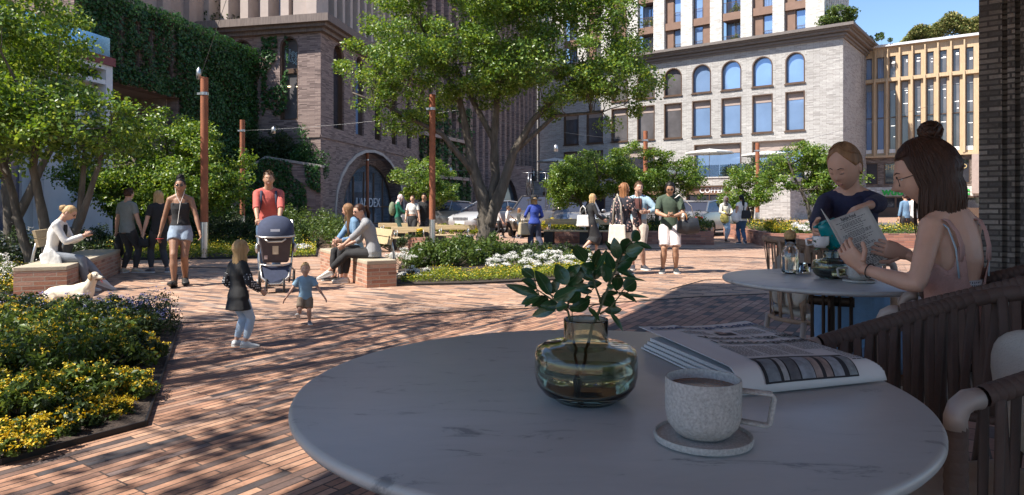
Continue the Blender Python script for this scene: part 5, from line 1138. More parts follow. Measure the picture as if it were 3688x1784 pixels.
    # head
    Rh=Matrix.Rotation(R(g('pyaw',0))+tw+R(g('hyaw',0)),3,'Z')@Matrix.Rotation(-R(g('hpit',0))-lean*.35,3,'X')@Matrix.Rotation(R(g('htilt',0)),3,'Y')
    rx,ry,rzz=.0455*H*hs,.0565*H*hs,.0675*H*hs*g('hz',1.); neck=spine(.345); hc=neck+Rh@Vector((0,.012*H,rzz*.86))
    hfn=headfn(H,hs,.85 if sex=='f' else .65)
    hb.ell(hc,(rx,ry,rzz),40 if fine else 28,34 if fine else 24,rot=Rh,fn=hfn)
    hb.tube([spine(.30),neck,hc-Rh@Vector((0,.01*H,rzz*.35))],[.031*H,.030*H,.030*H],14)
    for s in (-1,1): hb.ell(hc+Rh@Vector((s*rx*.97,-.004*H,-.004*H)),(.006*H*hs,.011*H*hs,.017*H*hs),10,8,rot=Rh)
    for s,c in ((-1,'L'),(1,'R')):
        d=(wr[s]-el[s]).normalized(); hd=V3(g('d'+c,tuple(d))); nm=V3(g('n'+c,(-s*.9,.25,0))); hand(hb,wr[s],hd.normalized(),nm,H*(1.0 if hs<1.1 else 1.05),g('curl',.42),thumb=g('t'+c,1 if s>0 else -1)*1)
    hb.build('body',skinm(skin),t,True,uv=False)
    def onface(x,z,dy=0):  # point on face surface in head frame units
        y=math.sqrt(max(.02,1-x*x-z*z)); d=Vector((x,y,z)); p=hfn(d,Vector((x*rx,y*ry,z*rzz))); return hc+Rh@(p+Vector((0,dy*H,0)))
    if not glasses or fine:
        e=MB(); e2=MB()
        for s in (-1,1): e.ell(onface(s*.34,.03,-.0035),(.0078*H*hs,.006*H*hs,.0040*H*hs),10,8,rot=Rh); e2.ell(onface(s*.34,.03,-.0012),(.0036*H*hs,.0042*H*hs,.0036*H*hs),8,6,rot=Rh)
        eo=e.build('eye',eye_w,t,True,uv=False); e2.build('iris',eye_d,eo,True,uv=False)
    if g('lids'):
        e=MB()
        for s in (-1,1): e.ell(onface(s*.34,.055,-.0026),(.0090*H*hs,.0062*H*hs,.0038*H*hs),12,8,rot=Rh)
        e.build('eyelid',skinm(skin),t,True,uv=False); e=MB()
        for s in (-1,1): e.tube([onface(s*.22,.005,.0022),onface(s*.34,-.03,.0032),onface(s*.47,.0,.0020)],.0007*H,5)
        e.build('eyelashes',brow_m,t,uv=False)
    e=MB()
    for s in (-1,1): e.tube([onface(s*.17,.215,.0006),onface(s*.34,.25,.0006),onface(s*.53,.20,.0006)],[.0012*H,.0017*H,.0008*H],5)
    e.build('eyebrow',brow_m,t,uv=False)
    e=MB(); e.ell(onface(0,-.49,-.0008),(.0115*H*hs,.004*H,.0017*H*hs),10,6,rot=Rh); e.ell(onface(0,-.545,-.0006),(.0095*H*hs,.004*H,.0021*H*hs),10,6,rot=Rh)
    eo=e.build('lips',lipm,t,True,uv=False)
    if smile: e=MB(); e.ell(onface(0,-.515,.0022),(.009*H*hs,.0025*H,.0022*H),8,6,rot=Rh); e.build('teeth',eye_w,eo,True,uv=False)
    if glasses:
        e=MB()
        for s in (-1,1): e.ell(onface(s*.34,.04,.006),(.0160*H*hs,.0035*H,.0098*H*hs),14,8,rot=Rh); e.tube([onface(s*.55,.07,.006),hc+Rh@Vector((s*rx*1.06,0,.004*H))],.0014*H,5)
        e.tube([onface(-.14,.08,.007),onface(.14,.08,.007)],.0014*H,5); e.build('sunglasses',shade_m,t,True,uv=False)
    sk=dict(hc=hc,Rh=Rh,rx=rx,ry=ry,rz=rzz,H=H,spine=spine,sx=sx,fy=fy,up=up,sh=sh,el=el,wr=wr,hip=hip,kn=kn,ank=ank,t=t,onface=onface,torso=torso,chain=chain,ARM=ARM,LEG=LEG)
    hs_,hcn=hair[0],hair[1]; do_hair(sk,hair,fine)
    # clothes
    for wnum,wv in enumerate(wear):
        kind,m=wv[0],wv[1]; o=wv[2] if len(wv)>2 else {}
        b=MB(); off=o.get('off',.006)*.62; nm_=o.get('name',kind)
        if kind in ('shirt','jacket','dress'):
            v0=o.get('v0',-.06); v1=o.get('v1',.302); torso(b,v0,v1,off,o.get('flare',.0))
            sl=o.get('sl',.7)
            if sl>0:
                for s in (-1,1): chain(b,sh[s],el[s],wr[s],ARM,0,sl,off*.75,o.get('sfl',.003)); b.tube([spine(.262)+sx*s*.03*H,sh[s]-Vector((0,0,.002*H))],[(.033+off*.8)*H,(.0275+off*.8)*H],12); b.ell(sh[s]-Vector((0,0,.002*H)),(.0285+off*.8)*H); b.tube([spine(.302),spine(.296)+sx*s*.035*H,sh[s]+up*.004*H],[(.028+off)*H,(.027+off)*H,(.0245+off*.8)*H],12)
        elif kind=='tank':
            torso(b,o.get('v0',-.05),o.get('v1',.235),off); 
            for s in (-1,1):
                q=[spine(.232)+sx*s*.055*H+fy*.052*H,spine(.27)+sx*s*.066*H+fy*.035*H,spine(.298)+sx*s*.062*H,spine(.27)+sx*s*.066*H-fy*.04*H,spine(.225)+sx*s*.055*H-fy*.05*H]; b.tube(q,o.get('strap',.008)*H,8)
        elif kind in ('pants','shorts'):
            torso(b,-.045,o.get('v1',.055),off)
            for s in (-1,1): chain(b,hip[s],kn[s],ank[s],LEG,0,o.get('len',1.93),off+.001,o.get('flare',.0)); 
            b.tube([pel-Vector((0,0,.01*H)),pel-Vector((0,0,.05*H))],[(.05*H),(.03*H)],10)
        elif kind=='skirt':
            a=spine(.06); mid=(kn[-1]+kn[1])/2; lo=(ank[-1]+ank[1])/2; L=o.get('len',1.35); fl=o.get('flare',.02); sp_=abs((kn[1]-kn[-1]).length)/H
            p1=pel-Vector((0,0,.03*H)); end=mid.lerp(lo,L-1) if L>1 else p1.lerp(mid,L)
            b.tube([a,pel,p1.lerp(mid,.5),mid if L>1 else p1.lerp(mid,L*.9),end],[(.070*H,.05*H),(.101*H,.07*H),((.10+fl*.3)*H,(.075+fl*.3)*H),((.095+fl*.8)*H,(.075+fl)*H),((.095+fl)*H,(.08+fl)*H)],24,side=sx0)
        me=remesh(b,vox*(1.0 if fine else 1.05),3,o.get('fold',(.0035*H/1.7,17/ H*1.0)))
        ob=link(nm_,me,m,t)
        if kind=='jacket' and o.get('inner'):
            c=MB(); q=[];rr=[]
            for v in (o.get('iv0',-.03),.03,.1,.17,.23,.285): q.append(spine(v)+fy*(off*.55+.004)*H); 
            # inner front panel: narrow slice of torso pushed forward
            tmp=MB(); torso(tmp,o.get('iv0',-.03),.29,off+.004,n=36); n=36; k=len(tmp.v)//n; vs=[];fs=[]
            js=[j for j in range(n) if math.sin(2*PI*j/n)>.80]
            for i in range(k):
                for j in js: vs.append(tmp.v[i*n+j])
            w_=len(js)
            for i in range(k-1):
                for j in range(w_-1): fs.append((i*w_+j,i*w_+j+1,(i+1)*w_+j+1,(i+1)*w_+j))
            c.add(vs,fs); ob2=c.build('inner_shirt',o['inner'],t,True,uv=False); so_=ob2.modifiers.new('t','SOLIDIFY'); so_.thickness=.004; so_.offset=1
    # shoes
    b=MB(); ms=MB(); kind,scol=shoes[0],shoes[1]
    if kind!='none':
        for s,c in ((-1,'L'),(1,'R')):
            b=MB(); ms=MB(); shoe(b,ms,ank[s],R(g('f'+c,8 if s<0 else -8)),H,kind,R(g('p'+c,0))); so2=b.build('shoe',cloth('shoe_%d%d%d'%tuple(int(x*100) for x in scol),scol,.5),t,True,uv=False); ms.build('sole',sole_m if len(shoes)<3 else blk,so2,uv=False)
    t.location=(loc[0],loc[1],loc[2] if len(loc)>2 else 0); t.rotation_euler=(0,0,R(rz)); LOCALROOTS.add(t.name)
    sk['M']=Matrix.Translation(t.location)@Matrix.Rotation(R(rz),4,'Z'); return sk
def do_hair(sk,hair,fine):
    st,cn=hair[0],hair[1]; o=hair[2] if len(hair)>2 else {}
    hc,Rh,rx,ry,rz,H,t=sk['hc'],sk['Rh'],sk['rx'],sk['ry'],sk['rz'],sk['H'],sk['t']; rd=random.Random(hash(st)%1000 if False else len(st)*7+int(H*100)); m=hairm(cn,HR[cn]) if cn in HR else cn
    W=lambda p: hc+Rh@Vector(p)
    b=MB(); k=(1.055 if (st=='bun' and fine) else 1.06) if st not in ('hijab','hat') else 1.1
    def surf(az,el,kk=k):  # az 0 = front, el from -90..90
        x,y,z=math.cos(el)*math.sin(az),math.cos(el)*math.cos(az),math.sin(el); 
        zz=z*rz*kk; yy=y*ry*kk; 
        if y<0 and z<0: yy*=1-.45*min(1,(-z)**1.4*1.4)
        return Vector((x*rx*kk*1.02,yy-.002*H,zz))
    if st=='bald': return
    # cap: shell over the skull leaving the face free
    n,mm=40,22; vs=[];fs=[]; low=o.get('low',-.35)
    def line(az):   # lowest elevation of the hair at azimuth az
        a=abs(az); hl=o.get('line',.62)
        if st=='bun' and fine:
            if a<1.25: return 1.0-.86*(a/1.25)**1.5
            if a<1.75: return .14
            return .14+(low-.14)*min(1,(a-1.75)/.3)
        if a<.75: return hl
        if st=='bun' and 1.15<a<2.0: return .16 if a<1.75 else .16+(low-.16)*(a-1.75)/.25
        if a<1.35: return hl+(low-.0-hl)*(a-.75)/.6 if st!='short' else hl+(.05-hl)*(a-.75)/.6
        return low if st!='short' else .05+(low-.05)*min(1,(a-1.35)/.6)
    for i in range(mm+1):
        for j in range(n):
            az=-PI+2*PI*j/n; l=line(az); e=PI/2-(PI/2-l)*i/mm; kk=k+.025*noise.noise(Vector((az*3,e*4,H*9)))+o.get('vol',0)*max(0,math.sin(e))
            if i==mm: kk=1.0
            vs.append(W(surf(az,e,kk)))
    fs=[(i*n+j,i*n+(j+1)%n,(i+1)*n+(j+1)%n,(i+1)*n+j) for i in range(mm) for j in range(n)]
    b.add(vs,fs)
    if st=='short':
        for i in range(160 if fine else 90):
            az=rd.uniform(-PI,PI); l=line(az); e=rd.uniform(max(l,.1),PI/2); p=surf(az,e,1.03); q=surf(az+rd.uniform(-.15,.15),e,1.16+o.get('vol',0))+Vector((0,.006*H,0))*rd.random(); b.tube([W(p),W(p.lerp(q,.6)),W(q+Vector((0,.004*H,.0)))],[.0045*H,.0035*H,.001*H],5)
    L=o.get('len',0)
    if L:
        ns=o.get('n',150 if fine else 80); rr=(.0020 if fine else .0045)*H
        amin=o.get('amin',1.0)
        for i in range(ns):
            az=(amin+(PI-amin)*math.sqrt(rd.random()))*rd.choice((-1,1)); az=az if not o.get('back') else rd.uniform(-.9,.9)+PI
            pts=[]; 
            for e in (1.25,.85,.4,0,-.35): pts.append(W(surf(az,e,k+.01+rd.uniform(0,.03))))
            last=pts[-1]; lz=L*H*rd.uniform(.68,1.08); outv=Rh@Vector((math.sin(az)*.4,math.cos(az),0)); wv=rd.uniform(-1,1)
            for q in (.25,.5,.75,1): 
                pp=last+Vector((0,0,-lz*q))+outv*(-.012*H*q+.018*H*math.sin(q*PI)*.6*(1+wv*.5))+sk['sx']*wv*.012*H*q
                pts.append(pp)
            b.tube(pts,[rr*.6,rr,rr*1.1,rr*1.2,rr*1.2,rr*1.2,rr*1.1,rr*.8,rr*.25],5,caps=False)
    if fine or o.get('comb'):
        for i in range(520 if fine else 120):
            az=rd.uniform(-PI,PI); u0=rd.uniform(0,.35); l=line(az); pts=[]
            for q in range(6):
                u=u0+(1-u0)*q/5; e=PI/2-(PI/2-max(l,-.5)-.02)*u; aa=az+(math.copysign(PI,az)-az)*(.55*u**2 if st=='bun' else .12*u); pts.append(W(surf(aa,e,k+.028+rd.uniform(-.008,.014))))
            b.tube(pts,[.0004*H]+[.0011*H*rd.uniform(.7,1.3)]*4+[.0004*H],4,caps=False)
    if 'bun' in o:
        bx,by,bz,br=o['bun']; c=Vector((bx*rx,by*ry,bz*rz)); b.ell(W(c),(br*H,br*H,br*H*.9),14,10,rot=Rh,fn=lambda d,p:p*(1+.22*noise.noise(d*2.6)))
        for i in range(26):
            a=rd.uniform(0,2*PI); ax=Vector((rd.gauss(0,1),rd.gauss(0,1),rd.gauss(0,1))).normalized(); u=ax.orthogonal().normalized(); v=ax.cross(u); b.tube([W(c+(u*math.cos(a+q*.5)+v*math.sin(a+q*.5))*br*H*1.02) for q in range(6)],[.002*H,.003*H,.0035*H,.003*H,.0025*H,.001*H],4)
    if 'tail' in o:
        c=Vector((0,-ry*1.05,rz*o['tail'][0])); Lt=o['tail'][1]*H
        for i in range(26): a=rd.uniform(-1,1)*.012*H; q=rd.uniform(-1,1)*.012*H; b.tube([W(c*.9),W(c+Vector((a,-.02*H,.0))),W(c+Vector((a*1.6,-.03*H+q,-Lt*.5))),W(c+Vector((a,-.015*H+q,-Lt)))],[.008*H,.008*H,.008*H,.002*H],5)
    b.build('hair',m,t,True,uv=False)
    if st=='hat':
        b=MB(); r0=rx*1.15; prof=[(.001,rz*1.25),(r0*.8,rz*1.2),(r0*1.08,rz*.8),(r0*1.12,rz*.25)]; b.lathe(prof,(0,0,0),24); bv=[];nn=32
        for i,(r,z) in enumerate(((r0*1.12,.25),(r0*1.6,.18),(r0*2.1,.0),(r0*2.5,-.12))):
            for j in range(nn): a=2*PI*j/nn; bv.append((r*math.cos(a),r*math.sin(a),rz*(z+.16*i*math.sin(a*3+1)*.5)))
        b.add(bv,[(i*nn+j,i*nn+(j+1)%nn,(i+1)*nn+(j+1)%nn,(i+1)*nn+j) for i in range(3) for j in range(nn)]); b.v=[tuple(hc+Rh@Vector(p)) for p in b.v]; oo=b.build('hat',cloth('black_felt',(.015,.015,.017)),t,True,uv=False)
        md=oo.modifiers.new('s','SOLIDIFY'); md.thickness=.006
    if st=='hijab':
        b=MB(); n,mm=32,20; vs=[]
        for i in range(mm+1):
            for j in range(n):
                az=-PI+2*PI*j/n; lo=-1.45; hole=abs(az)<.72
                e=PI/2-(PI/2-(.55 if hole else lo))*i/mm; p=surf(az,e,1.13+.03*noise.noise(Vector((az*2,e*3,4)))); vs.append(W(p))
        b.add(vs,[(i*n+j,i*n+(j+1)%n,(i+1)*n+(j+1)%n,(i+1)*n+j) for i in range(mm) for j in range(n)])
        sp=sk['spine']; b.tube([hc-Vector((0,0,rz*.75)),sp(.335),sp(.305),sp(.26)],[(rx*1.02,ry*.95),(.047*H,.046*H),(.066*H,.055*H),(.085*H,.062*H)],20,side=sk['sx'])
        for s in (-1,1): b.tube([W((s*rx*.88,ry*.55,rz*.5)),W((s*rx*.92,ry*.55,-rz*.2)),W((s*rx*.5,ry*.72,-rz*.98)),W((0,ry*.6,-rz*1.12))],.010*H,8)
        b.build('headscarf',o['m'],t,True,uv=False)
def gH(px,top,feet): return (feet-top)/(feet-HZ)*HC, tuple(G(px,feet)[:2])
def bag(name,label,mk,m,cat,p,rz=0,group=None):
    t=thing(name,label,cat,(0,0,0),0,group); mk(t,m); t.location=p; t.rotation_euler=(0,0,rz); return t
# ---- the people ----
blackc=cloth('black',(.018,.018,.02)); whitec=cloth('white',(.72,.70,.66)); creamc=cloth('cream',(.62,.57,.48)); greyt=cloth('grey_tee',(.22,.235,.225)); charc=cloth('charcoal_jeans',(.045,.045,.048)); jeans=cloth('blue_jeans',(.06,.11,.19)); ljeans=cloth('light_jeans',(.24,.30,.38)); greyj=cloth('grey_jeans',(.20,.22,.25)); palej=cloth('pale_jeans',(.46,.56,.66)); coral=cloth('coral_linen',(.50,.105,.085)); denim=cloth('denim_blue',(.14,.24,.36)); ldenim=cloth('light_denim',(.30,.42,.50)); green=cloth('dark_green',(.05,.075,.05)); emer=cloth('emerald',(.01,.14,.085)); dkgreen=cloth('teal_skirt',(.03,.075,.065)); cobalt=cloth('cobalt',(.03,.06,.30)); navy=cloth('navy_trousers',(.035,.04,.07)); maroon=cloth('maroon_tee',(.10,.035,.03)); khaki=cloth('khaki',(.24,.18,.13)); skyb=cloth('sky_blue_tee',(.24,.38,.50)); yel=cloth('yellow_cardigan',(.62,.50,.13)); pinkw=cloth('white_shorts',(.70,.62,.60)); beigesh=cloth('beige_shorts',(.48,.40,.34))
stripe=pattern('striped_jersey',(.03,.035,.05),(.6,.6,.6),'stripe',22.); floral=pattern('floral_blouse',(.02,.02,.03),(.55,.35,.30),'blotch',22.); dots=pattern('dotted_sleeve',(.02,.02,.025),(.75,.75,.75),'dot',48.); scarf_p=pattern('patterned_scarf',(.62,.52,.50),(.35,.08,.10),'blotch',30.); scarf_g=cloth('grey_scarf',(.14,.12,.12))
SQ='people standing in the square'
# 1 seated blonde with phone
sit=dict(pel=(0,0,.325),lean=16,hpit=28,aL=(-.03,.34,.06),aR=(.05,.28,.05),hL=(-.035,.25,.50),hR=(.035,.26,.50),curl=.9,eL=(-.5,-.6,-1),eR=(.5,-.6,-1))
sk=person('blonde woman in a long white cardigan sitting on the brick bench looking at her phone',(-6.72,9.98),1.66,-75,'f','fair',dict(sit,aL=(-.02,.40,.085),pL=25,kL=(0,.3,1)),('bun','blond',{'bun':(0,-1.1,.15,.03)}),[('shirt',blackc,{'sl':.0}),('pants',greyj,{}),('jacket',whitec,{'off':.012,'sl':1.9,'inner':blackc,'v0':-.06,'flare':.0,'name':'cardigan'})],('sneaker',(.6,.58,.55)),True)
Mx=sk['M']; 
def phone(label,p,rz=0,c=None):
    t=thing('phone',label,'phone',p,rz); b=MB(); b.box(p[0]-.036,p[0]+.036,p[1]-.06,p[1]+.06,p[2],p[2]+.009); b.build('case',c or blackc,t,bevel=.004); b=MB(); b.box(p[0]-.032,p[0]+.032,p[1]-.055,p[1]+.055,p[2]+.0095,p[2]+.0105); b.build('screen',gl_dark,t)
def at_h(sk,s,d=(0,.09,.0)): 
    p=sk['wr'][s]+Vector(d); return tuple(sk['M']@p)
phone('black phone held in both hands by the seated blonde woman',at_h(sk,-1,(.055,.09,.02)))
b=MB(); H=1.66   # cardigan tail hanging over the bench edge
pt=[Vector(q) for q in ((.17,-.02,.60),(.20,.05,.48),(.22,.10,.34),(.22,.14,.18))]
b.tube(pt,[(.05,.10),(.035,.14),(.03,.12),(.02,.07)],12,side=(1,0,0)); me=remesh(b,.012,2,(.006,14)); o=link('cardigan_tail',me,whitec,sk['t'])
# 2,3 standing pair seen from behind
H_,p=gH(458,676,985); sk2=person('man in a grey tee and charcoal jeans seen from behind, holding a black jacket',p,H_,-18,'m','fair',dict(aL=(-.06,0,.046),aR=(.065,.05,.046),hL=(-.19,.02,.47),hR=(.18,.05,.45),fL=25,fR=-60),('short','darkbrown'),[('pants',charc,{'off':.008}),('shirt',greyt,{'sl':.62,'off':.012,'v0':-.045,'flare':.06})],('sneaker',(.5,.45,.36)))
H_,p=gH(574,684,983); sk3=person('long haired blond person in a black tee seen from behind, holding a black bag',p,H_,48,'m','fair',dict(aL=(-.07,.06,.046),aR=(.08,-.03,.046),hL=(-.17,.03,.48),hR=(.17,.08,.47),fL=30,fR=-35),('long','blond',{'len':.11,'low':-.6}),[('pants',charc,{'off':.007}),('shirt',blackc,{'sl':.65,'off':.012,'v0':-.05,'flare':.06})],('sneaker',(.12,.12,.13)))
def softbag(t,m,h=.5,w=.2,d=.09):
    b=MB(); b.tube([(0,0,0),(0,0,-.08),(.01,0,-h*.5),(.03,0,-h*.85),(.02,0,-h)],[(.03,.02),(w*.35,d*.6),(w*.55,d),(w*.5,d),(w*.2,d*.4)],14,side=(1,0,0)); me=remesh(b,.012,2,(.012,9)); link('cloth',me,m,t)
bag('jacket','crumpled black jacket hanging from the grey tee man\'s left hand',lambda t,m:softbag(t,m,.46,.15),blackc,'jacket',at_h(sk2,-1,(-.0,.04,-.04)),.3)
bag('shoulder_bag','small black bag held by the blond person in the black tee',lambda t,m:softbag(t,m,.26,.16),blackc,'bag',at_h(sk3,-1,(-.0,.05,-.02)),.3)
# 4 woman walking to camera
H_,p=gH(650,640,1030); sk4=person('woman in a black strappy top, denim shorts and black boots walking toward the camera',p,H_,200,'f','brown',dict(aL=(-.035,-.05,.06),aR=(.04,.13,.05),pR=-18,hL=(-.17,.10,.50),hR=(.175,-.02,.47),eL=(-.6,-1,-.2),kL=(0,1,.2)),('bun','black',{'bun':(0,-.5,1.1,.034),'line':.68}),[('shorts',ljeans,{'len':.40,'off':.008,'flare':.008,'v1':.10}),('tank',blackc,{'v0':.03,'off':.009,'strap':.004,'v1':.245})],('boot',(.02,.02,.02),1),True)
phone('red phone held down by the woman in denim shorts',at_h(sk4,1,(0,.03,-.09)),1.5,mat('red_case',(.55,.02,.02),.4))
b=MB(); pts=[Vector(q) for q in (((-.08,.0,1.57)),(-.05,.09,1.42),(-.01,.115,1.30),(.01,.11,1.15),(.03,.10,.98))]; b.tube(pts,.004,5); pts=[Vector(q) for q in (((.08,.0,1.57)),(.05,.09,1.42),(-.01,.115,1.30))]; b.tube(pts,.004,5); b.build('earphone_cable',whitec,sk4['t'],uv=False)
# 5 man with stroller
H_,p=gH(968,615,1012); sk5=person('smiling man in a coral shirt and blue jeans pushing a navy stroller',p,H_,199,'m','tan',dict(lean=5,aL=(-.07,.05,.046),aR=(.06,-.08,.046),hL=(-.09,.24,.555),hR=(.09,.24,.555),eL=(-1,-.5,-.4),eR=(1,-.5,-.4),dL=(.1,1,-.3),dR=(-.1,1,-.3),nL=(0,-.2,-1),nR=(0,-.2,-1),curl=.9),('short','brown',{'vol':.07}),[('pants',jeans,{'off':.009}),('shirt',coral,{'sl':1.15,'off':.013,'v0':-.05,'flare':.05})],('sneaker',(.2,.1,.1)),smile=True)
b=MB()
for s in (-1,1): q=[sk5['spine'](.10)+sk5['sx']*s*.085*H_+sk5['fy']*.055*H_,sk5['spine'](.2)+sk5['sx']*s*.065*H_+sk5['fy']*.088*H_,sk5['spine'](.285)+sk5['sx']*s*.062*H_+sk5['fy']*.055*H_,sk5['spine'](.312)+sk5['sx']*s*.06*H_-sk5['fy']*.0*H_,sk5['spine'](.25)+sk5['sx']*s*.06*H_-sk5['fy']*.08*H_]; b.tube(q,[(.02,.006)]*5,8,side=(1,0,0))
b.ell(sk5['spine'](.17)-sk5['fy']*.13*H_,(.14,.08,.2)); t=thing('backpack','dark blue backpack worn by the man in the coral shirt','backpack',(0,0,0)); b.build('pack',navy,t,True,uv=False); t.location=sk5['t'].location; t.rotation_euler=sk5['t'].rotation_euler
# stroller
def stroller(c,rz):
    t=thing('stroller','navy blue stroller with silver frame seen from its front by the coral shirt man','stroller'); st=mat('stroller_frame',(.50,.47,.44),.3,.8); nv=cloth('stroller_navy',(.035,.045,.085)); br_=cloth('stroller_lining',(.07,.055,.06)); 
    b=MB()   # hood: quarter dome
    n,mm=18,10; vs=[]
    for i in range(mm+1):
        a=-.15+2.0*i/mm
        for j in range(n+1):
            q=PI*j/n; x=.27*math.cos(q); rr=.30*math.sin(q)**.55 if q not in (0,PI) else 0
            vs.append((x,.06-rr*math.cos(a)*.95,.80+rr*math.sin(a)*.92+.0))
    b.add(vs,[(i*(n+1)+j,i*(n+1)+j+1,(i+1)*(n+1)+j+1,(i+1)*(n+1)+j) for i in range(mm) for j in range(n)]); o=b.build('hood',nv,t,True); md=o.modifiers.new('s','SOLIDIFY'); md.thickness=.012
    b=MB(); b.box(-.07,.07,-.262,-.258,.865,.90); b.build('badge',mat('badge_pale',(.5,.52,.6),.5),o)
    b=MB(); b.tube([(-.285,.02,.80),(-.28,-.16,.80),(-.20,-.27,.79),(0,-.305,.785),(.20,-.27,.79),(.28,-.16,.80),(.285,.02,.80)],[(.014,.022)]*7,10,side=(0,0,1)); b.build('hood_rim',st,t,True)
    b=MB(); b.add([(-.20,-.10,.42),(.20,-.10,.42),(.25,-.20,.77),(-.25,-.20,.77),(-.17,.12,.40),(.17,.12,.40),(.24,.12,.80),(-.24,.12,.80)],[(0,1,2,3),(5,4,7,6),(4,0,3,7),(1,5,6,2),(0,4,5,1),(3,2,6,7)]); so2=b.build('seat_shell',br_,t,bevel=.03)
    b=MB(); b.box(-.045,.045,-.168,-.160,.54,.66); b.build('label_patch',mat('care_label',(.55,.45,.32),.7),so2); b=MB(); b.box(-.17,-.12,-.13,-.125,.47,.53); b.build('label_patch',mat('pink_patch',(.4,.3,.28),.7),so2)
    b=MB(); b.tube([(-.16,-.225,.76),(-.10,-.245,.72),(.10,-.245,.72),(.16,-.225,.76)],.012,8); b.build('carry_handle',st,t,True)
    b=MB(); b.tube([(-.24,-.10,.40),(-.20,-.22,.22),(-.08,-.28,.13),(.08,-.28,.13),(.20,-.22,.22),(.24,-.10,.40)],.017,10); b.tube([(-.24,-.1,.40),(-.12,-.14,.38),(.12,-.14,.38),(.24,-.10,.40)],.014,8); b.tube([(-.27,.12,.80),(-.24,-.10,.40),(-.20,.1,.12)],.016,8); b.tube([(.27,.12,.80),(.24,-.10,.40),(.20,.1,.12)],.016,8); b.tube([(-.27,.12,.80),(-.25,.42,1.0),(-.1,.46,1.02),(.1,.46,1.02),(.25,.42,1.0),(.27,.12,.80)],.015,8); b.tube([(-.26,.38,.16),(.26,.38,.16)],.012,6); b.tube([(-.16,-.2,.1),(.16,-.2,.1)],.012,6); b.build('frame',st,t,True)
    b=MB(); b.add([(-.19,-.20,.22),(-.08,-.265,.14),(.08,-.265,.14),(.19,-.20,.22),(.22,-.10,.39),(-.22,-.10,.39),(-.16,.25,.17),(.16,.25,.17)],[(0,1,2,3,4,5),(0,6,7,3,2,1)]); b.build('basket',nv,t)
    for s in (-1,1):
        b=MB(); b.ell((s*.285,.02,.62),(.035,.05,.075)); b.build('hinge',st,t,True)
        for (y,r,x) in ((-.24,.10,.13),(.40,.13,.27)):
            b=MB(); b.M=Matrix.Translation((s*x,y,r+.005))@Matrix.Rotation(R(90),4,'Y')@Matrix.Rotation(R(0),4,'X'); b.tube([(r*.86*math.cos(a*PI/14),r*.86*math.sin(a*PI/14),0) for a in range(28)],[(r*.16)]*28,8,closed=True); wo=b.build('wheel',tyre,t,True)
            b=MB(); b.M=Matrix.Translation((s*x,y,r+.005))@Matrix.Rotation(R(90),4,'Y'); b.lathe([(.01,-.02),(r*.7,-.012),(r*.76,.0),(r*.7,.012),(.01,.02)],(0,0,0),20); b.build('rim',mat('wheel_rim_grey',(.35,.33,.32),.5),wo,True)
            b=MB(); b.tube([(s*x,y,r),(s*x*1.05,y+.05*(1 if y<0 else -1),r*2),(s*.2,(-.1 if y<0 else .2),.35)],.016,8); b.build('fork',st,t,True)
    t.location=c; t.rotation_euler=(0,0,rz); t.scale=(.92,1,1.03)
stroller((-3.50,10.12,0),R(17))
# 6 girl
H_,p=gH(858,848,1252); skg=person('little girl with long blonde hair in a black tunic with dotted sleeves, seen from behind',p,H_,-32,'f','fair',dict(pel=(0,0,.46),ll=.216,hs=1.22,aL=(-.06,.02,.046),aR=(.055,.03,.046),hL=(-.11,.10,.50),hR=(.15,.13,.50),eR=(.6,-1,-.5),fL=15,fR=-50,hyaw=-8,curl=.8),('long','blond',{'len':.21,'low':-.75,'n':260}),[('pants',palej,{'off':.007,'len':1.85}),('shirt',blackc,{'sl':0.5,'off':.016,'v0':-.12,'flare':.10}),('sleeve',dots,{})] [:2],('sneaker',(.55,.58,.6)),vox=.008)
b=MB()
for s in (-1,1): skg['chain'](b,skg['sh'][s],skg['el'][s],skg['wr'][s],skg['ARM'],.5,1.85,.016,.0)
link('sleeve',remesh(b,.008,2,(.004,25)),dots,skg['t'])
# 7 toddler
H_,p=gH(1100,928,1168); skt=person('laughing toddler boy in a pale blue tee and khaki shorts toddling toward the girl',p,H_,196,'m','fair',dict(pel=(0,0,.40),ll=.185,hs=1.42,aL=(-.06,.02,.046),aR=(.10,-.04,.13),pR=-35,hL=(-.30,.06,.36),hR=(.30,.06,.38),eL=(-.3,-1,-.6),eR=(.3,-1,-.6),curl=.25),('short','blond',{'line':.7}),[('shorts',khaki,{'len':.85,'off':.020,'flare':.008}),('shirt',skyb,{'sl':.7,'off':.022,'v0':-.03,'flare':.05,'sfl':.01})],('sneaker',(.16,.18,.22)),vox=.007,smile=True)
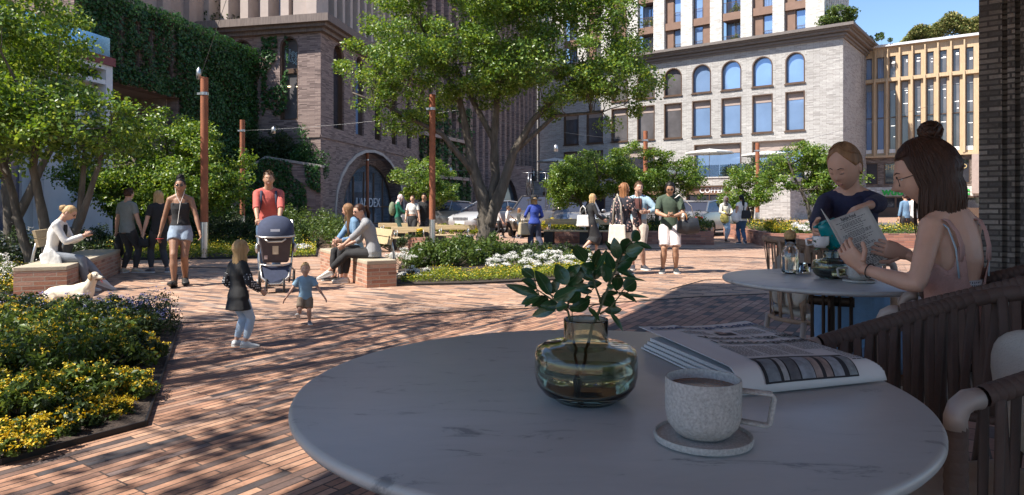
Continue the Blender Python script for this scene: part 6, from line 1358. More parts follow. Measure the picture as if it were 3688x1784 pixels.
# 8,9 seated women on centre bench
def onbench(s,w): u=(Vector(G(1240,969)[:2])-Vector(G(1428,1033)[:2])).normalized(); n=Vector((-u.y,u.x)); q=Vector(G(1428,1033)[:2])+u*s+n*w; return (q.x,q.y)
p=onbench(1.5,.24); person('seated woman in a denim jacket with long light brown hair on the centre bench',p,1.68,145,'f','fair',dict(pel=(0,0,.31),lean=10,hyaw=-40,hpit=8,aL=(-.05,.24,.05),aR=(.03,.28,.05),hL=(-.02,.22,.40),hR=(.03,.24,.38),twist=-25,curl=.8),('long','lightbrown',{'len':.23,'low':-.7,'n':110}),[('pants',blackc,{'off':.006}),('jacket',denim,{'off':.014,'sl':1.9,'inner':blackc})],('flat',(.02,.02,.02)),True)
p=onbench(.52,.22); sk9=person('seated dark haired woman in a striped jersey and black trousers on the centre bench',p,1.70,95,'f','fair',dict(pel=(0,0,.31),lean=20,hyaw=25,hpit=5,aR=(.06,.27,.05),aL=(.02,.42,.12),kL=(0,.3,1),pL=15,hL=(-.0,.28,.37),hR=(.06,.27,.36),twist=10,curl=.8),('bun','darkbrown',{'tail':(.5,.13),'low':-.4}),[('pants',blackc,{'off':.006,'len':1.8}),('shirt',stripe,{'sl':1.3,'off':.02,'v0':-.05,'flare':.05})],('sneaker',(.62,.6,.56)),True)
# 10 hijab woman
H_=1.62; p=G(1432,872)[:2]; sk10=person('woman in a patterned headscarf and emerald top walking right with a green backpack',p,H_,-82,'f','tan',dict(aL=(-.03,.12,.05),aR=(.03,-.10,.06),hL=(-.04,.20,.56),hR=(.06,.22,.57),lean=4,hpit=12,curl=.7),('hijab','black',{'m':scarf_p}),[('skirt',dkgreen,{'len':1.75,'flare':.03}),('shirt',emer,{'sl':1.9,'off':.012,'v0':-.02})],('sneaker',(.5,.5,.5)))
b=MB(); b.ell(sk10['spine'](.16)-sk10['fy']*.115*H_,(.15,.12,.24)); t=thing('backpack','olive green backpack on the woman in the patterned headscarf','backpack'); me=remesh(b,.02,3,(.012,8)); link('pack',me,cloth('olive_pack',(.16,.19,.12)),t); t.location=sk10['t'].location; t.rotation_euler=sk10['t'].rotation_euler
# 11,12 couple
H_,p=gH(1487,725,886); person('woman in a white crop top and black jeans beside the curly haired man',p,1.56,175,'f','fair',dict(aL=(-.03,.05,.05),aR=(.04,-.03,.046),hL=(-.15,.05,.48),hR=(.12,.10,.52)),('bun','darkbrown',{'bun':(0,-1,.5,.03)}),[('pants',blackc,{'v1':.08}),('shirt',whitec,{'v0':.10,'sl':.6,'off':.010})],('sneaker',(.5,.5,.5)))
H_,p=gH(1528,718,884); person('curly haired man in a printed black tee and checked trousers beside the woman in white',p,1.62,182,'m','tan',dict(aL=(-.05,.03,.05),aR=(.06,-.03,.046),hL=(-.15,.14,.56),hR=(.10,.16,.52)),('short','black',{'vol':.1}),[('pants',pattern('checked_trousers',(.03,.03,.035),(.16,.16,.17),'dot',30.),{'off':.010}),('shirt',blackc,{'sl':.7,'off':.014,'v0':-.06,'flare':.05})],('sneaker',(.55,.45,.5)))
# 13-15 walkers near the cars
kg='young walkers near the parked cars'
H_,p=gH(1796,750,859); person('young dark haired walker in a white patterned top behind the boy in the white shirt',p,1.22,-85,'f','fair',dict(aL=(-.03,.16,.05),aR=(.03,-.15,.08),hL=(-.14,-.05,.46),hR=(.14,.12,.48)),('long','darkbrown',{'len':.1}),[('pants',blackc,{}),('shirt',pattern('white_print',(.6,.58,.57),(.25,.1,.1),'blotch',26.),{'sl':1.2})],('sneaker',(.1,.1,.1)),vox=.014,group=kg)
H_,p=gH(1828,755,857); person('boy in a white shirt and black trousers striding right with an arm held out',p,1.20,-88,'m','fair',dict(aL=(-.03,.17,.05),aR=(.03,-.20,.09),hL=(-.10,.26,.55),hR=(.14,-.05,.48),kR=(0,1,.1)),('short','brown',{'vol':.1}),[('pants',blackc,{}),('shirt',whitec,{'sl':1.3,'off':.012})],('sneaker',(.05,.05,.05)),vox=.014,group=kg)
H_,p=gH(1868,762,860); person('girl with a grey rucksack and blue jeans walking right, last of the young walkers',p,1.14,-70,'f','fair',dict(aL=(-.03,.08,.05),aR=(.03,-.08,.06),hL=(-.14,.05,.48),hR=(.14,.0,.47)),('long','lightbrown',{'len':.13}),[('pants',jeans,{}),('shirt',cloth('dark_grey_top',(.05,.055,.055)),{'sl':1.8})],('sneaker',(.1,.1,.12)),vox=.014,group=kg)
# 16 hat woman
H_,p=gH(1925,704,910); sk16=person('woman in a wide black hat and cobalt blouse walking away beside the big tree',p,H_,12,'f','fair',dict(aL=(-.05,.02,.046),aR=(.10,-.14,.08),pR=-25,hL=(-.13,.16,.62),hR=(.10,.14,.60)),('hat','blond',{'len':.09,'low':-.6}),[('pants',navy,{'off':.016,'flare':.018}),('shirt',cobalt,{'sl':1.7,'off':.014,'v0':-.02,'flare':.10})],('sneaker',(.02,.02,.03)))
def tote(t,m,w=.34,h=.30,d=.12,strap=.25):
    b=MB(); b.add([(-w/2,-d/2,-h),(w/2,-d/2,-h),(w/2*.85,-d/3,0),(-w/2*.85,-d/3,0),(-w/2,d/2,-h),(w/2,d/2,-h),(w/2*.85,d/3,0),(-w/2*.85,d/3,0)],[(0,1,2,3),(5,4,7,6),(4,0,3,7),(1,5,6,2),(0,4,5,1),(3,2,6,7)]); b.build('bag_body',m,t,bevel=.03); b=MB()
    for y in (-d/4,d/4): b.tube([(-w*.25,y,-.01),(-w*.18,y,strap*.7),(0,y,strap),(w*.18,y,strap*.7),(w*.25,y,-.01)],.008,6)
    b.build('strap',m,t,True)
bag('handbag','large beige handbag hanging at the left side of the hat woman',lambda t,m:tote(t,m,.36,.34,.16,.22),cloth('beige_leather',(.42,.34,.22),.5),'handbag',tuple(sk16['M']@Vector((-.27,.05,.80))),.6)
# 17 black skirt
H_,p=gH(2130,696,914); sk17=person('blonde woman in a black cardigan and long black skirt walking right past the benches',p,H_,-72,'f','fair',dict(aL=(-.03,.10,.05),aR=(.03,-.16,.10),pR=-40,hL=(-.12,.06,.68),hR=(.12,.17,.56),curl=.8),('long','blond',{'len':.10,'low':-.6}),[('skirt',blackc,{'len':1.5,'flare':.03}),('jacket',blackc,{'sl':1.9,'off':.010})],('flat',(.3,.32,.35)),True)
bag('tote_bag','white canvas bag on the shoulder of the black skirt woman',lambda t,m:tote(t,m,.34,.30,.10,.24),whitec,'bag',tuple(sk17['M']@Vector((-.04,-.22,1.0))),-.3)
# 18 floral woman
H_,p=gH(2245,656,990); sk18=person('woman with long auburn hair in a floral blouse and pale skirt, seen from behind',p,H_,-28,'f','fair',dict(aL=(-.04,.0,.046),aR=(.05,.02,.046),hL=(-.15,.02,.47),hR=(.15,.06,.47),hyaw=-35),('long','auburn',{'len':.26,'low':-.7,'bun':(0,-1,.35,.018),'n':100}),[('skirt',creamc,{'len':1.35,'flare':.03}),('shirt',floral,{'sl':1.8,'off':.016,'v0':-.06,'flare':.05})],('sneaker',(.05,.05,.05)))
bag('tote_bag','long natural canvas tote hanging from the floral woman\'s shoulder',lambda t,m:tote(t,m,.36,.42,.07,.55),creamc,'bag',tuple(sk18['M']@Vector((-.06,-.16,.92))),-.5)
# 19 denim man
H_,p=gH(2300,654,972); sk19=person('young man in a light denim jacket and beige shorts with a camera round his neck',p,H_,155,'m','fair',dict(aL=(-.06,.0,.046),aR=(.06,.02,.046),fL=45,fR=10,hL=(-.13,.14,.66),hR=(.13,.05,.46),hyaw=35,eL=(-1,-.5,-.6)),('short','brown',{'vol':.08}),[('shorts',beigesh,{'len':.95,'off':.018,'flare':.01}),('jacket',ldenim,{'sl':1.75,'off':.016,'inner':maroon,'v0':.0})],('sneaker',(.04,.04,.05)),smile=True)
t=thing('camera','small black camera hanging on the denim jacket man\'s chest','camera'); b=MB(); b.box(-.06,.06,0,.035,-.035,.035); b.build('camera_body',blackc,t,bevel=.006); b=MB(); b.M=Matrix.Rotation(R(-90),4,'X'); b.tube([(0,0,.03),(0,0,.07)],.028,16); b.build('lens',blk,t,True); b=MB(); b.tube([(-.06,0,.03),(-.05,-.02,.18),(-.02,-.08,.36)],.006,6); b.tube([(.06,0,.03),(.07,-.02,.18),(.04,-.08,.36)],.006,6); b.build('strap',blk,t,True)
t.location=sk19['M']@Vector((0,.16,1.16)); t.rotation_euler=(0,0,R(165))
# 20 dog man
H_,p=gH(2412,650,984); sk20=person('dark haired man in a green polo and white shorts looking at his phone',p,H_,170,'m','tan',dict(aL=(-.065,.0,.046),aR=(.075,.02,.046),hL=(-.03,.17,.615),hR=(.035,.18,.615),eL=(-1,-.3,-.6),eR=(1,-.3,-.6),hpit=24,curl=.9,dL=(.6,.5,.1),dR=(-.6,.5,.1),nL=(0,0,1),nR=(0,0,1)),('long','black',{'len':.035,'low':-.5,'line':.66}),[('shorts',pinkw,{'len':.92,'off':.020,'flare':.012}),('shirt',green,{'sl':.8,'off':.018,'v0':-.05,'flare':.05})],('sneaker',(.035,.04,.045)),True)
phone('phone in the hands of the man in the green polo',tuple(sk20['M']@Vector((0,.36,1.09))))
def carrier(t,m):
    b=MB(); b.tube([(-.20,0,0),(0,0,-.02),(.20,0,0)],[(.08,.15),(.11,.16),(.08,.15)],14,side=(0,1,0)); link('pouch',remesh(b,.014,3,(.008,8)),m,t)
    b=MB(); b.tube([(.15,.05,.1),(.05,-.02,.35),(-.17,-.04,.56),(-.26,-.12,.50)],[(.022,.006)]*4,8,side=(0,1,0)); b.build('strap',whitec,t,True)
bag('dog_carrier','dark slouchy dog carrier bag under the green polo man\'s arm, worn on a white strap',carrier,cloth('dark_leather',(.025,.028,.035),.4),'bag',tuple(sk20['M']@Vector((-.32,.10,.90))),R(0))
t=thing('spaniel_puppy','small brown and white spaniel peeking out of the dark carrier bag','dog'); wf=mat('white_fur',(.66,.60,.52),.95,0,.1,30,.5,120); bf=mat('brown_fur',(.36,.16,.06),.95,0,.3,30,.5,120)
b=MB(); b.ell((0,0,0),(.055,.06,.06)); b.ell((0,-.055,-.015),(.028,.035,.025)); b.ell((0,.02,-.09),(.06,.06,.08)); b.build('body',wf,t,True); 
for s in (-1,1): b=MB(); b.tube([(s*.035,.01,.045),(s*.065,.0,.02),(s*.075,-.005,-.05),(s*.068,-.01,-.09)],[(.012,.018),(.016,.03),(.018,.036),(.008,.016)],10,side=(1,0,0)); b.build('ear',bf,t,True); b=MB(); b.ell((s*.022,-.052,.014),(.008,.006,.008)); b.build('eye',eye_d,t,True)
b=MB(); b.ell((0,-.09,-.006),(.011,.009,.009)); b.build('nose',eye_d,t,True); t.location=sk20['M']@Vector((-.22,.16,1.07))
# 21,22
H_,p=gH(2612,706,872); sk21=person('smiling woman in a grey headscarf and cream blouse near the silver car',p,H_,195,'f','dark',dict(aL=(-.02,.0,.046),aR=(.02,.05,.05),hL=(-.04,.15,.60),hR=(.05,.15,.60),eL=(-1,-.4,-.6),eR=(1,-.4,-.6)),('hijab','black',{'m':scarf_g}),[('pants',palej,{}),('shirt',creamc,{'sl':1.7,'off':.02,'v0':-.08,'flare':.06})],('flat',(.08,.04,.03)))
bag('cardigan','yellow cardigan draped over the headscarf woman\'s arm',lambda t,m:softbag(t,m,.42,.28),yel,'cardigan',tuple(sk21['M']@Vector((.13,.14,1.05))),.2)
H_,p=gH(2672,700,881); sk22=person('woman with a long dark ponytail, white blouse and blue jeans walking away',p,H_,8,'f','tan',dict(aL=(-.02,.05,.05),aR=(.03,-.10,.07),pR=-30,hL=(-.14,.03,.50),hR=(.17,.02,.47)),('bun','black',{'tail':(.6,.25),'low':-.5}),[('pants',jeans,{'off':.009}),('shirt',whitec,{'sl':.25,'off':.018,'v0':-.05,'flare':.05})],('sneaker',(.05,.06,.09)))
bag('shoulder_bag','black leather bag on the back of the woman in the white blouse',lambda t,m:tote(t,m,.30,.26,.08,.35),blackc,'bag',tuple(sk22['M']@Vector((.05,-.17,1.08))),0)
bag('jacket','white jacket over the left arm of the ponytail woman',lambda t,m:softbag(t,m,.42,.26),whitec,'jacket',tuple(sk22['M']@Vector((-.22,.0,1.12))),0)
# balcony pair, jogger, far pair
q=A(1922,640,73); person('man in a dark suit standing at the left end of the roof terrace',(q.x,q.y,zF),1.65,180,'m','fair',None,('short','auburn'),[('pants',charc,{}),('jacket',charc,{'sl':1.9,'off':.014,'inner':whitec})],('flat',(.02,.02,.02)),vox=.025,group='people on the roof terrace')
q=A(1948,640,73); person('woman in a long green dress standing on the roof terrace beside the suited man',(q.x,q.y,zF),1.55,180,'f','fair',dict(hL=(-.05,.14,.6)),('long','auburn',{'len':.1,'n':30}),[('skirt',dkgreen,{'len':1.8,'flare':.02}),('shirt',dkgreen,{'sl':1.5})],('flat',(.02,.02,.02)),vox=.025,group='people on the roof terrace')
q=A(903,560,33.2); person('bearded jogger in a dark blue top on the stair behind the retaining wall',(q.x,q.y,2.05),1.68,205,'m','tan',dict(lean=8,aL=(-.05,.1,.1),aR=(.05,-.15,.15),hL=(-.12,.18,.62),hR=(.14,.0,.6)),('short','black'),[('pants',blackc,{}),('shirt',cloth('dark_blue_top',(.02,.03,.08)),{'sl':1.9})],('sneaker',(.1,.1,.1)),vox=.02,group='person on the stair')
t=thing('stair','brick stair rising behind the ivy covered retaining wall','stair'); b=MB()
for k in range(10): b.box(-15.+k*.45,-14.55+k*.45,32.0,34.,0,1.1+k*.19)
b.build('steps',bk_pink,t)
for px,lab,c in ((3262,'person in a blue coat far off in front of the timber building',denim),(3290,'person in a pale coat far off in front of the timber building',whitec)):
    p=G(px,862)[:2]; person(lab,p,1.66,10,'m','tan',None,('short','black'),[('pants',charc,{}),('shirt',c,{'sl':1.9,'off':.012})],('sneaker',(.1,.1,.1)),vox=.018,group='far people by the shop front')
# mannequin in the upper window
x,y,z=PLt(sl_(1043),0,-.75); t=thing('mannequin','shop mannequin in a cream shirt and dark trousers in the upper arched window','mannequin',(x,y,zl_(1043,440)))
b=MB(); zz=zl_(1043,440)+.02; b.ell((x,y,zz+.86),(.07,.08,.11)); b.tube([(x,y,zz+.78),(x,y,zz+.70)],.04,10); b.build('head',conc,t,True)
b=MB(); b.tube([(x,y,zz+.72),(x,y,zz+.64),(x,y,zz+.4),(x,y,zz+.15)],[(.06,.05),(.17,.09),(.14,.09),(.14,.10)],14,side=(1,0,0)); b.tube([(x-.16,y,zz+.62),(x-.2,y-.03,zz+.35),(x-.17,y-.06,zz+.12)],[.05,.045,.035],8); b.tube([(x+.16,y,zz+.62),(x+.2,y-.03,zz+.35),(x+.2,y-.08,zz+.12)],[.05,.045,.035],8); b.build('shirt',creamc,t,True)
b=MB(); b.tube([(x,y,zz+.2),(x,y,zz-.3)],[(.13,.09),(.12,.09)],12,side=(1,0,0)); b.build('trousers',charc,t,True)
t=thing('handbag','yellow tan handbag held by the window mannequin','handbag',(x+.25,y-.12,zz)); b=MB(); b.box(x+.1,x+.45,y-.18,y-.06,zz-.12,zz+.08); b.build('bag_body',cloth('tan_bag',(.5,.33,.08)),t,bevel=.02); b=MB(); b.tube([(x+.18,y-.12,zz+.08),(x+.27,y-.12,zz+.22),(x+.36,y-.12,zz+.08)],.01,6); b.build('strap',cloth('tan_bag',(.5,.33,.08)),t,True)
# ---- lying dog ----
t=thing('labrador','cream labrador lying on the paving in front of the brick bench, tongue out','dog'); wf2=mat('cream_fur',(.66,.57,.44),.9,0,.08,9,.2,90); b=MB()
b.tube([(-.52,.06,.13),(-.44,.04,.16),(-.25,.02,.19),(0,0,.195),(.2,0,.22),(.30,0,.24),(.38,0,.22)],[(.07,.08),(.135,.13),(.14,.135),(.125,.14),(.135,.17),(.12,.16),(.07,.10)],18,side=(0,1,0))   # trunk
b.tube([(.28,0,.28),(.36,0,.38),(.40,0,.46)],[.115,.085,.072],14)                   # neck
b.ell((.43,0,.50),(.085,.075,.075)); b.tube([(.46,0,.495),(.53,0,.475),(.585,0,.465)],[(.05,.048),(.038,.036),(.030,.026)],12,side=(0,1,0))
for s in (-1,1):
    b.tube([(.26,s*.10,.20),(.24,s*.12,.09),(.28,s*.11,.045)],[.06,.045,.035],10); b.tube([(.27,s*.11,.04),(.42,s*.10,.035),(.54,s*.09,.03),(.60,s*.09,.028)],[.036,.030,.030,.024],10)   # foreleg flat forward
    b.tube([(-.40,s*.10,.16),(-.28,s*.17,.14),(-.20,s*.17,.10)],[.11,.09,.055],12); b.tube([(-.20,s*.18,.08),(-.36,s*.19,.045),(-.24,s*.20,.032),(-.10,s*.20,.03)],[.05,.035,.032,.026],10)   # folded hind leg
b.tube([(-.54,.05,.12),(-.70,.08,.07),(-.92,.12,.045),(-1.02,.12,.04)],[.045,.04,.032,.014],10)
link('body',remesh(b,.011,5,(.003,18)),wf2,t)
for s in (-1,1):
    b=MB(); b.tube([(.405,s*.06,.55),(.40,s*.085,.52),(.405,s*.088,.465),(.42,s*.08,.43)],[(.022,.008),(.038,.011),(.034,.010),(.014,.006)],10,side=(1,0,0)); b.build('ear',mat('tan_fur',(.42,.29,.16),.9,0,.2,20,.5,120),t,True); b=MB(); b.ell((.492,s*.042,.528),(.012,.009,.010)); b.build('eye',eye_d,t,True)
b=MB(); b.ell((.602,0,.472),(.014,.016,.012)); b.build('nose',eye_d,t,True); b=MB(); b.tube([(.50,0,.435),(.56,0,.425),(.585,0,.39)],[(.02,.006),(.022,.006),(.014,.004)],8,side=(0,1,0)); b.build('tongue',mat('tongue_pink',(.6,.18,.18),.4),t,True); b=MB(); b.tube([(.45,0,.44),(.52,0,.430),(.565,0,.424)],[(.036,.012),(.030,.010),(.018,.008)],10,side=(0,1,0)); b.build('jaw',eye_d,t,True)
dp=G(268,1097); t.location=(dp.x-.02,dp.y,0); t.rotation_euler=(0,0,R(-8)); t.scale=(.72,.72,.74)
# ================= TERRACE TABLES AND THEIR THINGS =================
TZ_=.94
mm_,nt,p=newmat('marble'); p.inputs['Roughness'].default_value=.38; tc=N_(nt,'ShaderNodeTexCoord'); mp=N_(nt,'ShaderNodeMapping'); mp.inputs['Scale'].default_value=(2.2,6.5,6.); mp.inputs['Rotation'].default_value=(0,0,R(-14)); nt.links.new(tc.outputs['Object'],mp.inputs[0])
n1=N_(nt,'ShaderNodeTexNoise'); setin(n1,Scale=2.6,Detail=9.,Roughness=.68,Distortion=.9); nt.links.new(mp.outputs[0],n1.inputs['Vector'])
r1=N_(nt,'ShaderNodeValToRGB'); e=r1.color_ramp.elements; e[0].position=.33; e[0].color=(.20,.215,.225,1); e[1].position=.41; e[1].color=(.42,.435,.435,1); x_=e.new(.7); x_.color=(.46,.47,.47,1); nt.links.new(n1.outputs[0],r1.inputs[0])
n2=N_(nt,'ShaderNodeTexNoise'); setin(n2,Scale=1.,Detail=4.); nt.links.new(tc.outputs['Object'],n2.inputs['Vector']); mr=N_(nt,'ShaderNodeMapRange'); setin(mr,From_Min=.3,From_Max=.7,To_Min=.86,To_Max=1.08); nt.links.new(n2.outputs[0],mr.inputs[0]); vv=N_(nt,'ShaderNodeVectorMath',operation='SCALE'); nt.links.new(r1.outputs[0],vv.inputs[0]); nt.links.new(mr.outputs[0],vv.inputs['Scale']); nt.links.new(vv.outputs[0],p.inputs['Base Color'])
marble=mm_; dkbr=mat('dark_bronze',(.03,.02,.015),.4,.6,.2,10)
def table(label,c,r,th,zt):
    t=thing('cafe_table',label,'table',(c[0],c[1],0),0,'round marble cafe tables')
    b=MB(); pr=[(0.0001,zt-th),(r-.02,zt-th),(r-.006,zt-th+.004),(r,zt-th*.55),(r,zt-.008),(r-.003,zt-.0025),(r-.008,zt),(0.0001,zt)]; b.lathe(pr,(c[0],c[1],0),160); b.build('tabletop',marble,t,True,ang=50)
    b=MB(); H_=zt-th
    for k in range(4):
        a=PI/4+k*PI/2+.25; ca,sa_=math.cos(a),math.sin(a)
        for rr in (.035,.085): b.tube([(c[0]+ca*rr*1.35,c[1]+sa_*rr*1.35,H_),(c[0]+ca*rr,c[1]+sa_*rr,H_-.05),(c[0]+ca*rr,c[1]+sa_*rr,.03)],.0085,8)
        b.tube([(c[0],c[1],H_-.085),(c[0]+ca*.1,c[1]+sa_*.1,H_-.085)],[(.006,.022)]*2,8,side=(-sa_,ca,0))
    b.tube([(c[0],c[1],H_),(c[0],c[1],.03)],.014,10); b.build('pedestal',dkbr,t,True,ang=40); b=MB(); b.lathe([(.001,.0),(.26,.0),(.26,.012),(.05,.03),(.001,.03)],(c[0],c[1],.004),40); b.build('base_plate',dkbr,t,True,ang=40); return t
C1=(.173,1.364); table('large round marble cafe table in the foreground with vase, cup and newspaper',C1,.589,.026,TZ_)
C2=(1.53,3.27); table('round marble cafe table between the waitress and the woman reading the menu',C2,.50,.024,TZ_)
# vase
vg=clear('olive_glass',(.60,.62,.52),1.48); wat=clear('water',(.80,.86,.80),1.33); leafd=mat('rubber_leaf',(.018,.070,.020),.28,0,.25,30,.15,40,spec=.6); ribm=mat('leaf_rib',(.06,.13,.035),.4); stemm=mat('green_stem',(.09,.10,.045),.6)
def vase(label,c,s,zt=TZ_):
    t=thing('glass_vase',label,'vase',(c[0],c[1],zt),0,'olive glass vases with leafy twigs'); z0=zt+.001
    pr=[(.001,.006),(.040,.006),(.046,.0),(.056,.0),(.060,.005),(.078,.014),(.090,.030),(.094,.048),(.094,.080),(.090,.093),(.078,.100),(.050,.1035),(.042,.107),(.040,.114),(.041,.145),(.0405,.1475),(.0385,.1475),(.0375,.145),(.0365,.114),(.038,.108),(.046,.1005),(.074,.0965),(.086,.090),(.0898,.079),(.0898,.049),(.086,.033),(.075,.020),(.056,.0125),(.001,.0115)]
    b=MB(); b.lathe([(r*s,z*s) for r,z in pr],(c[0],c[1],z0),72); b.build('glass',vg,t,True,uv=False)
    pw=[(.001,.0120),(.0555,.0130),(.0745,.0205),(.0855,.0335),(.0892,.049),(.0892,.058),(.001,.058)]; b=MB(); b.lathe([(r*s,z*s) for r,z in pw],(c[0],c[1],z0),72); b.build('water',wat,t,True,uv=False,ang=50); return t
def leaf(b,a,tip,w,up,curv=.12,rib=None):
    a=Vector(a); tip=Vector(tip); d=tip-a; L=d.length; d.normalize(); n=(Vector(up)-d*Vector(up).dot(d)).normalized(); s=d.cross(n); vs=[];m=10
    for i in range(m+1):
        t=i/m; wd_=w*.5*(math.sin(PI*min(1,t**.85))**.75 if 0<t<1 else .02); c=a+d*L*t-n*curv*L*t*t+n*curv*L*.3*math.sin(t*PI); fold=.18*wd_
        vs+=[c-s*wd_+n*fold,c-s*wd_*.5+n*fold*.35,c,c+s*wd_*.5+n*fold*.35,c+s*wd_+n*fold]
    b.add(vs,[(i*5+j,i*5+j+1,(i+1)*5+j+1,(i+1)*5+j) for i in range(m) for j in range(4)])
    if rib is not None: rib.tube([vs[i*5+2]+n*.0006 for i in range(0,m)],[.0009*(1-.07*i) for i in range(m)],4,caps=False)
LV="""265,400,50,320,50;270,405,145,445,50;255,405,175,490,35;250,350,160,280,60;240,300,150,235,60;346,404,250,230,72;340,440,225,480,60;400,480,285,470,60;400,515,218,585,60;400,500,250,495,45;350,400,410,285,50;365,430,515,345,75;455,325,380,185,78;465,335,583,212,75;460,270,545,195,55;480,460,560,380,60;500,390,618,345,55;505,525,637,450,78;470,490,540,490,40;440,420,610,310,55;380,480,450,450,60;590,180,520,60,78;645,235,555,190,70;644,215,700,85,50;655,220,712,85,28;746,310,690,175,75;770,225,710,100,52;650,300,700,200,60;640,300,560,260,45;610,350,712,330,50;805,155,775,10,60;845,120,900,10,80;850,110,955,70,70;850,165,960,95,65;810,235,945,160,82;816,245,980,300,40;830,290,985,290,18;820,395,855,275,64;870,380,965,320,80;712,415,838,395,36;845,405,950,450,38;880,410,1010,415,18;560,395,665,405,34;590,440,640,425,24;605,485,665,545,28;705,440,800,480,90;735,535,865,525,48;770,540,858,655,32;740,345,790,360,34;800,130,735,35,34;905,45,1025,70,34;892,30,955,-45,60"""
def twigs(c,D0,label,flip=1,sc=1.,group='leafy twigs in the vases'):
    rd=random.Random(4); t=thing('leafy_twig',label,'twig',(c[0],c[1],TZ_+.03),0,group); b=MB(); rb=MB(); st=MB()
    def W(x,y,dd=0.):
        px,py=1800+x/1.917,850+y/1.917; v=A(px,py,D0); v=Vector((v.x-A(2110,1200,D0).x,dd,v.z-(TZ_+.115))); return Vector((c[0]+v.x*flip*sc,c[1]+v.y*sc,TZ_+.115+v.z*sc))
    left=[(525,820),(500,640),(470,520),(440,450),(400,430)]; 
    bases=[]
    for q in LV.split(';'):
        x0,y0,x1,y1,w_=[float(v) for v in q.split(',')]; main=x0<510
        # depth of the leaf base follows its twig; tips spread around it
        side=(x0-470 if main else x0-700)/200; dd=(rd.uniform(-.035,.035)); tt=dd+rd.uniform(-.03,.03); a=W(x0,y0,dd); e_=W(x1,y1,tt); leaf(b,a,e_,w_/1.917/F*D0*sc*1.3,(rd.uniform(-.3,.3),-1,.35+rd.uniform(-.3,.5)),rib=rb); bases.append((a,main,x0,y0))
    def stem(pts,r): P_=[W(x,y,d) for x,y,d in pts]; st.tube(P_,[r*(1-.6*i/len(P_)) for i in range(len(P_))],6)
    stem([(560,1060,.02),(525,820,.01),(500,640,0),(470,520,.0),(440,455,0)],.0032*sc); stem([(545,1050,-.01),(600,780,.0),(645,620,0),(705,470,0),(770,300,0),(815,200,0),(850,110,0)],.0034*sc); stem([(705,470,0),(660,350,0),(640,250,0)],.0022*sc); stem([(690,540,0),(760,500,0),(830,410,.0),(890,385,0)],.002*sc)
    stem([(470,520,0),(400,470,0),(330,420,0),(255,370,0)],.0022*sc); stem([(470,500,0),(475,420,0),(470,330,0)],.002*sc); stem([(470,480,0),(390,430,0),(345,400,0)],.002*sc)
    joints=[Vector(W(x,y,0)) for x,y in ((440,455),(470,420),(470,330),(330,420),(255,370),(400,470),(345,400),(705,470),(770,300),(815,200),(850,110),(640,250),(660,350),(830,410),(760,500),(500,600))]
    for a,mn,x,y in bases: j=min(joints,key=lambda q:(q-a).length); st.tube([j,j.lerp(a,.6)+Vector((0,0,.002)),a],.0011*sc,4)
    bo=b.build('leaf',leafd,t,True,uv=False); rb.build('midrib',ribm,bo,uv=False); st.build('stem',stemm,t,True,uv=False); return t
DV=1.252; CV=((2110-CX)/F*DV,DV); vase('wide olive glass vase with a short neck on the foreground table',CV,1.0)
twigs(CV,DV,'two dark glossy leafy twigs standing in the foreground vase')
CV2=((2993-CX)/F*3.28,3.28); vase('smaller looking olive glass vase on the far table beside the menu',CV2,.88)
twigs(CV2,DV,'short dark leafy twigs standing in the vase on the far table',1,.68)
# cups
cer=mat('speckled_ceramic',(.42,.405,.385),.75,0,.28,230,.10,220); cer2=mat('white_ceramic',(.7,.7,.7),.35); cof=mat('coffee',(.16,.085,.04),.25,0,.45,22)
def cup(label,c,r=.0565,h=.088,rz=0.,saucer=True,zt=TZ_,m=None):
    m=m or cer; t=thing('coffee_cup',label,'cup',(c[0],c[1],zt),0,'coffee cups on the terrace'); z0=zt+.008; 
    b=MB(); pr=[(.001,.002),(r*.52,.0),(r*.56,.0),(r*.74,h*.08),(r*.92,h*.22),(r*.985,h*.38),(r,h*.6),(r,h*.97),(r*.99,h),(r*.95,h),(r*.93,h*.97),(r*.93,h*.5),(r*.8,h*.2),(r*.5,h*.09),(.001,h*.08)]; b.lathe([(a,z) for a,z in pr],(c[0],c[1],z0),64); b.build('bowl',m,t,True,ang=60)
    b=MB(); b.M=Matrix.Translation((c[0],c[1],z0))@Matrix.Rotation(rz,4,'Z'); b.tube([(r*.93,0,h*.80),(r*1.75,0,h*.76),(r*1.83,0,h*.70),(r*1.72,0,h*.26),(r*1.62,0,h*.22),(r*.93,0,h*.28)],[(.0085,.0040)]*6,10,side=(0,1,0)); b.build('handle',m,t,True)
    b=MB(); b.lathe([(.001,h*.845),(r*.93,h*.845)],(c[0],c[1],z0),48); b.build('coffee',cof,t)
    if saucer:
        s=thing('saucer',label.replace('cup','saucer under the cup',1),'saucer',(c[0],c[1],zt),0,'saucers'); rs=r*1.30; b=MB(); b.lathe([(.001,.001),(rs*.9,.001),(rs*.985,.003),(rs,.0085),(rs*.985,.0125),(rs*.955,.0125),(rs*.93,.0085),(.001,.0072)],(c[0],c[1],zt),72); b.build('dish',m,s,True,ang=60)
    return t
cup('grey speckled cup of coffee on the foreground table',((2532-CX)/F*1.035,1.035),rz=R(-8))
cup('grey speckled cup at the edge of the far table by the menu',((3093-CX)/F*3.12,3.12),.052,.072,R(175))
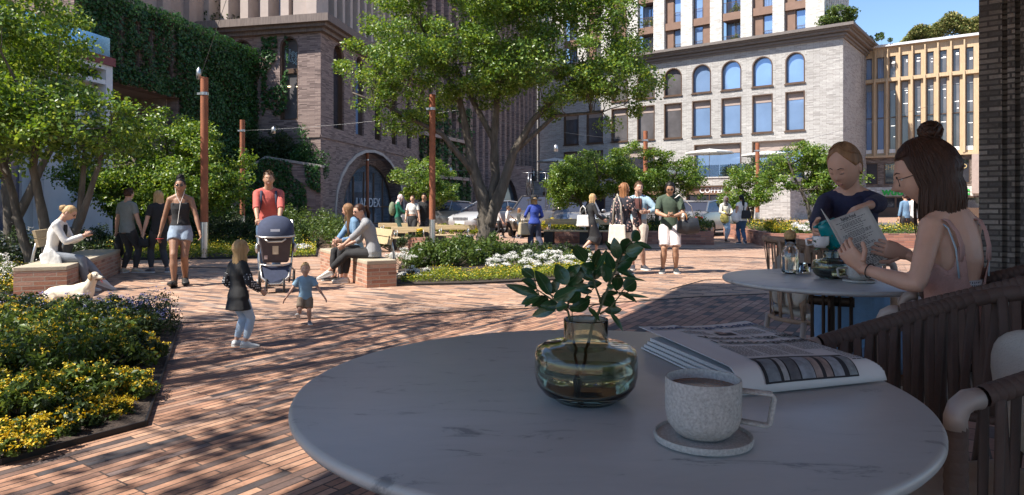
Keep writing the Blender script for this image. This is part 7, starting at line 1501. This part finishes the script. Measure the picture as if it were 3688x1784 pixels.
# newspaper
nw=mat('newsprint',(.60,.60,.60),.85,0,.05,6); ink=mat('ink',(.02,.02,.025),.8); inkb=mat('blue_ink',(.01,.03,.12),.8); t=thing('newspaper','folded newspaper lying on the foreground table behind the cup','newspaper',(.42,1.256,TZ_))
NO=Vector((.42,1.262)); NU=Vector((.335,.112)); NV=Vector((-.105,.435))
def NP(u,v,dz=0.):
    q=NO+NU*u+NV*v; th=.046+.004*math.sin(u*5+v*2)+.003*math.exp(-((u-.16-.12*v)/.05)**2)*min(1,v*2)
    f=1.; 
    if v<.09: f=math.sqrt(max(0,1-((.09-v)/.09)**2))
    if u>.88: f=min(f,.12+.88*math.sqrt(max(0,1-((u-.88)/.12)**2)))
    if v<.10 and dz: q=q-NV.normalized()*dz*(1-v/.10)*1.3
    if u>.88 and dz: q=q+NU.normalized()*dz*(u-.88)/.12
    return Vector((q.x,q.y,TZ_+.004+th*f+dz))
b=MB(); n1_,n2_=110,70; us=[i/n1_ for i in range(n1_+1)]; vs_=[(j/n2_)**1.3 for j in range(n2_+1)]
b.add([NP(u,v) for v in vs_ for u in us],[(j*(n1_+1)+i,j*(n1_+1)+i+1,(j+1)*(n1_+1)+i+1,(j+1)*(n1_+1)+i) for j in range(n2_) for i in range(n1_)]); o=b.build('front_page',nw,t,True,uv=False); md=o.modifiers.new('s','SOLIDIFY'); md.thickness=.0012
b=MB()
for k in range(7):
    z0=TZ_+.002+k*.0054; d=.012*(k%2); qs=[NO+NU*(.02+d)+NV*.06,NO+NU*.95+NV*.06,NO+NU*.95+NV*.97,NO+NU*(-.0+d)+NV*(.97-.02*k)]; b.prism([tuple(q) for q in qs],z0,z0+.0035)
b.build('inner_pages',nw,t)
def ntext(s,u,v,size,m,w=1.,bold=0,al='LEFT'):
    me=text_mesh('headline',s,size,0,m,None,Matrix.Identity(4),al,bold=bold); 
    lu,lv=NU.length,NV.length
    bm=bmesh.new(); bm.from_mesh(me); bmesh.ops.triangulate(bm,faces=bm.faces); bmesh.ops.subdivide_edges(bm,edges=[e for e in bm.edges if e.calc_length()>.005],cuts=2); bm.to_mesh(me); bm.free()
    for vt in me.vertices: vt.co=NP(u+vt.co.x*w/lu,v+vt.co.y/lv,.0024)
    return link('headline',me,m,t)
ntext('Göteborgs-Posten',.03,.90,.044,inkb,.93,.0012); ntext('Visionen: Inga bilar',.20,.585,.042,ink,.86,.0011); ntext('i Göteborgs innerstad',.20,.465,.042,ink,.86,.0011)
def npatch(name,u0,u1,v0,v1,m,dz=.0015):
    b=MB(); a=12; c=20; b.add([NP(u0+(u1-u0)*i/a,v0+(v1-v0)*j/c,dz) for j in range(c+1) for i in range(a+1)],[(j*(a+1)+i,j*(a+1)+i+1,(j+1)*(a+1)+i+1,(j+1)*(a+1)+i) for j in range(c) for i in range(a)]); return b.build(name,m,t,True,uv=False)
npatch('photograph',.17,.80,.004,.13,ink)
for i,(u0,u1,c_) in enumerate([(.19,.27,(.16,.18,.20)),(.29,.325,(.3,.3,.3)),(.335,.40,(.10,.10,.11)),(.41,.50,(.22,.24,.27)),(.505,.55,(.27,.21,.19)),(.575,.62,(.25,.19,.17)),(.63,.70,(.25,.27,.3)),(.735,.79,(.2,.22,.23))]): npatch('photograph',u0,u1,.006,.10,mat('photo_tone_%s'%'abcdefgh'[i],c_,.8,0,.3,60),.0021)
npatch('photograph',.42,.56,.68,.75,ink); npatch('photograph',.44,.50,.70,.775,mat('photo_tone_f',(.25,.19,.17),.8),.0021)
rd=random.Random(9); b=MB()
def line(u0,u1,v): 
    q=[NP(u0,v,.0014),NP(u1,v,.0014),NP(u1,v+.006,.0014),NP(u0,v+.006,.0014)]; b.add(q,[(0,1,2,3)])
for c0,c1,va,vb in ((.18,.33,.17,.38),(.35,.50,.17,.38),(.52,.66,.17,.38),(.20,.38,.70,.80),(.60,.80,.68,.80),(.70,.90,.28,.50),(.82,.93,.06,.26),(.83,.93,.52,.86)):
    v=va
    while v<vb:
        u=c0
        while u<c1-.01: w=rd.uniform(.012,.035); line(u,min(u+w,c1),v); u+=w+.006
        v+=.016
b.build('small_print',ink,t,uv=False)
# carafe and glass on the far table
cl=clear('clear_glass',(.97,.98,.98),1.46); cork=mat('cork',(.50,.33,.15),.9,0,.3,60,.5,80)
q=((2846-CX)/F*3.5,3.5); t=thing('water_carafe','glass water carafe with round cork stopper on the far table','carafe',(q[0],q[1],TZ_)); z0=TZ_+.001
b=MB(); b.lathe([(.001,.003),(.034,.0),(.041,.006),(.043,.02),(.043,.10),(.038,.122),(.028,.138),(.0265,.175),(.0245,.175),(.026,.137),(.036,.120),(.041,.10),(.041,.02),(.038,.009),(.001,.007)],(q[0],q[1],z0),48); b.build('glass',cl,t,True,uv=False); b=MB(); b.lathe([(.001,.0075),(.037,.0095),(.0405,.02),(.0405,.085),(.001,.085)],(q[0],q[1],z0),40); b.build('water',wat,t,True,uv=False,ang=50); b=MB(); b.ell((q[0],q[1],z0+.195),(.030,.030,.028),20,14); b.build('stopper',cork,t,True)
q=((2898-CX)/F*3.52,3.52); t=thing('drinking_glass','low clear drinking glass beside the carafe','glass',(q[0],q[1],TZ_)); b=MB(); b.lathe([(.001,.004),(.026,.0),(.028,.004),(.031,.05),(.0295,.05),(.0265,.008),(.001,.008)],(q[0],q[1],z0),36); b.build('glass',cl,t,True,uv=False)
# strap armchairs
strapm=mat('brown_strap',(.075,.047,.038),.75,0,.12,20,.12,200); strap2=mat('tan_strap',(.30,.21,.15),.8,0,.12,20,.4,240); tube_m=mat('champagne_tube',(.33,.28,.25),.5,.15,.05,6); cush=mat('cream_cushion',(.44,.41,.36),.9,0,.06,30,.3,200)
def armchair(label,p,rz,sm,zs=.62,za=.93,zb=1.07):
    t=thing('strap_armchair',label,'armchair',(0,0,0),0,'armchairs woven with straps'); path=[]
    for i in range(41):
        s=i/40
        if s<.36: x,y=-.25,.28-(.42)*s/.36
        elif s>.64: x,y=.25,-.14+(.42)*(s-.64)/.36
        else: a=PI+(s-.36)/.28*PI; x,y=.25*math.cos(a),-.14+.22*math.sin(a)
        k=max(0,min(1,(.28-y)/.60)); path.append(Vector((x,y,za+(zb-za)*k)))
    def at(s): f=s*40; i=min(39,int(f)); return path[i].lerp(path[i+1],f-i)
    b=MB(); n=64
    for k in range(n):
        s0,s1=.012+.976*k/n,.012+.976*(k+1)/n; b.tube([at(s0),at(s0+.002),at((s0+s1)/2),at(s1-.002),at(s1)],[.0195,.0212,.0216,.0212,.0195],12,caps=False)
    b.build('wrapped_rail',sm,t,True)
    for sx_ in (-1,1):
        zt_=za-.045; b=MB()
        for k in range(16): z1=zt_-k*(zt_-zs+.1)/16; z2=zt_-(k+1)*(zt_-zs+.1)/16; b.tube([(sx_*.25,.325,z1),(sx_*.25,.325,(z1+z2)/2),(sx_*.25,.325,z2)],[.0195,.0212,.0195],12,caps=False)
        b.build('wrapped_post',sm,t,True)
    for sx_ in (-1,1):
        b=MB(); b.tube([(sx_*.25,.275,za),(sx_*.25,.300,za-.002),(sx_*.25,.318,za-.014),(sx_*.25,.326,za-.034),(sx_*.25,.326,za-.055)],.0205,14); b.build('rail_end',tube_m,t,True)
        b=MB(); b.tube([(sx_*.25,.325,zs-.08),(sx_*.26,.34,.0)],[.019,.014],12); b.build('leg',tube_m,t,True); b=MB(); b.tube([(sx_*.20,-.26,zs-.06),(sx_*.23,-.34,0)],[.018,.013],12); b.build('leg',tube_m,t,True)
    lo=[Vector((q.x*.93,q.y*.93+.01,zs-.06)) for q in path]; 
    def atl(s): f=max(0,min(1,s))*40; i=min(39,int(f)); return lo[i].lerp(lo[i+1],f-i)
    b=MB(); b.tube([lo[i] for i in range(0,41,2)],.015,8); b.tube([lo[0],lo[-1]],.015,8); b.build('seat_frame',sm,t,True)
    b=MB(); ns=31
    for k in range(ns):
        s=.03+.94*k/(ns-1); 
        for lay,ds in ((1,.016*(1 if k%2 else -1)),(-1,.022*(-1 if k%2 else 1))):
            a=at(s); c=atl(s+ds); tg=(at(min(1,s+.01))-at(max(0,s-.01))).normalized(); out=Vector((tg.y,-tg.x,0))*-1
            if lay>0 or k%2==0: b.tube([a+out*lay*.019,a.lerp(c,.12)+out*lay*.016,a.lerp(c,.6)+out*lay*.006,c],[(.0128,.0018)]*4,6,side=tg)
    b.build('straps',sm,t,True,uv=False)
    b=MB(); b.box(-.215,.215,-.24,.27,zs-.045,zs); b.build('seat_cushion',cush,t,True,bevel=.022)
    b=MB(); b.M=Matrix.Translation((0,-.225,zs+.19))@Matrix.Rotation(R(-12),4,'X'); b.ell((0,0,0),(.21,.06,.19),24,16,fn=lambda d,p:Vector((math.copysign(abs(d.x)**.6,d.x)*.20,p.y*1.0,math.copysign(abs(d.z)**.6,d.z)*.18))); b.build('back_cushion',cush,t,True,uv=False)
    t.location=(p[0],p[1],0); t.rotation_euler=(0,0,R(rz)); return t
armchair('empty dark brown strap armchair at the foreground table, cut by the right frame edge',(1.113,1.589),100,strapm)
armchair('dark brown strap armchair the menu reader sits in',(1.70,2.38),53,strapm,zs=.66,zb=1.14)
armchair('pale tan strap chair with cream cushion beyond the far table',(2.02,4.45),-80,strap2)
# ---- waitress ----
navyk=cloth('navy_knit',(.018,.020,.055)); pinkt=cloth('dusty_pink_top',(.42,.25,.22)); cul=cloth('denim_culottes',(.10,.20,.34)); tealm=mat('teal_glaze',(.0,.20,.22),.25,0,.15,8)
def tl(loc,rz,H,w): v=Matrix.Rotation(-R(rz),3,'Z')@(Vector(w)-Vector((loc[0],loc[1],0))); return tuple(v/H)
L_=(1.93,3.88); rz=152; H=1.61
wl_=A(3122,742,3.22); wr_=A(2922,868,3.30); eL_=A(3262,772,3.66)
skw=person('waitress in a navy knit top with a low bun, pouring from a teal jug',L_,H,rz,'f','fair',dict(lean=5,lids=1,shw=.92,hz=1.10,hs=1.10,hpit=26,hyaw=-20,htilt=-3,twist=-6,pel=(.0,.0,.535),
  hL=tl(L_,rz,H,wl_),hR=tl(L_,rz,H,wr_),eL=(-1.2,.2,.35),eR=(.7,-.6,-.9),dL=tuple(Matrix.Rotation(-R(rz),3,'Z')@Vector((-.9,-.1,-.25))),nL=tuple(Matrix.Rotation(-R(rz),3,'Z')@Vector((-.2,-.3,-1))),curl=.75,aL=(-.05,.0,.046),aR=(.055,.05,.046)),
  ('bun','lightbrown',{'bun':(.45,-1.22,-.32,.033),'line':.80,'low':-.55,'n':0,'vol':.02}),[('shorts',cul,{'len':1.25,'off':.026,'flare':.022,'v1':.08}),('shirt',navyk,{'sl':1.9,'off':.010,'v0':-.03,'fold':(.002,12)})],('sneaker',(.02,.02,.02),1),fine=True,vox=.0065,group='women at the terrace tables')
b=MB(); Rh=skw['Rh']
for i in range(170):
    az=random.Random(i).uniform(-1,1)*PI; rd_=random.Random(i+500); pts=[]
    e0=1.5; a0=az
    for q in range(7):
        u=q/6; d=Vector((math.sin(az)*math.cos(1.45*(1-u*.0)-u*1.2),0,0)); el=1.35-u*1.25; aa=az+(math.copysign(PI,az)-az)*u**1.5*.85
        p_=Vector((math.cos(el)*math.sin(aa)*skw['rx']*1.10,math.cos(el)*math.cos(aa)*skw['ry']*1.10,math.sin(el)*skw['rz']*1.10)); pts.append(skw['hc']+Rh@p_)
    if abs(az)<.55: continue
    b.tube(pts,[.0012,.0022,.0026,.0026,.0026,.0022,.0012],4,caps=False)
b.build('hair_strands',hairm('lightbrown',HR['lightbrown']),skw['t'],True,uv=False)
b=MB(); b.ell(skw['hc']+Rh@Vector((skw['rx']*-1.06,-.004,-.034)),(.004,.004,.006)); b.build('earring',mat('gold',(.6,.4,.12),.25,.9),skw['t'],True)
# teal jug
jc=A(2984,842,3.30); t=thing('jug','teal glazed jug tipped to pour, held by the waitress','jug',jc); b=MB(); b.M=Matrix.Translation(jc)@Matrix.Rotation(R(-35),4,'Y')@Matrix.Scale(.82,4); b.lathe([(.001,-.085),(.05,-.085),(.054,-.07),(.046,.0),(.036,.05),(.034,.075),(.031,.075),(.033,.05),(.042,.0),(.048,-.07),(.001,-.078)],(0,0,0),36); b.build('jug_body',tealm,t,True); b=MB(); b.M=Matrix.Translation(jc)@Matrix.Rotation(R(-35),4,'Y')@Matrix.Scale(.82,4); b.tube([(.034,0,.06),(.075,0,.055),(.085,0,.0),(.05,0,-.04)],.007,8); b.tube([(-.03,0,.072),(-.052,0,.082)],[.012,.005],8); b.build('handle',tealm,t,True)
q=A(2955,876,3.28); cup('white cup held by the waitress under the teal jug',(q.x,q.y),.038,.055,R(180),False,q.z-.03,cer2)
# ---- menu reader ----
L2_=(1.655,2.55); rz2=25; H2=1.50
wl2=A(3105,968,2.62); wr2=A(3262,915,2.80)
skm=person('dark haired woman in glasses and a dusty pink top sitting and reading a menu',L2_,H2,rz2,'f','fair',dict(pel=(0,0,.535),lean=3,shw=.90,hyaw=40,hpit=18,htilt=0,hs=1.28,hL=tl(L2_,rz2,H2,wl2),hR=tl(L2_,rz2,H2,wr2),eL=(-.75,-.35,-1.1),eR=(.6,-.2,-1),curl=.7,dL=tuple(Matrix.Rotation(-R(rz2),3,'Z')@Vector((-.55,.25,.75))),nL=tuple(Matrix.Rotation(-R(rz2),3,'Z')@Vector((.5,.6,.2))),dR=tuple(Matrix.Rotation(-R(rz2),3,'Z')@Vector((-.9,.1,.25))),nR=tuple(Matrix.Rotation(-R(rz2),3,'Z')@Vector((0,1,.1))),
  aL=(-.07,.30,.19),aR=(.07,.30,.19)),('long','darkbrown',{'len':.125,'low':-.75,'bun':(0,-.55,1.12,.027),'n':800,'vol':.03,'line':.6,'amin':.9}),[('pants',jeans,{'off':.009})],('sneaker',(.3,.3,.3)),fine=True,vox=.0065,group='women at the terrace tables')
# her top: open racer back, thin straps and a patterned band
sk=skm; Hh=H2; sp=sk['spine']; sx=sk['sx']; fy=sk['fy']; vl=[-.05]+[q[0] for q in TOR['f'] if -.046<q[0]<.288]+[.292]
tmp=MB(); sk['torso'](tmp,-.05,.292,.009,n=72); n=72; rings=[[Vector(tmp.v[i*n+j]) for j in range(n)] for i in range(len(vl))]
def tsurf(j,v):
    for i in range(len(vl)-1):
        if vl[i]<=v<=vl[i+1]: return rings[i][j%n].lerp(rings[i+1][j%n],(v-vl[i])/(vl[i+1]-vl[i]))
    return rings[-1][j%n]
def cut(j):
    a=2*PI*j/n; bx=abs(math.cos(a))
    if math.sin(a)<0: return .128+.10*math.exp(-((bx-.62)/.17)**2)+.06*max(0,(bx-.75)/.25)
    return .165+.06*math.exp(-((bx-.55)/.2)**2)
M_=16; vs=[];t2=MB()
for i in range(M_+1):
    for j in range(n): vs.append(tsurf(j,-.05+(cut(j)+.05)*i/M_))
t2.add(vs,[(i*n+j,i*n+(j+1)%n,(i+1)*n+(j+1)%n,(i+1)*n+j) for i in range(M_) for j in range(n)]); o=t2.build('top',pinkt,sk['t'],True,uv=False); md=o.modifiers.new('s','SOLIDIFY'); md.thickness=.003; md.offset=1
b=MB()
for s in (-1,1): b.tube([sp(.19)+sx*s*.050*Hh-fy*.056*Hh,sp(.225)+sx*s*.052*Hh-fy*.058*Hh,sp(.26)+sx*s*.056*Hh-fy*.050*Hh,sp(.288)+sx*s*.062*Hh-fy*.034*Hh,sp(.298)+sx*s*.064*Hh-fy*.004*Hh,sp(.285)+sx*s*.062*Hh+fy*.034*Hh,sp(.20)+sx*s*.055*Hh+fy*.062*Hh],[(.018,.003),(.015,.003)]+[(.013,.003)]*5,8,side=sx)
b.build('top_strap',pinkt,sk['t'],True,uv=False); b=MB()
for s in (-1,1): b.tube([sp(.15)+sx*s*.058*Hh-fy*.050*Hh,sp(.22)+sx*s*.064*Hh-fy*.050*Hh,sp(.27)+sx*s*.070*Hh-fy*.038*Hh,sp(.300)+sx*s*.072*Hh-fy*.004*Hh],[(.0052,.002)]*4,8,side=sx)
b.build('bra_strap',mat('pale_blue_strap',(.38,.50,.58),.5),sk['t'],True,uv=False)
tmp=MB(); sk['torso'](tmp,.12,.142,.006,n=40); tmp.build('bra_band',pattern('geometric_band',(.45,.45,.47),(.04,.04,.05),'dot',90.),sk['t'],True,uv=False)
e_=MB()
for s in (-1,1): c_=sk['onface'](s*.36,.0,.010); e_.tube([c_+sk['Rh']@Vector((.0235*math.cos(a*PI/8),.0,.0195*math.sin(a*PI/8))) for a in range(16)],.0014,6,closed=True); e_.tube([c_+sk['Rh']@Vector((s*.0235,0,.006)),sk['hc']+sk['Rh']@Vector((s*sk['rx']*1.08,.0,.006))],.0014,6)
e_.tube([sk['onface'](-.10,.02,.012),sk['onface'](.10,.02,.012)],.0014,6); e_.build('eyeglasses',blk,sk['t'],True,uv=False)
d=(sk['wr'][-1]-sk['el'][-1]).normalized(); b=MB(); u=d.orthogonal().normalized(); v=d.cross(u); c_=sk['wr'][-1]-d*.035; b.tube([c_+(u*math.cos(a*PI/10)+v*math.sin(a*PI/10))*.0275 for a in range(20)],.0022,6,closed=True); b.build('hair_tie',blk,sk['t'],True,uv=False)
# menu
t=thing('menu','two page grey menu sheet held up by the seated woman','menu',A(3100,860,2.75)); mp_=mat('menu_paper',(.62,.61,.57),.8,0,.05,8)
TL,TR,BR=A(2989,794,2.84),A(3124,743,2.98),A(3232,934,2.92); BL=TL+(BR-TR); ux=(TR-TL).normalized(); uy=(TL-BL); uy=(uy-ux*uy.dot(ux)); LW=(TR-TL).length; LH=(TL-BL).length; nz=ux.cross((TL-BL).normalized()).normalized()
if nz.y>0: nz=-nz
def MPt(u,v,d=0): return TL+(TR-TL)*u+(BL-TL)*v+nz*(d-.012*math.sin(u*PI))
b=MB(); m_=10; b.add([MPt(i/m_,j/m_) for j in range(m_+1) for i in range(m_+1)],[(j*(m_+1)+i,j*(m_+1)+i+1,(j+1)*(m_+1)+i+1,(j+1)*(m_+1)+i) for j in range(m_) for i in range(m_)]); o=b.build('page',mp_,t,True,uv=False); md=o.modifiers.new('s','SOLIDIFY'); md.thickness=.0015
fl_=A(2957,752,2.80); b=MB(); b.add([TL,fl_,fl_+(BL-TL)*.97,BL],[(0,1,2,3)]); o=b.build('page',mp_,t,uv=False); md=o.modifiers.new('s','SOLIDIFY'); md.thickness=.0015
for s_,v_,sz in (('Raktún Food',.06,.021),('Raktún Delikk',.79,.026)):
    me=text_mesh('heading',s_,sz,0,ink,None,Matrix.Identity(4),'CENTER',bold=.0004)
    for vt in me.vertices: vt.co=MPt(.47+vt.co.x/LW,v_-vt.co.y/LH,.0022)
    link('heading',me,ink,t)
rd=random.Random(2); b=MB(); v=.10
while v<.97:
    if not .74<v<.83:
        hw=rd.uniform(.12,.40) if v<.8 else .42; u=.47-hw
        while u<.47+hw: w_=rd.uniform(.03,.08); b.add([MPt(u,v,.002),MPt(min(u+w_,.47+hw),v,.002),MPt(min(u+w_,.47+hw),v+.009,.002),MPt(u,v+.009,.002)],[(0,1,2,3)]); u+=w_+.018
    v+=rd.choice((.02,.02,.021,.035))
b.build('small_print',ink,t,uv=False)
